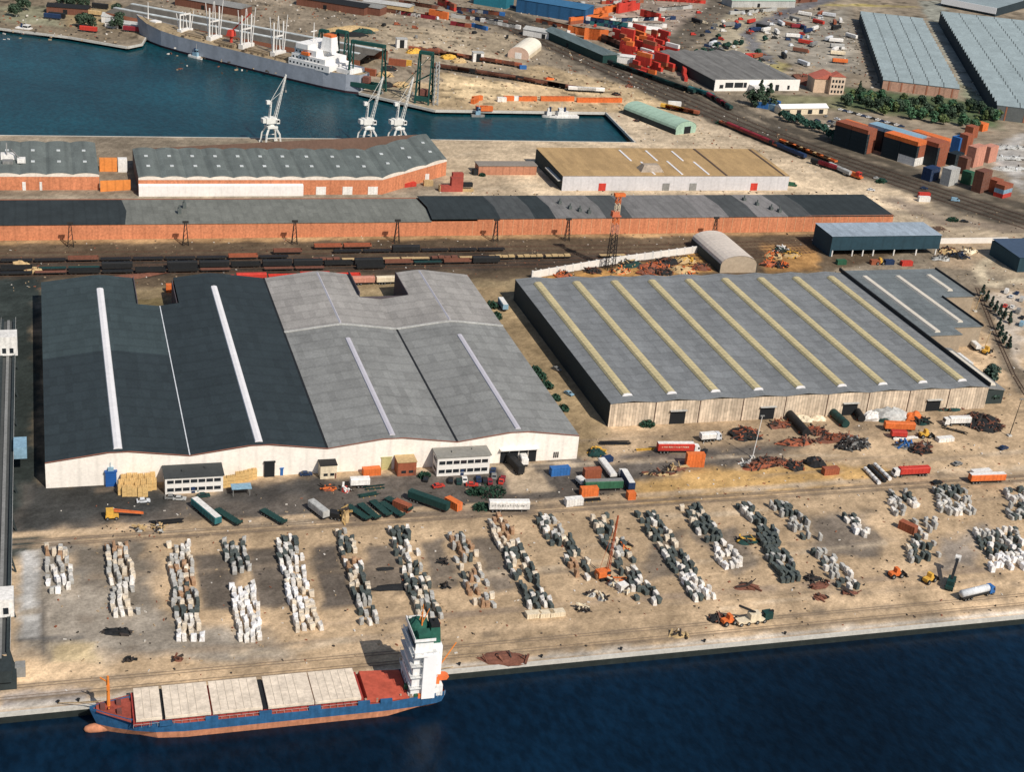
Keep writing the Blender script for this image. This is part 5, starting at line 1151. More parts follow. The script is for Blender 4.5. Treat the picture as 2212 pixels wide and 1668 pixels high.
mb = MB(); mb.box(-2.6,-1.6,26.8,2.0,1.6,27.2); mb.box(-2.4,-1.4,27.2,1,1.4,29.2); mb.build('platform', mat('mast_cabin',(.55,.16,.08)), tw); mb = MB(); mb.box(-2.2,-1.2,36.6,3,1.2,38); mb.build('head', paint('orange'), tw)
# portal masts over the tracks
for i,(t,x,y) in enumerate((('T01',605,985),('T01',1590,990),('T11',315,990),('T11',1205,1000),('T11',2050,985),('T21',440,960),('T21',1650,900))):
    p = g(t,x,y); lb = 'dark lattice yard mast against the brick wall, %s from the left' % ORD[i]
    r = thing('yard_mast',lb,'light mast',(p.x,680,0),0,'dark yard masts along the brick shed'); mb = MB()
    for sx in (-1,1):
        for sy in (-1,1): mb.bar((sx*1.3,sy*1.0,0),(sx*.35,sy*.35,11),.17)
        for k in range(5): mb.bar((sx*1.3*(1-k/7),-1+k*.1,k*2.2),(sx*1.3*(1-(k+1)/7),1-k*.1,k*2.2+2.2),.1)
    for k in range(5): mb.bar((-1.3*(1-k/7),-1+k*.1,k*2.2),(1.3*(1-(k+1)/7),-1+k*.1,k*2.2+2.2),.1)
    mb.build('lattice', paint('black'), r); mb = MB(); mb.box(-1.4,-.4,10.8,1.4,.4,11.8); mb.build('lamp_head', steel_dark(), r)

# ---------------------------------------------------------------- conveyor along the left edge
cv = thing('conveyor_gallery','dark elevated conveyor line with white drive houses along the left edge','conveyor',(-17.2,350,0)); dm = mat('dark_conveyor',(.030,.040,.042),amp=.4)
for x in (-2.6,1.7):
    mb = MB(); mb.box(x,0,6.5,x+.9,226,8.2); [mb.bar((x+.4,k*9.,6.6),(x+.4,k*9.+9,8.1),.2) for k in range(25)]; mb.build('girder', dm, cv)
mb = MB(); mb.box(-1.7,0,7.0,1.7,226,7.2); mb.build('walkway', mat('conveyor_deck',(.07,.075,.075)), cv); mb = MB(); mb.box(-.5,-2,7.2,.5,226,7.7); mb.build('belt', paint('grey'), cv)
mb = MB(); mb.bar((2.7,0,8.9),(2.7,226,8.9),.07); mb.bar((-2.7,0,8.9),(-2.7,226,8.9),.07); [mb.bar((s*2.7,k*3,8.1),(s*2.7,k*3,8.9),.05) for k in range(75) for s in (-1,1)]; mb.build('handrail', paint('lightgrey'), cv)
for y in range(4,226,24):
    mb = MB(); mb.bar((-3.4,y,0),(-2,y,6.6),.35); mb.bar((3.4,y,0),(2,y,6.6),.35); mb.bar((-3,y,2),(2.4,y,6),.18); mb.bar((3,y,2),(-2.4,y,6),.18); mb.build('trestle', dm, cv)
for y,hh in ((16,5.5),(191,7.5)):
    mb = MB(); mb.box(-3.3,y,8,3.6,y+7,8+hh); d = mb.build('drive_house', paint('white'), cv); mb = MB(); mb.box(-1.8,y-.06,9,-.4,y,11); mb.box(.8,y-.06,9,2.2,y,11); mb.box(3.6,y+1.5,9.5,3.66,y+5,11); mb.build('window', glass(), d)
mb = MB(); mb.box(2.7,112,6,6.8,120,10); mb.build('transfer_house', paint('paleblue'), cv)
mb = MB(); mb.box(-4,-6,0,4,2,3); mb.box(-2.5,-7,3,3,0,6.5); mb.build('tail_station', dm, cv); mb = MB(); mb.box(3.6,-1,0,6.2,2,3.2); mb.build('switch_room', paint('grey'), cv)

# ---------------------------------------------------------------- the apron in front of the white warehouse
def timber(t,x,y,label,w=2.0,d=2.2,h=4.0,rz=0.,loc=None):
    p = loc or g(t,x,y)
    key = ('tim',w,d,h)
    def f():
        r = thing('timber_stack','',''); n = max(2,int(h/1.2))
        for k in range(n):
            mb = MB(); z0 = k*h/n; z1 = (k+1)*h/n-.16; mb.box(-w/2,-d/2,z0,w/2,d/2,z1)
            for q in range(3): mb.box(-w/2+.2+q*(w-.6)/2,-d/2,z1,-w/2+.35+q*(w-.6)/2,d/2,z1+.16)
            mb.build('plank_pack', mat('sawn_timber',(.64,.43,.18),amp=.4,scale=1.6,stripe=('z',.3,.2)), r)
        return r
    return place(key, f, label, 'timber stack', tuple(p), rz, 'sawn timber stacks by the warehouse wall')
k = 0
for row_ in (((1035,470),(1070,482),(1112,482),(1155,482),(1205,485),(1245,485)),((1040,440),(1090,445),(1135,440),(1180,445),(1230,440),(1280,435),(1320,425)),((1060,405),(1110,400),(1160,405),(1210,398),(1262,400),(1310,395))):
    for j,(x,y) in enumerate(row_): timber('V0',x,y+8,'timber stack by the blue door, %s from left in the %s line'%(ORD[j],('front','middle','rear')[k]),1.7,1.9,(3.2,3.8,4.2)[k]+.5*((j*7)%3)/2)
    k += 1
for j,(x,y) in enumerate(((1925,415),(1962,408),(1995,405),(2040,375),(2075,370),(2110,362),(2145,352),(2180,345))): timber('V0',x,y,'timber stack right of the small office, %s from the left'%ORD[j],1.7,1.9,3.6)
r = thing('bus_canopy','pale flat canopy on posts right of the small white office','canopy',tuple(g('V0',2000,500)))
mb = MB(); mb.box(-.5,-.5,2.7,6,3.2,3.0); mb.build('roof', paint('paleblue'), r)
for x,y in ((0,0),(5.4,0),(0,2.8),(5.4,2.8)): mb = MB(); mb.box(x-.1,y-.1,0,x+.1,y+.1,2.7); mb.build('post', paint('grey'), r)
for x,y,c,lb in ((1470,520,'grey','grey car below the small white office, left'),(1540,530,'lightgrey','pale grey car below the small white office'),(1745,505,'darkgreen','dark green car below the right end of the small office'),(1650,455,'teal','teal car close to the small office front'),(1230,550,'silver','silver car alone on the dark apron below the timber')):
    car('V0',x,y,c,lb,random.uniform(-.3,.3))
# yellow mobile crane lying its boom along the ground
p = g('V0',950,690); r = thing('mobile_crane','yellow mobile crane with its boom lowered to the right','crane',tuple(p))
mb = MB(); mb.box(-1.6,-1.3,.8,2.4,1.3,1.6); mb.box(-1.4,-1.1,1.6,.9,1.1,3.4); mb.build('body', paint('yellow'), r)
mb = MB(); mb.box(.9,-1.0,1.7,.95,.9,3.1); mb.build('window', glass(), r)
mb = MB(); mb.bar((.4,0,2.8),(10,-.6,1.5),.28); mb.bar((.4,.5,3.2),(10,-.4,1.9),.14); mb.build('boom', paint('orange'), r)
for x in (-1,1.7):
    for s in (-1,1): wheel(r,x,s*1.2,.6,.4)
def beams(p,label,n,L,color,rz=0.,w=1.2,seed=0,cat='steel stack',name='steel_beams'):
    r = thing(name,label,cat,tuple(p),rz); rr = random.Random(seed)
    mb = MB()
    for i in range(n): y = rr.uniform(-w,w); z = .15+.3*(i%3); a = rr.uniform(-.08,.08); l = L*rr.uniform(.75,1)/2; mb.bar((-l,y,z),(l,y+a*l,z),.2)
    mb.build('beam', paint(color), r); mb = MB(); [mb.box(x-.12,-w-.2,0,x+.12,w+.2,.14) for x in (-L*.3,0,L*.3)]; mb.build('dunnage', paint('wood'), r); return r
beams(g('V0',1430,725),'dark steel sections lying on the apron left of the white trailer',9,11,'black',.05,1.2,1)
beams(g('U2',850,715),'dark pipes lying end to end left of the red lorry',8,13,'black',-.1,.8,2); beams(g('U2',1110,765),'pale yellow beams just left of the red lorry',6,8,'yellow',.03,.5,3)
for j,(x,y) in enumerate(((1195,790),(1350,780),(1375,800))): heap('V0',x,y,('pale rubble pile on the lower apron, %s from left'%ORD[j]),1.2,1.2,1.6,'lightgrey','rubble_pile',10,'tan',j)
trailer('V0',1680,600,1860,752,'teal','long teal trailer with a white roof on the left apron',15,top='white',H=3.6)
trailer('V0',1880,650,2030,745,'darkgreen','dark green flat trailer beside the teal trailer',12,flat=True)
G2='dark flat trailers parked along the apron edge'
for x0,y0,x1,y1,lb in ((25,430,125,490,'dark flat trailer, first right of the teal trailer pair'),(450,415,528,468,'dark flat trailer just right of the tan pallet stack'),(500,400,585,470,'dark flat trailer, second right of the tan pallet stack'),(560,385,640,455,'dark flat trailer, third right of the tan pallet stack'),(610,395,700,455,'dark flat trailer left of the rusty container'),(650,380,725,418,'dark flat trailer under the rusty container')):
    trailer('V1',x0,y0,x1,y1,'darkgreen',lb,11,G2,flat=True)
trailer('V1',258,408,335,468,'lightgrey','rounded pale grey trailer in the middle of the apron',9,H=3.7)
trailer('V1',352,452,398,462,'black','small black tractor behind the pale grey trailer',3.5,H=2.8)
heap('V1',425,462,'tan pallet pile standing beside the black tractor',1.4,2.2,4.6,'tan','pallet_pile',14,'wood',4)
p = g('V1',705,412); cont('V1',705,410,'rust','rust-brown container between the flat trailers',6.1,math.radians(-50))
trailer('V1',765,370,905,420,'darkgreen','long dark green box trailer on the apron, biggest of its row',15,H=3.8)
cont('V1',955,402,'orange','orange container beside the long dark green trailer',6.1,math.radians(-60),0,None,2.9)
trailer('E1',640,525,850,525,'white','white box trailer with dark lettering parked along the apron edge',13.5,H=4.1)
# worn lettering on its side (illegible at this distance in the photo)
tr = [o for o in COL.objects if o.get('label','').startswith('white box trailer with dark')][0]
mb = MB(); rr = random.Random(9)
for i in range(22):
    x = -6+i*.55
    mb.box(x,-1.33,2.2+rr.uniform(0,.3),x+rr.uniform(.15,.35),-1.30,2.9+rr.uniform(0,.5))
mb.build('lettering', paint('grey'), tr)
bush(g('E1',640,430),'dark green bushy tree below the big office car park',5.2,4.2,1); bush(g('E1',540,420),'dark green bush left of the bushy tree below the office',3,2.6,2); bush(g('E1',580,510),'dark green bush at the left end of the lettered trailer',3.2,2.2,3)
for x,y,c,lb,rz in ((315,380,'red','bright red car at the left front of the big office',.2),(520,372,'red','red car at the middle front of the big office',-.2),(390,345,'black','black car in the office row, first right of the red one',1.3),(440,352,'darkgreen','dark green car in the office row',1.4),(475,340,'white','white car between dark ones in the office row',1.4),(560,338,'navy','navy car in the office row',1.4),(600,345,'black','black car right of the navy one in the office row',1.4),(630,352,'burgundy','wine-red car at the right of the office row',1.4),(655,320,'grey','grey car at the right corner of the big office',1.3),(650,285,'navy','navy car beside the right wall of the big office',1.2),(710,335,'burgundy','wine-red car on the edge of the bright loading ramp',1.2),(700,350,'red','red car at the foot of the wine-red car by the ramp',1.2),(240,335,'black','black car at the shaded left wall of the big office',1.2)):
    car('E1',x,y,c,lb,rz)
trailer('E1',820,312,740,225,'black','black lorry backing into the warehouse door on the ramp',11,H=3.9,cab='black')
trailer('E1',845,268,815,190,'white','white lorry leaving the rightmost warehouse door',8,H=3.6,cab='paleblue')
# cabins along the wall
def cabin(t,x,y,w,d,h,color,roofc,label,rz=0.,name='site_cabin'):
    r = thing(name,label,'cabin',tuple(g(t,x,y)),rz); mb = MB(); mb.box(-w/2,0,0,w/2,d,h); mb.build('wall', paint(color), r); mb = MB(); mb.box(-w/2-.2,-.2,h,w/2+.2,d+.2,h+.25); mb.build('roof', paint(roofc), r)
    mb = MB(); mb.box(-w*.3,-.06,1.1,-w*.05,0,2.1); mb.box(w*.1,-.06,1.1,w*.35,0,2.1); mb.build('window', glass(), r); mb = MB(); mb.box(w*.38,-.07,0,w*.48,0,2.1); mb.build('door', paint('brown'), r); return r
cabin('V1',345,262,5.6,5.5,5.0,'cream','black','small dark-roofed kiosk by the wall, middle of the white front')
cabin('V1',728,248,6.5,6.5,5.2,'rust','tan','rusty brick cabin left of the big office')
trailer('V1',535,300,460,303,'white','white box lorry with a dark crane arm by the straw door',6.5,H=3.6); cont('V1',555,240,'orange','orange-roofed container left of the straw yellow door',6.1,.05)
heap('V1',430,320,'red and white drums pile by the small kiosk',1.6,1.4,1.5,'red','drum_pile',16,'white',7); heap('V1',340,315,'orange and dark scrap at the foot of the kiosk',2,1.4,1,'rust','scrap_pile',16,'orange',8)
beams(g('V1',570,310),'dark green beams under the white box lorry',6,8,'darkgreen',.1,.7,4); beams(g('V1',540,345),'dark green steel pieces in front of the white box lorry',8,7,'darkgreen',.2,1,5)
bush(g('V1',815,255),'dark shrub at the left foot of the big office',2.2,2.2,1); car('V1',235,245,'navy','navy car close to the white wall right of the black doorway',0)
# right corner of the apron
cont('E1',1055,300,'blue','bright blue container at the right end of the white wall',7,.05,0,None,3.0)
cont('U2',650,1000,'rust','rust-orange container at the head of the pale trailer',6.1,0,0,None,3.6)
trailer('U2',830,1015,735,890,'white','white trailer standing across the rust-orange container',12.2,H=2.6)
trailer('U2',600,1115,890,1105,'green','long green box trailer with grey roof',13.6,top='grey',H=4)
cont('U2',625,1150,'orange','orange container in front of the green trailer',6.1,0,0,None,3.0); trailer('U2',585,1090,535,1045,'white','white van body touching the orange container',4,H=2.8); cont('U2',495,1235,'white','white container at the left corner of the orange one',6.1,.05,0,None,2.7)
beams(g('U2',650,1200),'dark steel beams in front of the orange container',8,7,'black',.05,.9,6)
cont('U2',985,1180,'orange','orange-red container end below the blue one at the sand',2.8,0,0,None,2.6)
trailer('U2',990,1130,920,1010,'navy','navy lorry with white roof at the edge of the sand',10,top='white',H=3.8,cab='white')
heap('U2',690,800,'dark green wreck with yellow top near the warehouse corner',3.2,3,2.2,'darkgreen','scrap_pile',18,'yellow',11); cont('U2',780,860,'navy','small navy skip beside the dark wreck',4,.2,0,None,1.8)
trailer('U2',1225,785,1500,785,'red','red lorry with a white roof stripe and worn white lettering',13.6,top='white',H=4,cab='white')
tr = [o for o in COL.objects if o.get('label','').startswith('red lorry')][0]; mb = MB()
for i in range(16): x = -5.5+i*.65; mb.box(x,-1.33,2.5+rr.uniform(0,.2),x+rr.uniform(.2,.45),-1.30,2.9+rr.uniform(0,.25))
mb.build('lettering', paint('cream'), tr)
trailer('U2',1580,690,1700,680,'white','white van parked above the red lorry',6,H=3.4,cab='silver')
cont('U2',1530,900,'orange','orange container below the red lorry, lower of two',6.6,-.15); cont('U2',1530,900,'orange','orange container on top of another below the red lorry',6.6,-.12,2.6)
heap('U2',1370,930,'brown rubble at the left of the orange containers',4,1.5,.9,'brown','rubble_pile',18,'tan',12); heap('U2',1250,975,'scatter of brown rubble along the sand edge',7,1,.5,'tan','rubble_pile',16,'brown',13)
bush(g('U2',1125,560),'dark shrub against the ribbed front wall, left of the first door',3,2.6,2)
car('U2',1620,790,'black','black car right of the red lorry cab',1)
mast(g('U2',2030,830),'white leaning light mast between the scrap heaps',17,'white',1.2)
HP = lambda *a, **k: heap(*a, **k)
HP('U2',1970,640,'dark scrap heap in front of the second warehouse door',6,5,2.4,'black','scrap_heap',60,'rust',21)
HP('U2',2120,890,'rust-red scrap heap right of the leaning mast',9,3,1.6,'rust','scrap_heap',60,'brown',22)
HP('U2',1990,890,'grey scrap and a white drum at the mast foot',3,2,1.2,'grey','scrap_heap',20,'white',23)
def tank(t,x0,y0,x1,y1,rad,color,label,z=0.):
    c,rz,L = seg(t,x0,y0,x1,y1); r = thing('storage_tank',label,'tank',(c.x,c.y,z),rz); mb = MB(); mb.bar((-L/2,0,rad),(L/2,0,rad),rad,16); mb.build('shell', paint(color), r)
    mb = MB(); [mb.bar((-L/2+L*f-.1,0,rad),(-L/2+L*f+.1,0,rad),rad+.06,16) for f in (.15,.4,.65,.9)]; mb.build('hoop', steel_dark(), r); mb = MB(); mb.box(-L*.35,-rad,0,-L*.3,rad,rad*.6); mb.box(L*.3,-rad,0,L*.35,rad,rad*.6); mb.build('saddle', paint('rust'), r); return r
tank('U3',190,1370,340,1535,1.7,'black','long black boiler tank lying before the warehouse'); tank('U3',560,1350,680,1460,1.6,'darkgreen','second dark boiler tank, beside the third door'); tank('U3',770,1340,815,1410,1.5,'black','short black tank right of the third door')
for t,x,y,lb,rx,ry,h,c,b,bc,sd in (
 ('U3',310,1400,'cream sand heap between the two black tanks',4.5,3,2.2,'cream',0,'tan',31),('U3',450,1385,'small cream sand heap beside the second tank',3.5,2,1.4,'cream',0,'tan',32),
 ('U3',420,1490,'rust bars scattered between the tanks',5,4,.7,'brown',34,'rust',33),('U3',250,1590,'rusty scrap heap under the long black tank',8,2.4,1.3,'rust',44,'brown',34),
 ('U3',600,1560,'dark scrap heap with red bits below the tanks',8,3.4,1.7,'brown',60,'rust',35),('U3',760,1600,'black scrap heap with grey plates',6,4,2,'black',50,'grey',36),
 ('U3',110,1440,'dark brown scrap against the fence of tanks',4.5,3,1.2,'brown',24,'rust',37),
 ('U3',895,1385,'white rounded block heap at the third door',3.9,2.4,3.6,'white',4,'white',38),('U3',1070,1375,'big grey gravel heap against the ribbed wall',8,4.2,4.2,'lightgrey',0,'grey',39),
 ('U3',1020,1400,'black tarpaulin mound at the gravel heap foot',2.8,1.8,1.6,'darkgreen',0,'black',40),('U3',1262,1390,'orange tarpaulin mound beside the fourth door',3.8,2.6,3.4,'orange',0,'red',41),
 ('U3',1340,1420,'dark green machine wreck under the orange mound',3.5,2,1.8,'darkgreen',20,'black',42),('U3',1850,1420,'dark scrap heap at the right corner of the warehouse',8,8,2,'black',90,'brown',43),
 ('U3',1560,1300,'low green-brown scrub heap along the warehouse foot',7,2,.9,'darkgreen',20,'brown',44),('U3',1190,1620,'blue and red oddments heap below the red trailers',4,2.4,1.6,'grey',30,'blue',45),('U3',1330,1625,'grey oddments heap right of the blue ones',4,2.4,1.4,'grey',30,'brown',46),
 ('V3',140,270,'dark end of the long rusty scrap line',3.5,3,1.6,'black',20,'rust',47),('V3',40,250,'rusty scrap line left of the dark end',8,2.2,1.3,'rust',50,'brown',48),('V3',240,255,'dark mound standing in for the shadow left of the red-brown container',4.2,3,2.8,'black',8,'brown',49),  # dark pointed mound added in place of a shadow beside the red-brown container
 ('V3',400,170,'black plate heap above the striped pipes',5,2.8,1.8,'black',30,'grey',50),('V3',755,190,'dark twisted scrap right of the blue cab',4.2,3,1.8,'black',36,'brown',51)):
    heap(t,x,y,lb,rx,ry,h,c,'scrap_heap' if b else 'heap',b,bc,sd)
trailer('U3',1020,1480,1250,1490,'orange','orange-red box trailer, rear of the pair',12,H=3.8); trailer('U3',1080,1545,1180,1550,'red','darker red short trailer, front of the pair',6,H=3.2); beams(g('U3',1190,1555),'white slab row under the red trailers',6,11,'white',.0,.6,14)
def loader(t,x,y,label,color,rz=0.):
    def f():
        r = thing('wheel_loader','',''); mb = MB(); mb.box(-2.4,-1,.9,1.2,1,2); mb.prism([(-.6,2),(.9,2),(.6,3.4),(-.5,3.4)],-.9,.9,'y'); mb.build('body', paint(color), r)
        mb = MB(); mb.add([(.92,-.8,2.1),(.92,.8,2.1),(.65,.75,3.2),(.65,-.75,3.2)],[(0,1,2,3)]); mb.build('window', glass(), r)
        mb = MB(); mb.bar((1,-.6,1.6),(3.4,-.6,1.0),.18); mb.bar((1,.6,1.6),(3.4,.6,1.0),.18); mb.prism([(3.3,.1),(4.4,.1),(3.6,.4),(3.5,1.3),(3.3,1.3)],-1.4,1.4,'y'); mb.build('bucket', paint('black'), r)
        for xx in (-1.6,1.5):
            for s in (-1,1): wheel(r,xx,s*1.1,.85,.6)
        return r
    return place(('ldr',color),f,label,'wheel loader',tuple(g(t,x,y)),rz)
loader('U3',1360,1540,'yellow-orange wheel loader right of the red trailers','yellow',0); loader('V3',632,805,'orange wheel loader alone in the lower right yard','orange',.1); loader('V3',795,830,'yellow wheel loader right of the lone orange loader','yellow',.4); loader('V2',1040,720,'orange wheel loader near the quay, left of the grey machine','orange',.2)
cont('U3',1530,1570,'white','low white container right of the yellow loader',7,.05,0,None,1.6); trailer('U3',1730,1430,1570,1435,'white','white lorry by the dark scrap at the warehouse corner',9,H=3.6,cab='white')
mast(g('U3',2085,1530),'dark light mast standing at the right edge road',16,'black',1.5); beams(g('U3',1610,1490),'dark pipes angled below the white lorry',3,11,'black',-.75,.3,15)
cont('V3',312,300,'rust','red-brown container right of the dark shadow mound',6.1,.05,0,None,2.6); trailer('V3',785,305,650,312,'red','brick-red lorry with white cab in the right yard',12,H=3.6,cab='white')
trailer('V3',1000,345,1150,340,'orange','orange flat-sided trailer with a white top at the right edge',14,top='white',H=3.7); cont('V3',1050,300,'white','long white container behind the orange trailer',8,.05,0,None,1.6)
for j,(x0,y0,x1,y1) in enumerate(((482,282,552,355),(500,270,580,345),(530,262,605,335))): tank('V3',x0,y0,x1,y1,.75,('white','black','white')[j],'%s of three striped black and white pipes above the stone rows'%('leftmost','middle','rightmost')[j])
car('V3',1160,180,'navy','navy car on the right edge road',.3); car('V3',835,350,'black','black car above the grey block cluster',.2); car('V3',935,258,'grey','grey car above the orange trailer',.3)
cont('V3',690,580,'rust','red container among the stone clusters at the right',6.1,math.radians(-60),0,None,3.0)
trailer('V3',930,925,1095,885,'silver','silver tank lorry with a blue cab by the quay',11,tank=True,cab='blue')
p = g('V3',900,850); r = thing('mobile_crane','dark crane lorry with raised boom and white hook block near the tank lorry','crane',tuple(p),math.radians(50)); mb = MB(); mb.box(-4,-1.2,.8,4,1.2,1.8); mb.box(-3,-1.1,1.8,-.5,1.1,3.2); mb.build('body', paint('darkgreen'), r); mb = MB(); mb.bar((-1,0,3),(8.5,0,6.2),.6); mb.bar((-3,0,1.8),(2,0,4.2),.35); mb.build('boom', paint('black'), r); mb = MB(); mb.box(7.6,-.9,5.2,9.4,.9,6.8); mb.build('counterweight', paint('white'), r)
for x in (-3,0,3):
    for s in (-1,1): wheel(r,x,s*1.1,.6,.4)
p = g('V2',1150,715); r = thing('mobile_crane','grey and white mobile crane near the quay edge, boom folded','crane',tuple(p),.1); mb = MB(); mb.box(-5,-1.3,.8,4,1.3,1.7); mb.box(-1,-1.2,1.7,2.5,1.2,3.6); mb.build('body', paint('cream'), r); mb = MB(); mb.bar((1,0,3.6),(-4.5,.8,6.3),.4); mb.bar((2,0,2.5),(7.5,.2,3),.5); mb.build('boom', paint('black'), r); mb = MB(); mb.box(4,-1.2,1,6.8,1.2,3.2); mb.build('cab', paint('darkgreen'), r)
for x in (-4,-1.5,1.5,4):
    for s in (-1,1): wheel(r,x,s*1.2,.65,.4)
heap('V2',985,700,'dark wreck left of the orange loader near the quay',3,2,1.6,'black','scrap_pile',18,'brown',61)
# crawler crane with orange boom among the stone rows
p = g('V2',430,495); r = thing('crawler_crane','orange crawler crane with tall lattice boom among the stone rows','crane',tuple(p),.2)
mb = MB(); mb.box(-2.2,-1.9,0,2.2,-1.1,1); mb.box(-2.2,1.1,0,2.2,1.9,1); mb.build('track', rubber(), r); mb = MB(); mb.box(-2.6,-1.3,1,1.6,1.3,3); mb.build('body', paint('orange'), r); mb = MB(); mb.box(.2,-1.35,1.8,1.65,-.5,2.9); mb.build('window', glass(), r)
mb = MB(); B0 = Vector((1.2,0,2)); T = Vector((3.2,1.2,21))
for s in (-1,1):
    for q in (-1,1): mb.bar(B0+Vector((s*.4,q*.4,0)),T+Vector((s*.12,q*.12,0)),.12)
for k in range(16): a = B0.lerp(T,k/16); b = B0.lerp(T,(k+1)/16); mb.bar(a+Vector((.35*(1-k/20),.35,0)),b+Vector((-.35*(1-k/20),-.3,0)),.09)
mb.bar((-2,0,3),T,.06); mb.build('boom', mat('red_boom',(.40,.10,.04)), r); mb = MB(); mb.bar((1.5,-1,.5),(7,-3,.4),.2); mb.bar((0,-2.4,.3),(5,-3.5,.3),.2); mb.build('outrigger', paint('orange'), r)
heap('V2',530,350,'orange bars pile right of the crawler crane',3,1.4,.7,'tan','scrap_pile',12,'orange',62)
heap('V2',1135,315,'dark green net heap with yellow poles beside the stone rows',4,2.4,1.6,'darkgreen','net_heap',14,'yellow',63)
heap('V1',680,795,'long dark tarpaulin wedge left of the seventh stone row',8,2.0,.5,'black','tarpaulin',0,'black',64,'tarpaulin'); heap('V1',620,705,'small dark tarpaulin patch above the long wedge',3,1,.5,'black','tarpaulin',0,'black',65,'tarpaulin')
r_=random.Random(3)
for j,(t,x,y,rx,c,lb) in enumerate((('S0',635,400,1.6,'black','dark coil on the quay above the coaster bow'),('S0',870,402,1.2,'brown','brown coil on the quay right of the dark one'),('S0',575,262,4,'black','dark tarpaulin by the quay end of the second stone row'),('V1',905,675,1.2,'black','dark bundle left of the eighth stone row, upper'),('V1',910,795,1.4,'black','dark bundle left of the eighth stone row, lower'),('V2',1130,540,4,'brown','dark bars lying below the thirteenth stone row'),('V3',230,815,3.2,'black','dark pipes at the foot of the dark stone row'),('V3',260,850,4,'brown','brown pipes under the dark pipes'),('V3',265,908,2.6,'brown','brown plate near the quay at the right'),('V3',410,885,2.6,'brown','dull plate under the sixteenth stone row'),('V2',330,655,1.6,'black','dark crate alone below the tenth stone row'),('V2',800,775,3,'tan','tan gravel smear near the quay edge'),('S1',1200,395,7,'brown','low dark plate stack at the quay edge right of the coaster'))):
    heap(t,x,y,lb,rx,rx*.5,.7,c,'bundle',8,c if c in PAINT else 'brown',70+j)
for j,(x,y) in enumerate(((85,675),(150,672),(200,668))): cont('V2',x,y+8,'cream','white stone slab crate, %s of three at the ninth row end'%ORD[j],4.6,.05,0,None,1.5)
cont('V2',520,555,'white','white crate pile below the crawler crane',2.9,.3,0,None,2.4)
for j,(x,y) in enumerate(((370,580),(420,600),(470,530),(330,650),(540,560))): heap('V2',x,y,'loose stone rubble below the crawler crane, %s from left'%ORD[j],1.3,1.2,1.5,'lightgrey','rubble_pile',8,'cream',90+j)

# alley between the warehouses, and behind them
for t,x,y,w,h,v,lb in (('U2',175,90,2.6,2.5,1,'dark hedge shrub in the alley, uppermost of three'),('U2',215,150,3.2,3,2,'dark hedge shrub in the alley, second of three'),('U2',270,225,3.2,2.8,1,'dark hedge shrub in the alley, third of three'),('U2',345,330,2.4,2.2,2,'shrub low in the alley, above the last one'),('U2',410,420,2.6,2.4,3,'last shrub at the lower end of the alley'),('T11',2010,1530,3.4,3.2,1,'dark tree-like shrub at the top of the alley'),('T11',2050,1620,3,2.8,2,'dark shrub below the blue and white lorry')):
    bush(g(t,x,y),lb,w,h,v,None,-1.2)
trailer('T11',2060,1480,2140,1600,'paleblue','white and light blue lorry at the top of the alley',9,top='white',H=3.6)
car('U2',455,290,'paleblue','pale blue car in the alley by the dark wall',-1.1); car('U2',350,80,'grey','grey car in the upper alley',-1.1)
trailer('T11',805,1335,1000,1330,'pink','pink and white trailer parked behind the notch in the grey roof',10,H=3.8); trailer('T11',1015,1330,1180,1325,'cream','cream trailer right of the pink one behind the grey roof',9,H=3.6)
cont('T01',1475,1395,'orange','orange container standing at the notch in the dark roof',5,0,0,None,3.4)

# ---------------------------------------------------------------- rail yard
GW = 'goods wagons standing in the rail yard'
rr = random.Random(17)
for (y,x0,x1,kinds,lb) in ((666,98,212,(('black','van'),('brown','open'),('black','flat')),'dark goods wagon in the farthest short string of the rail yard'),
    (660,-22,100,(('brown','open'),('rust','open'),('black','flat')),'brown open wagon string at the left of the rail yard'),
    (654.5,100,265,(('tan','slab'),('tan','flat'),('brown','slab')),'pale-loaded flat wagon in the middle string of the rail yard'),
    (649.5,-22,215,(('black','open'),('darkgreen','flat'),('black','van'),('brown','open')),'dark wagon in the long second string of the rail yard'),
    (644.5,-22,150,(('black','flat'),('black','open'),('brown','flat')),'dark wagon in the string nearest the warehouses'),
    (672,118,150,(('brown','van'),('rust','open')),'brown covered wagon alone on the farthest track')):
    x = x0+7
    while x < x1:
        if rr.random() < .9: c,l = kinds[rr.randrange(len(kinds))]; wagon((x,y,.1), 0, c, l, lb, GW)
        x += 14.1
for j in range(5): wagon((70+j*14.1,633,.1),0,'red','van' if j%2 else 'open','red wagon in the short string right behind the dark roof','red wagons behind the warehouse')
heap('T01',170,1175,'yellow spoil heap on the tracks at the left, first',4,2.4,2.2,'tan','heap',0,'tan',101); heap('T01',290,1225,'yellow spoil heap on the tracks at the left, second',4.5,2.6,2,'tan','heap',8,'brown',102)
heap('T01',900,1300,'brown bank of earth behind the dark roof',26,3,1.2,'brown','heap',0,'tan',103)
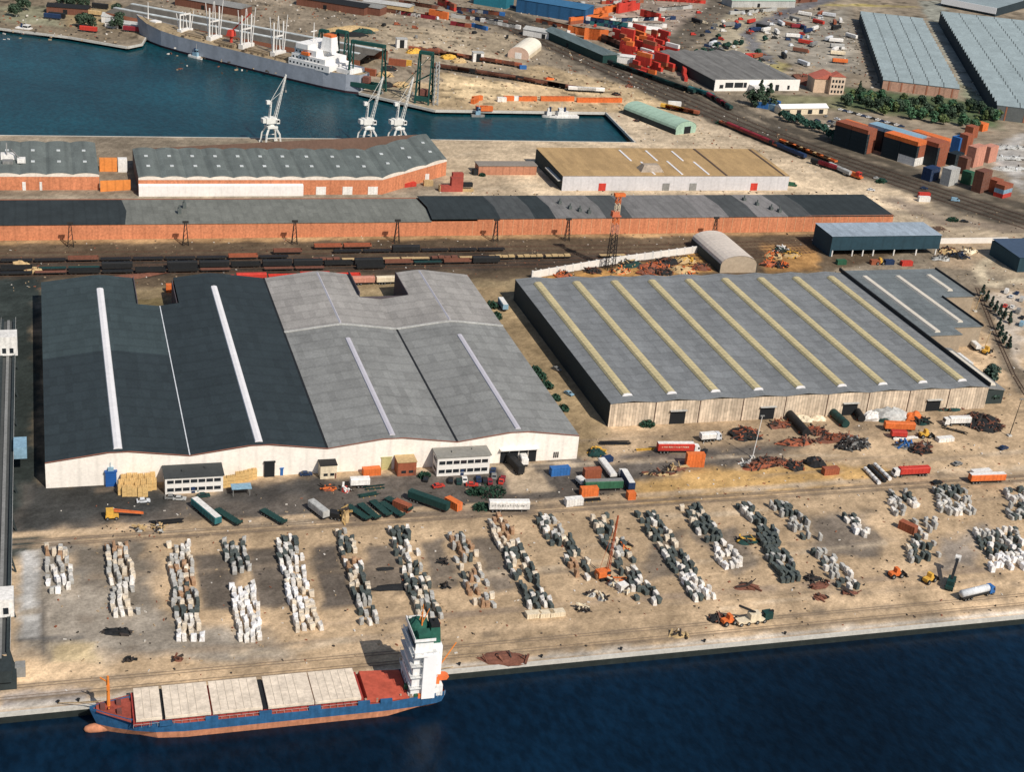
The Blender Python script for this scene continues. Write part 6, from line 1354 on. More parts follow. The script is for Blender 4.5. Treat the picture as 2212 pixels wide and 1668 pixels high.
# scrap yard
for j,(t,x,y,rx,c,bc,lb) in enumerate((('T21',1180,1190,8,'rust','orange','orange-rust scrap heap, middle of the walled scrap yard'),('T21',1290,1150,7,'black','brown','black scrap heap at the centre of the walled scrap yard'),('T21',1440,1140,6,'tan','yellow','yellow scrap heap near the barrel shed'),('T21',1420,1220,7,'tan','orange','orange scrap heap along the grey roof edge'),('T21',1580,1200,5,'brown','rust','brown scrap heap against the barrel shed wall'),('T21',980,1170,6,'darkgreen','tan','green overgrown scrap heap behind the white wall'),('T21',900,1230,5,'tan','orange','tan scrap heap at the left of the walled yard'),('T21',660,1230,4,'black','brown','small black wreck heap by the lattice tower'),('T21',400,1265,4,'rust','orange','rust scatter at the left end of the walled yard'),('T21',1130,1235,6,'brown','rust','brown scrap heap at the grey roof edge, left'),('T21',1260,1240,5,'black','brown','black scrap heap at the grey roof edge, right'),
  ('T31',60,1100,5,'tan','orange','orange and tan heap right of the barrel shed'),('T31',30,1170,5,'rust','orange','red-rust heap right of the barrel shed'),('T31',130,1050,4,'darkgreen','white','green-white heap left of the raised blue shed'),('T31',130,1180,4,'black','orange','black wreck heap in front of the red-rust one'),('T31',220,1090,5,'tan','yellow','yellow heap beside the raised blue shed'),('T31',1560,1060,6,'tan','brown','tan heap right of the raised blue shed'),('T31',1650,1100,5,'black','navy','dark heap right of the raised blue shed'),('T31',1730,1060,6,'cream','tan','pale rubble heap by the short white wall'),('T31',1500,1120,5,'lightgrey','grey','grey gravel cone at the right end of the raised shed'))):
    heap(t,x,y,lb,rx,rx*.55,2.2,c,'scrap_heap',34,bc,110+j)
for j,(x,c,lb) in enumerate(((640,'green','green machine under the raised shed'),(930,'rust','rusty container under the raised shed, left of the yellow machine'),(1050,'navy','navy container under the raised shed'))): cont('T31',x,1160,c,lb,5,0,0,None,2.4)
cont('T31',1200,1170,'red','red container at the front of the raised shed',6.1,0,0,None,2.4); loader('T31',970,1160,'yellow wheel loader under the raised shed','yellow',0)
# right-hand fringe: poplars, parked vehicles, small things
for j,(x,y) in enumerate(((1850,330),(1890,380),(1930,430),(1965,470),(2000,500),(2040,530),(2080,560),(1990,620),(2010,680),(2040,740),(2075,780))):
    tree(g('U3',x,y),'slim dark poplar in the line at the right edge, %s from the top'%ORD[j],6.5,1.5,True,'dark poplars along the right edge road',j%2,(.03,.05,.04))
cl = ['white','silver','navy','lightgrey','red','white','grey','black','cream','paleblue']
for j,(x,y) in enumerate(((2060,300),(2100,340),(2150,310),(2190,370),(2050,420),(2110,430),(2160,470),(2195,520),(2080,480),(2190,580))):
    car('U3',x,y,cl[j],'%s parked vehicle by the poplars, %s from the top at the right edge'%(cl[j] if cl[j]!='lightgrey' else 'pale grey',ORD[j]),.8,j%3==0,'vehicles parked by the poplars')
tree(g('U3',1905,1070),'dark bushy tree at the right corner of the grey warehouse',8,4,False,None,1,(.02,.05,.04)); tree(g('U3',1930,1230),'dark tree below the bushy one at the warehouse corner',6,2.6,False,None,2,(.02,.05,.04))
mast(g('U3',1790,460),'leaning post on the tan patch right of the warehouse, upper',9,'tan',1.5); mast(g('U3',1870,780),'leaning post on the tan patch right of the warehouse, lower',9,'tan',1.5)
loader('U3',1885,820,'yellow machine standing at the tan patch by the warehouse','yellow',.5); trailer('U3',1830,820,1745,740,'white','white van body beside the yellow machine',7,H=3)
cont('T31',1350,620,'white','white cabin with red roof on the junction ground',7,-.1,0,None,3.0); cont('T31',1350,590,'red','red container behind the white cabin',7,-.1,0,None,3.2)
for x,y,c,lb,v in ((1620,620,'paleblue','pale blue van on the junction road',True),(1355,515,'navy','navy car above the white cabin',False),(900,530,'silver','silver car above the brick shed right end',False),(1590,780,'darkgreen','dark green car right of the brick shed end',False),(1000,455,'darkgreen','dark green van beside the diagonal railway',True),(225,490,'green','green van by the ochre warehouse corner',True),(1700,800,'black','black car on the road above the raised shed',False),(950,430,'lightgrey','pale car beside the dark green van',False)):
    car('T31',x,y,c,lb,-.4,v)
bush(g('T31',1600,790),'dark bush right of the brick shed end',3.4,2.4,2); bush(g('T31',980,460),'dark bush beside the diagonal railway',3.4,2.6,3)

# ---------------------------------------------------------------- bright dock yard
p = g('T10',1700,1640); r = thing('dock_machine','dark red stacked machinery with a black chute in the bright yard','machine',tuple(p)); mb = MB(); mb.box(-3,-1,0,3.4,3,7.5); mb.box(-9,-1,0,-3,2,3.2); mb.box(-1.5,3,0,4.5,6,9); mb.build('hopper', mat('dull_red_steel',(.34,.07,.05),amp=.4), r); mb = MB(); mb.box(3.4,-.5,2.5,9,2,4.6); mb.build('chute', paint('black'), r); mb = MB(); mb.box(3.4,-.8,0,9.6,2.4,1.4); mb.box(-9.4,-1.2,0,-9,2.2,3.4); mb.build('frame', paint('tan'), r)
cont('T10',1280,1600,'red','low red container at the kinked brick shed',10,.3,0,None,2.2); cont('T10',1460,1590,'tan','tan container left of the red machinery',5,0,0,None,3)
bush(g('T10',1925,1510),'dark shrub at the porch of the small brick store',1.8,2,1)
def boat(p,label,L,rz,hullc,housec):
    r = thing('tug_boat',label,'boat',tuple(p),rz); P = [(-L/2,0),(-L/2,L*.12),(L*.2,L*.14),(L*.42,L*.07),(L/2,0)]; P = P+[(x,-y) for x,y in P[::-1][1:-1]]
    mb = MB(); mb.prism(P,-.6,1.4); mb.build('hull', paint(hullc), r); mb = MB(); mb.box(-L*.2,-L*.09,1.4,L*.15,L*.09,3.8); mb.box(-L*.02,-L*.07,3.8,L*.12,L*.07,6); mb.build('wheelhouse', paint(housec), r); mb = MB(); mb.box(L*.12,-L*.06,4.3,L*.125,L*.06,5.5); mb.box(-L*.01,-L*.071,4.3,L*.11,-L*.07,5.5); mb.build('window', glass(), r)
    mb = MB(); mb.bar((-L*.08,0,3.8),(-L*.08,0,6.5),.8,8); mb.build('funnel', paint('navy'), r); mb = MB(); mb.bar((L*.03,0,6),(L*.03,0,10),.15); mb.build('mast', paint('lightgrey'), r); return r
p = g('T20',390,1000,-3); boat((p.x,924,-3),'small white tug moored at the head of the dock',22,PI,'white','white'); p = g('T20',270,950,-3); boat((p.x-4,923.5,-3),'small pale launch left of the white tug',9,PI,'lightgrey','white')
p = g('T10',1850,960,-3); boat((p.x,922.5,-3),'small grey workboat at the far quay wall',9,0,'grey','paleblue'); p = g('T00',215,280,-3); boat(tuple(p),'white ferry at the far left bank',30,-.5,'white','white'); p = Vector((57.5,1117,0))+Matrix.Rotation(math.atan2(-.739,.674),3,'Z')@Vector((66,-1.4,0)); boat((p.x,p.y,-3),'tiny white launch alongside the freighter hull',12,-.83,'white','paleblue')
G3 = 'orange containers lined up behind the tug'
for j,x in enumerate((60,100,140,250,292,334,376,418,460,560,605,650,700,745,790,835,870)): cont('T20',x,862+(x>500)*12,'orange','orange container in the long line behind the white tug',6.1,-.06,0,G3,2.9)
cont('T20',10,860,'white','white container at the left end of the orange line',7,0,0,None,2.9); cont('T10',2150,860,'orange','orange container at the far quay, left of the long line',7,0,0,None,3); cont('T10',2090,870,'white','white container left of the orange one at the far quay',6.1,0,0,None,3)
for j,(x,y,rz) in enumerate(((1880,860,.5),(1860,880,.9),(1920,945,0),(1960,948,0))): cont('T10',x,y,'orange','orange container by the grey workboat, %s'%('rear one','tilted one','quay edge left','quay edge right')[j],8,rz,0,None,3)
c0 = g('T20',1330,950); c1 = g('T20',1500,985); 
for j in range(5): p = c0.lerp(c1,j/4); wagon((p.x,p.y+2,.1), math.atan2((c1-c0).y,(c1-c0).x), 'yellow' if j < 2 else 'rust','van','yellow-orange wagon above the pale green shed' if j < 2 else 'rust-orange wagon above the pale green shed','wagons above the pale green shed')
cont('T20',1360,905,'white','white container above the yellow wagons',9,-.2,0,None,3); bush(g('T20',1540,985),'dark bush at the end of the orange wagons',3,2.4,1); bush(g('T20',1755,1060),'dark bush at the head of the red-brown train',3.4,2.4,2); heap('T20',860,815,'small dark heap on the far yard, left',3,2,2,'black','heap',12,'brown',131); heap('T20',970,745,'small brown heap on the far yard, upper',2.6,2,1.6,'brown','heap',10,'rust',132); heap('T20',1040,1040,'dark drum heap beside the dock head',1.8,1.6,1.4,'black','heap',6,'brown',133); heap('T20',290,680,'small orange heap on the far yard',3.4,2,1.6,'orange','heap',6,'red',134); cont('T20',60,590,'blue','blue container below the white tent shed',5,0,0,None,2.6)
# train of brown wagons crossing the far yard, then the diagonal trains
def train(pts, n, kinds, label, group):
    L_ = [0]; P = [Vector((p[0],p[1],.1)) for p in pts]
    for a,b in zip(P,P[1:]): L_.append(L_[-1]+(b-a).length)
    for i in range(n):
        s = (i+.5)/n*L_[-1]
        for k in range(len(P)-1):
            if L_[k] <= s <= L_[k+1]+1e-6:
                d = P[k+1]-P[k]; p = P[k]+d*((s-L_[k])/d.length); c,l = kinds[i%len(kinds)]; wagon(p, math.atan2(d.y,d.x), c, l, label, group); break
train([g('T10',1560,590),g('T20',0,690),g('T20',480,775)], 22, (('brown','van'),('black','van'),('brown','open')),'dark brown wagon in the train crossing the far tan yard','train across the far tan yard')
train([g('T20',490,782),g('T20',715,795)], 3, (('white','van'),),'white wagon at the right end of the far brown train','train across the far tan yard')
train([g('T10',1340,440),g('T10',2212,575)], 16, (('rust','van'),('brown','open'),('brown','van')),'rusty wagon in the row between the white kiosks','wagons between the white kiosks')
train([g('T20',250,300),g('T20',720,510)], 12, (('teal','van'),('darkgreen','van')),'dark teal wagon in the upper diagonal train','upper diagonal train')
train([g('T20',820,560),g('T20',1500,800)], 14, (('black','van'),('darkgreen','van')),'black wagon in the diagonal train below the red stacks','diagonal train below the red stacks')
train([g('T20',1520,790),g('T20',1650,830)], 3, (('teal','van'),),'teal wagon in the middle of the diagonal train','middle diagonal train'); train([g('T20',1660,840),g('T20',1830,940)], 4, (('burgundy','van'),('darkgreen','van')),'dark red wagon below the teal ones','middle diagonal train')
train([g('T20',1790,1080),g('T31',60,150)], 13, (('rust','open'),('brown','open'),('burgundy','van')),'red-brown wagon in the train right of the dock head','red-brown train right of the dock head')
train([g('T31',60,150),g('T31',300,250)], 4, (('black','van'),('navy','van')),'black wagon in the lower diagonal string','lower diagonal string'); train([g('T31',150,130),g('T31',560,290)], 7, (('orange','open'),('tan','open')),'orange open wagon beside the lower black string','orange string beside the black wagons'); train([g('T31',430,310),g('T31',560,350)], 2, (('black','van'),('burgundy','van')),'dark wagon at the end of the orange string','orange string beside the black wagons'); train([g('T31',570,345),g('T31',690,400)], 2, (('lightgrey','van'),),'pale grey wagon before the red engine','orange string beside the black wagons')
p = g('T31',760,420); r = thing('locomotive','bright red shunting engine at the end of the diagonal string','locomotive',tuple(p),math.radians(-65)); mb = MB(); mb.box(-5,-1.4,1,5,1.4,2); mb.box(-4.6,-.9,2,1,.9,3.4); mb.build('body', paint('orange'), r); mb = MB(); mb.box(1,-1.4,2,3.6,1.4,4.4); c = mb.build('cab', paint('red'), r); mb = MB(); mb.box(3.6,-1.1,3,3.65,1.1,4); mb.build('window', glass(), c); mb = MB(); [mb.bar((x,-1,.5),(x,1,.5),.5,10) for x in (-3.5,-1.5,1.5,3.5)]; mb.build('wheel', rubber(), r)

# ---------------------------------------------------------------- container yards beyond
def crow(t,x0,y0,x1,y1,n,color,label,group,stack=1,L=12.2,cross=False):
    a = g(t,x0,y0); b = g(t,x1,y1); d = b-a; rz = math.atan2(d.y,d.x)
    for i in range(n):
        p = a.lerp(b,(i+.5)/n)
        for s in range(stack if not (stack > 1 and i%4 == 3) else stack-1):
            c = color if isinstance(color,str) else color[(i*3+s)%len(color)]
            cont(t,0,0,c,label,L,rz+(PI/2 if cross else 0),s*2.9,group,2.9,loc=(p.x,p.y,0))
GY = 'rows of containers in the far yard'
crow('T20',590,150,880,85,7,'orange','orange container in the upper left row of the far yard',GY,2); crow('T20',480,205,800,165,8,('rust','orange','red'),'rusty red container in the second row of the far yard',GY,2)
crow('T20',880,110,1040,80,4,'red','red container in the tall far stack',GY,3); crow('T20',1100,140,1240,175,4,'red','red container right of the tall far stack',GY,2)
crow('T20',830,185,1340,165,11,('white','paleblue','navy','white'),'white or blue container in the mixed far row',GY,1); crow('T20',640,205,950,255,8,('navy','white','navy','teal'),'dark blue or white container in the far slanting row',GY,2)
crow('T20',210,190,480,250,7,('rust','brown','lightgrey'),'brown or pale container in the leftmost far row',GY,1); crow('T20',490,285,620,310,4,'orange','orange container behind the bright orange block',GY,2); crow('T20',630,335,740,345,3,'orange','bright orange container in the far front block',GY,3)
crow('T20',1220,0,1590,25,9,('red','rust','red'),'red container in the row at the top edge',GY,2); crow('T10',1560,40,1680,90,3,('red','rust'),'red container left of the deep blue shed',GY,2); crow('T10',1500,140,1600,160,2,'orange','orange container pair on the far grey land',GY,2); crow('T10',1690,215,1790,230,2,('burgundy','rust'),'dark red container pair on the far grey land',GY,1); crow('T10',1870,235,1930,250,2,'blue','blue container pair on the far grey land',GY,1)
crow('T10',1660,80,2080,130,9,('navy','rust','lightgrey','brown','blue'),'mixed container in the row left of the deep blue shed',GY,1); crow('T10',1100,100,1480,160,9,('burgundy','lightgrey','white','brown'),'mixed container in the far row beyond the freighter',GY,1)
# the big red stacks
rr = random.Random(41); A0_ = g('T20',900,350); B0_ = g('T20',1170,310); C0_ = g('T20',1050,625); D0_ = g('T20',1480,640)
for i in range(9):
    for j in range(7):
        if rr.random() < .12: continue
        f = j/6; q = i/8; p = (A0_.lerp(B0_,f)).lerp(C0_.lerp(D0_,f),q); tilt = rr.uniform(-.18,.18); px, py = p.x+rr.uniform(-2.5,2.5), p.y+rr.uniform(-3,3)
        for s in range(rr.choice((1,1,2,2,3,3,4))):
            c = rr.choice(('red','red','red','red','red','orange','rust','white' if rr.random() < .4 else 'red')); cont('',0,0,c,'%s container in the big red stacks by the railway'%c,12.2 if rr.random() < .6 else 6.1,math.radians(-60)+tilt,s*2.9,'big red stacks by the railway',2.9,loc=(px,py,0))
crow('T20',1410,560,1460,700,4,'red','red container in the single file right of the big red stacks','big red stacks by the railway',2)
# near right stacks
NR = 'tall container stacks at the right edge'
def stack(t,x,y,color,label,nw,nh,L=12.2,rz=math.radians(-50),nd=1,lift=0):
    p = g(t,x,y); u = Vector((math.cos(rz),math.sin(rz),0)); v = Vector((-math.sin(rz),math.cos(rz),0))
    for k in range(nd):
        for i in range(nw):
            for s in range(nh):
                q = p+v*(i*2.55)-u*(L/2+k*(L+.5)); cont('',0,0,color,label,L,rz,lift+s*2.6,NR,2.6,loc=(q.x,q.y,0))
_a = g('T30',980,1335); _b = g('T30',1290,1432); RZ = math.atan2((_b-_a).y,(_b-_a).x)
PAINT['nightblue'] = (.010,.020,.026)  # paints shade into boxes on the dark left sides; also plainly black boxes
def block(t,x,y,nw,nh,nd,side,front,label,top=None,L=12.2,foot=None,footlabel=None):
    """a block of stacked boxes: only those one can see are built (front ends, the left side, the top tier)"""
    p = g(t,x,y); u = Vector((math.cos(RZ),math.sin(RZ),0)); v = Vector((-math.sin(RZ),math.cos(RZ),0))
    for k in range(nd):
        for i in range(nw):
            for s in range(nh):
                if k > 0 and i > 0 and s < nh-1: continue
                q = p+v*(i*2.5+1.25)-u*(L/2+k*(L+.4)); low = foot and s < foot[1] and k == 0
                c = foot[0] if low else top if (top and s == nh-1) else front if (k == 0 and (i > 0 or nw < 3 or L < 8)) else side
                w = {'nightblue':'near-black','paleblue':'grey-blue','lightgrey':'pale grey'}.get(c,c)
                cont('',0,0,c,'%s container %s'%(w,label),L,RZ,s*2.6,NR,2.6,loc=(q.x,q.y,0))
block('T30',840,1325,4,6,2,'nightblue','rust','in the leftmost tall block of the right-edge stacks','rust')
block('T30',1265,1428,4,6,2,'nightblue','rust','in the white-footed block of the right-edge stacks','orange',foot=('white',2))
block('T30',1440,1442,5,6,1,'nightblue','rust','in the tall red block of the right-edge stacks','rust'); block('T30',1395,1400,1,5,1,'nightblue','nightblue','darkened for shade, in the gap left of the tall red block')
block('T30',1400,1560,4,3,1,'navy','navy','in the front row, left of the pale grey block',None,6.1); block('T30',1562,1600,4,4,1,'lightgrey','lightgrey','in the pale grey block of the front row',None,6.1)
block('T30',1738,1590,2,3,1,'green','green','right of the pale grey block of the front row',None,6.1); block('T30',1832,1660,4,5,1,'brown','brown','in the dark brown block at the right front',None,6.1)
block('T30',1610,1430,4,3,1,'nightblue','nightblue','behind the pale grey block',None,6.1); block('T30',1640,1320,3,4,1,'blue','blue','behind the near-black block',None,6.1)
block('T30',1770,1440,5,5,1,'rust','pink','in the rounded right rear block','pink',6.1); block('T30',1760,1190,3,3,1,'rust','rust','behind the rounded right rear block',None,6.1)
for k in range(4):
    for j,c in enumerate(('red','paleblue','rust')): q = g('T31',1985,585)+Vector((-math.sin(RZ),math.cos(RZ),0))*(k*2.5+1.2); cont('',0,0,c,'%s tier container in the three-tiered low stack at the right edge'%{'red':'red bottom','paleblue':'pale blue middle','rust':'rust top'}[c],6.1,RZ,j*2.6,NR,2.6,loc=(q.x,q.y,0))
block('T30',1700,1330,3,5,1,'rust','rust','in the rust block between the blue and pink ones','rust',6.1); block('T30',1900,1400,4,4,1,'brown','pink','in the pink block at the far right of the stacks','pink',6.1); block('T30',1700,1500,2,4,1,'brown','brown','in the brown block behind the green ones',None,6.1); block('T30',1960,1660,3,3,1,'brown','rust','beside the dark brown block at the right front',None,6.1); block('T30',1850,1130,3,2,1,'rust','orange','in the loose stack below the tree belt, right',None,6.1)
_v = Vector((-math.sin(RZ),math.cos(RZ),0)); _u = Vector((math.cos(RZ),math.sin(RZ),0)); _p = g('T30',1290,1434)
def block_at(p,*a,**k):
    TL['Q'] = (0,0,1); global g; g0 = g; g = lambda *q: p
    try: block('Q',0,0,*a,**k)
    finally: g = g0
block_at(_p+_v*8.6-_u*8,4,6,3,'nightblue','rust','in the grey-blue topped row behind the white-footed block','paleblue'); block_at(_p+_v*19.5-_u*6,4,5,2,'rust','rust','in the pink-topped row behind the grey-blue one','pink'); block_at(_p+_v*31-_u*2,3,5,2,'brown','rust','in the rearmost row of the right-edge stacks','orange'); block_at(g('T30',872,1335)+_v*9-_u*9,5,5,2,'nightblue','orange','in the orange row behind the leftmost tall block','orange')

# lorry park at the upper right
rr = random.Random(77)
for t,x0,y0,x1,y1,c,lb,kw in (('T30',150,320,300,330,'white','white lorry with a blue skirt in the far lorry park',dict(cab='blue')),('T30',530,360,660,370,'white','big white lorry in the far lorry park',dict()),('T30',540,410,670,415,'lightgrey','pale lorry below the big white one',dict()),('T30',550,470,670,480,'cream','cream lorry below the pale one',dict()),('T30',600,540,660,545,'orange','orange lorry at the foot of the lorry column',dict()),('T30',560,150,610,270,'rust','rust-brown lorry at the top of the lorry column',dict()),('T30',620,140,650,250,'white','white lorry beside the rust-brown one',dict()),('T30',200,240,330,245,'burgundy','dark red lorry above the white and blue one',dict()),('T30',70,270,110,310,'white','white rounded lorry at the left of the far park',dict()),('T30',280,370,390,390,'red','red lorry right of the white and blue one',dict()),('T30',160,430,420,470,'brown','long brown lorry in the far park',dict()),('T30',300,130,360,140,'white','white lorry alone at the top of the far park',dict()),('T30',100,200,150,230,'silver','silver lorry at the top left of the far park',dict()),('T30',120,460,180,530,'black','black lorry on the olive verge',dict())):
    trailer(t,x0,y0,x1,y1,c,lb,12.2,**kw)
for j,(x,y,c) in enumerate(((1600,310,'black'),(1650,280,'navy'),(1700,250,'grey'),(1790,230,'red'),(1830,220,'burgundy'),(1880,210,'navy'),(1930,170,'red'),(1520,300,'red'),(1640,400,'navy'),(1690,430,'black'),(1740,380,'navy'),(1760,430,'grey'),(1800,420,'black'),(1870,410,'white'),(1620,200,'cream'),(1780,190,'white'))):
    car('T20',x,y,c,'%s van on the far road ground, %s of the scattered ones from the left'%(c,ORD[j]),rr.uniform(-1,1),True)
heap('T20',1700,440,'dark heap of wrecks left of the white far van',10,6,3,'black','scrap_heap',50,'grey',141)
heap('T30',330,700,'dark red scrap mound left of the villa',12,12,5,'brown','scrap_heap',60,'red',142)
heap('T10',780,260,'long olive-tan spoil bank on the far grey land',22,8,3,'tan','heap',0,'tan',143); heap('T10',760,300,'dark coal bank in front of the olive spoil bank',16,6,2.5,'black','heap',0,'brown',144); heap('T10',900,280,'dark green shrub-covered bank right of the spoil',9,5,3,'darkgreen','heap',20,'green',145)
for j,(x,y,c) in enumerate(((1340,450,'yellow'),(1400,440,'tan'),(1460,450,'rust'),(1520,440,'brown'),(1640,500,'yellow'),(1720,530,'tan'),(1090,650,'tan'),(1230,740,'tan'),(1100,740,'black'),(1120,600,'black'))): heap('T10',x,y,'%s cargo heap on the far quay, %s in the group'%(c,ORD[j]),6,4,3,c,'heap',10,'brown',150+j)
cont('T10',1195,560,'rust','rust-red shed-like container on the far quay by the cranes',12.2,-.4,0,None,4.5); cont('T10',1270,560,'yellow','yellow container right of the rust-red one on the far quay',8,-.4,0,None,4); cont('T10',940,640,'rust','rust container between the legs of the green crane',12.2,-.6,0,None,4.5)
for j in range(26):
    x = rr.uniform(1080,2150); y = 60+(x-1080)*.20+rr.uniform(70,170) if j%2 else rr.uniform(20,160)+ (x-1080)*.03
    if j%2: cont('T00',x,y,rr.choice(('tan','rust','brown','grey','cream')),'small crate-like container on the quay behind the freighter',6.1,rr.uniform(-1,0),0,'cargo along the quay behind the freighter',2.6)
for j,(x,y,c,lb) in enumerate(((490,150,'black','black roofed lorry on the far left bank'),(450,160,'navy','navy lorry on the far left bank'),(860,70,'black','black lorry on the sandy patch, far left'),(760,270,'red','red lorry on the jetty, far left'),(800,130,'tan','tan lorry on the far left bank'),(1130,270,'burgundy','wine-red lorry by the freighter bow hut'))): trailer('T00',x-28,y,x+28,y+6,c,lb,12.2,H=4.2)
for j,(x,y) in enumerate(((180,60),(210,90),(540,40),(600,60),(660,70),(720,60),(560,20),(690,230),(730,225),(770,235),(120,140),(1010,140),(1030,210),(1000,250))): tree(g('T00',x,y),'dark rounded tree on the far left bank, %s in the group'%ORD[j],9,5,False,'trees on the far left bank',j%3,(.035,.055,.035))
# tree belt
rr = random.Random(8)
TB = 'trees in the green belt between the storage sheds and the container stacks'
tree(g('T30',785,860),'tall dark conifer standing alone at the left of the tree belt',15,4,True,None,0,(.025,.055,.04)); tree(g('T20',2080,915),'tall dark conifer by the white-fronted grey warehouse',19,7.5,True,None,1,(.02,.055,.045)); tree(g('T20',2160,910),'second dark conifer by the white-fronted warehouse',17,7.5,True,None,2,(.02,.055,.045)); tree(g('T20',2020,900),'low dark bushy tree left of the two conifers',11,6,False,None,1,(.02,.055,.045))
k = 0
for i in range(46):
    f = i/45; x = 690+f*1320+rr.uniform(-25,25); y = 870+f*180+rr.uniform(-75,90)*(.6+.8*f if f < .85 else .7); k = i%3
    tree(g('T30',x,y),('dark green bushy tree in the belt below the saw-edged sheds','mid green rounded tree in the belt below the saw-edged sheds','pale olive tree in the belt below the saw-edged sheds')[k],(9,8,7)[k],(4.6,4.2,3.6)[k],False,TB,i%2,((.022,.055,.035),(.04,.085,.045),(.075,.10,.04))[k])
for i in range(16):
    x = 150+i*37+rr.uniform(-10,10); y = 1010+i*16+rr.uniform(-12,25)
    tree(g('T30',x,y),'dark shrubby tree along the railway below the white bungalow',6,3.2,False,'shrubby trees below the white bungalow',i%2,(.025,.06,.045))
for i in range(22):
    x = rr.uniform(380,830); y = 960+(x-380)*.25+rr.uniform(0,110); c = rr.choice(('white','silver','grey','navy','white','black'))
    car('T30',x,y,c,'%s car in the car park beside the dark container stacks'%c,rr.uniform(-1,1),False,'cars parked beside the dark container stacks')
for i in range(14): 
    x = 640+i*40; y = 945+i*11; c = ('white','navy','silver','black')[i%4]; car('T30',x,y,c,'%s car in the line along the pale road by the tree belt'%c,-.3,False,'cars lined along the pale road by the tree belt')
for i in range(9): heap('T30',2020+(i%3)*65,1270+(i//3)*90,'pale grey scrap heap at the right edge, %s of the field'%ORD[i],6,4,1.6,'lightgrey','heap',6,'silver',170+i)
cont('T20',2140,930,'blue','blue lorry body by the dark conifers',12.2,-.6,0,None,4); cont('T30',40,940,'paleblue','pale blue lorry body left of the white bungalow',12.2,-1,0,None,4); cont('T30',50,900,'blue','blue lorry body behind the pale blue one',12.2,-1,0,None,4)

# more of the far container land
crow('T20',760,30,1060,20,9,('rust','lightgrey','navy','red'),'mixed container in the top rows of the far yard',GY,2); crow('T20',330,60,560,40,7,('lightgrey','brown','rust'),'mixed container in the top rows of the far yard',GY,1); crow('T20',420,110,600,95,6,('rust','red','white'),'mixed container in the top rows of the far yard',GY,2); crow('T20',1250,90,1480,70,8,('lightgrey','rust','paleblue'),'mixed container in the top rows of the far yard',GY,1)
crow('T20',700,300,1000,290,8,('lightgrey','rust','white','brown'),'mixed container in front of the slanting row',GY,1); crow('T20',1000,220,1250,230,7,('white','lightgrey','red'),'mixed container in front of the slanting row',GY,1); crow('T20',760,360,900,420,5,('black','brown','rust'),'dark container left of the big red stacks',GY,2)
crow('T10',1250,30,1500,70,6,('brown','navy','rust'),'mixed container in the top rows of the far yard',GY,1); crow('T10',1700,150,2100,200,10,('lightgrey','navy','white','brown'),'mixed container in the row below the deep blue shed',GY,1); crow('T10',1950,190,2212,240,7,('white','paleblue','lightgrey'),'pale container in the row below the deep blue shed',GY,1)
crow('T20',1850,120,2212,90,9,('lightgrey','brown','white'),'mixed container along the curved far road',GY,1); crow('T30',30,40,420,10,8,('brown','lightgrey','white'),'mixed container along the curved far road',GY,1)
rr = random.Random(55); VC = ('white','red','navy','black','silver','rust','grey')
for j in range(70):
    t,x,y = rr.choice((('T20',rr.uniform(250,1300),rr.uniform(20,330)),('T20',rr.uniform(1550,2200),rr.uniform(60,560)),('T30',rr.uniform(20,720),rr.uniform(80,560)),('T10',rr.uniform(1050,2200),rr.uniform(40,330))))
    c = VC[j%7]; car(t,x,y,c,'%s van among the scattered vehicles of the far yards'%c,rr.uniform(-1.5,1.5),True,'vans scattered over the far yards')
for j in range(26):
    t,x,y = rr.choice((('T30',rr.uniform(150,700),rr.uniform(120,560)),('T20',rr.uniform(1500,2150),rr.uniform(150,520)))); c = VC[j%7]; a_ = rr.uniform(-30,30)
    trailer(t,x,y,x+60,y+a_,c,'%s lorry among the scattered lorries of the upper right yards'%c,12.2,'lorries scattered over the upper right yards')
for j in range(18):
    x = rr.uniform(1500,2150); y = rr.uniform(330,600); tree(g('T20',x,y),'scrubby dark bush on the verges of the far road',4,2.4,False,'scrub on the far road verges',j%2,(.05,.06,.035))
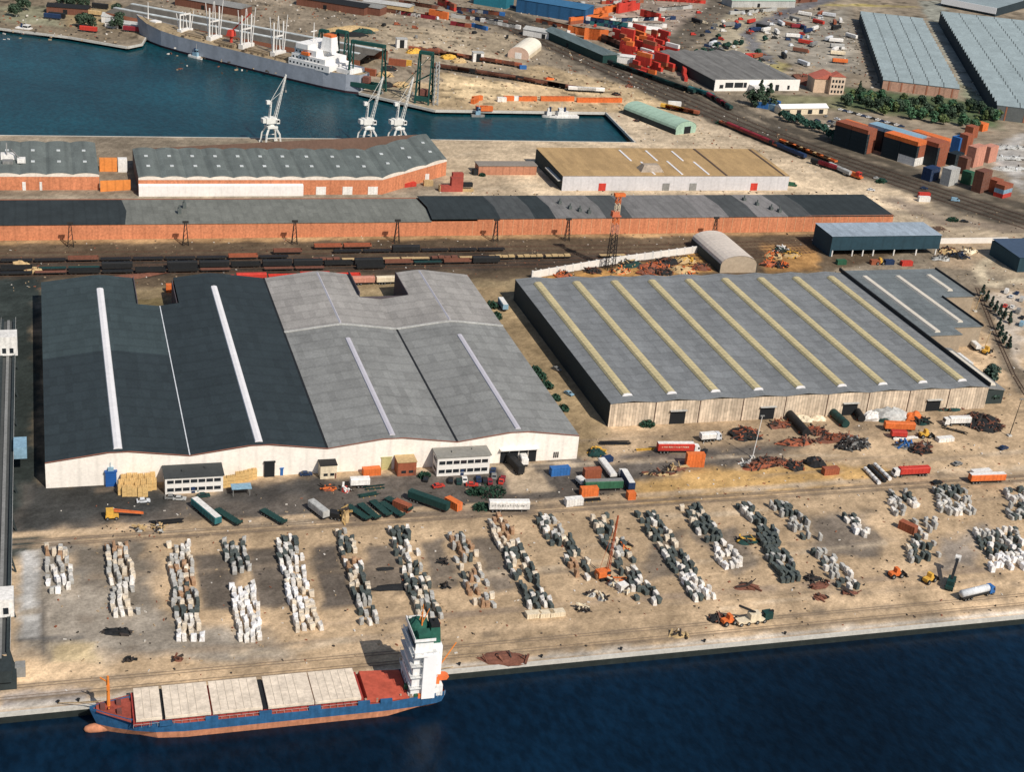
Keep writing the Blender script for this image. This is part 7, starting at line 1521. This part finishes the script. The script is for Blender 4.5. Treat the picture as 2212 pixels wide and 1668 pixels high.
# small litter nobody could count
mb = MB(); mi = []; rr = random.Random(99); ms = [mat('litter_dark',(.05,.042,.035)),mat('litter_tan',(.36,.27,.17)),mat('litter_pale',(.60,.56,.50)),mat('litter_rust',(.24,.09,.05))]
zones = ((-4,420,338,470,1500,.5),(200,440,478,490,150,.5),(200,470,722,760,240,.7),(350,470,790,920,160,.8),(230,430,930,1010,200,.8),(330,700,980,1350,1500,1.1),(80,330,1010,1300,900,1.2),(-20,320,626,690,500,.5),(370,520,480,720,500,.6),(-80,60,1095,1190,160,1.2))
for x0,x1,y0,y1,n_,q in zones:
    for i in range(n_):
        x = rr.uniform(x0,x1); y = rr.uniform(y0,y1)
        if y < 475 and 440 < y and x < 178: continue
        a = rr.uniform(.3,1)*q; b_ = rr.uniform(.3,1)*q; h = rr.uniform(.2,.8)*q; n = len(mb.f); mb.M = Matrix.Translation((x,y,0)) @ Matrix.Rotation(rr.uniform(0,3),4,'Z'); mb.box(-a,-b_*.5,0,a,b_*.5,h); mi += [rr.choice((0,0,1,1,2,3))]*(len(mb.f)-n)
mb.M = None; o = mb.build('litter', ms[0]); [o.data.materials.append(m) for m in ms[1:]]; o.data.polygons.foreach_set('material_index', mi); tag(o,'small rubble, planks and litter strewn over the yards','litter',kind='stuff')

# ---------------------------------------------------------------- far-yard containers
DEFER.sort(key=lambda d: d[0][0]**2+d[0][1]**2)
KEEP = max(0, 298-len(NCONT)); RESTC = DEFER[KEEP:]
for loc,color,label,L,rz,lift,group,H in DEFER[:KEEP]:
    place(('cont',color,L,H), mk_container(color,L,H), label, 'container', (loc[0],loc[1],lift), rz, group)
if RESTC:
    cols_ = sorted({d[1] for d in RESTC}); mb = MB(); mi = []
    for loc,color,label,L,rz,lift,group,H in RESTC:
        mb.M = Matrix.Translation((loc[0],loc[1],lift)) @ Matrix.Rotation(rz,4,'Z'); n = len(mb.f); mb.box(-L/2,-1.2,0,L/2,1.2,H); mi += [cols_.index(color)]*(len(mb.f)-n)
    mb.M = None; o = mb.build('far_containers', paint(cols_[0])); 
    for c in cols_[1:]: o.data.materials.append(paint(c))
    o.data.polygons.foreach_set('material_index', mi); tag(o,'mass of red, blue and white containers in the farthest rows of the far yard','containers',kind='stuff')
print('containers', len(NCONT), 'deferred', len(DEFER))
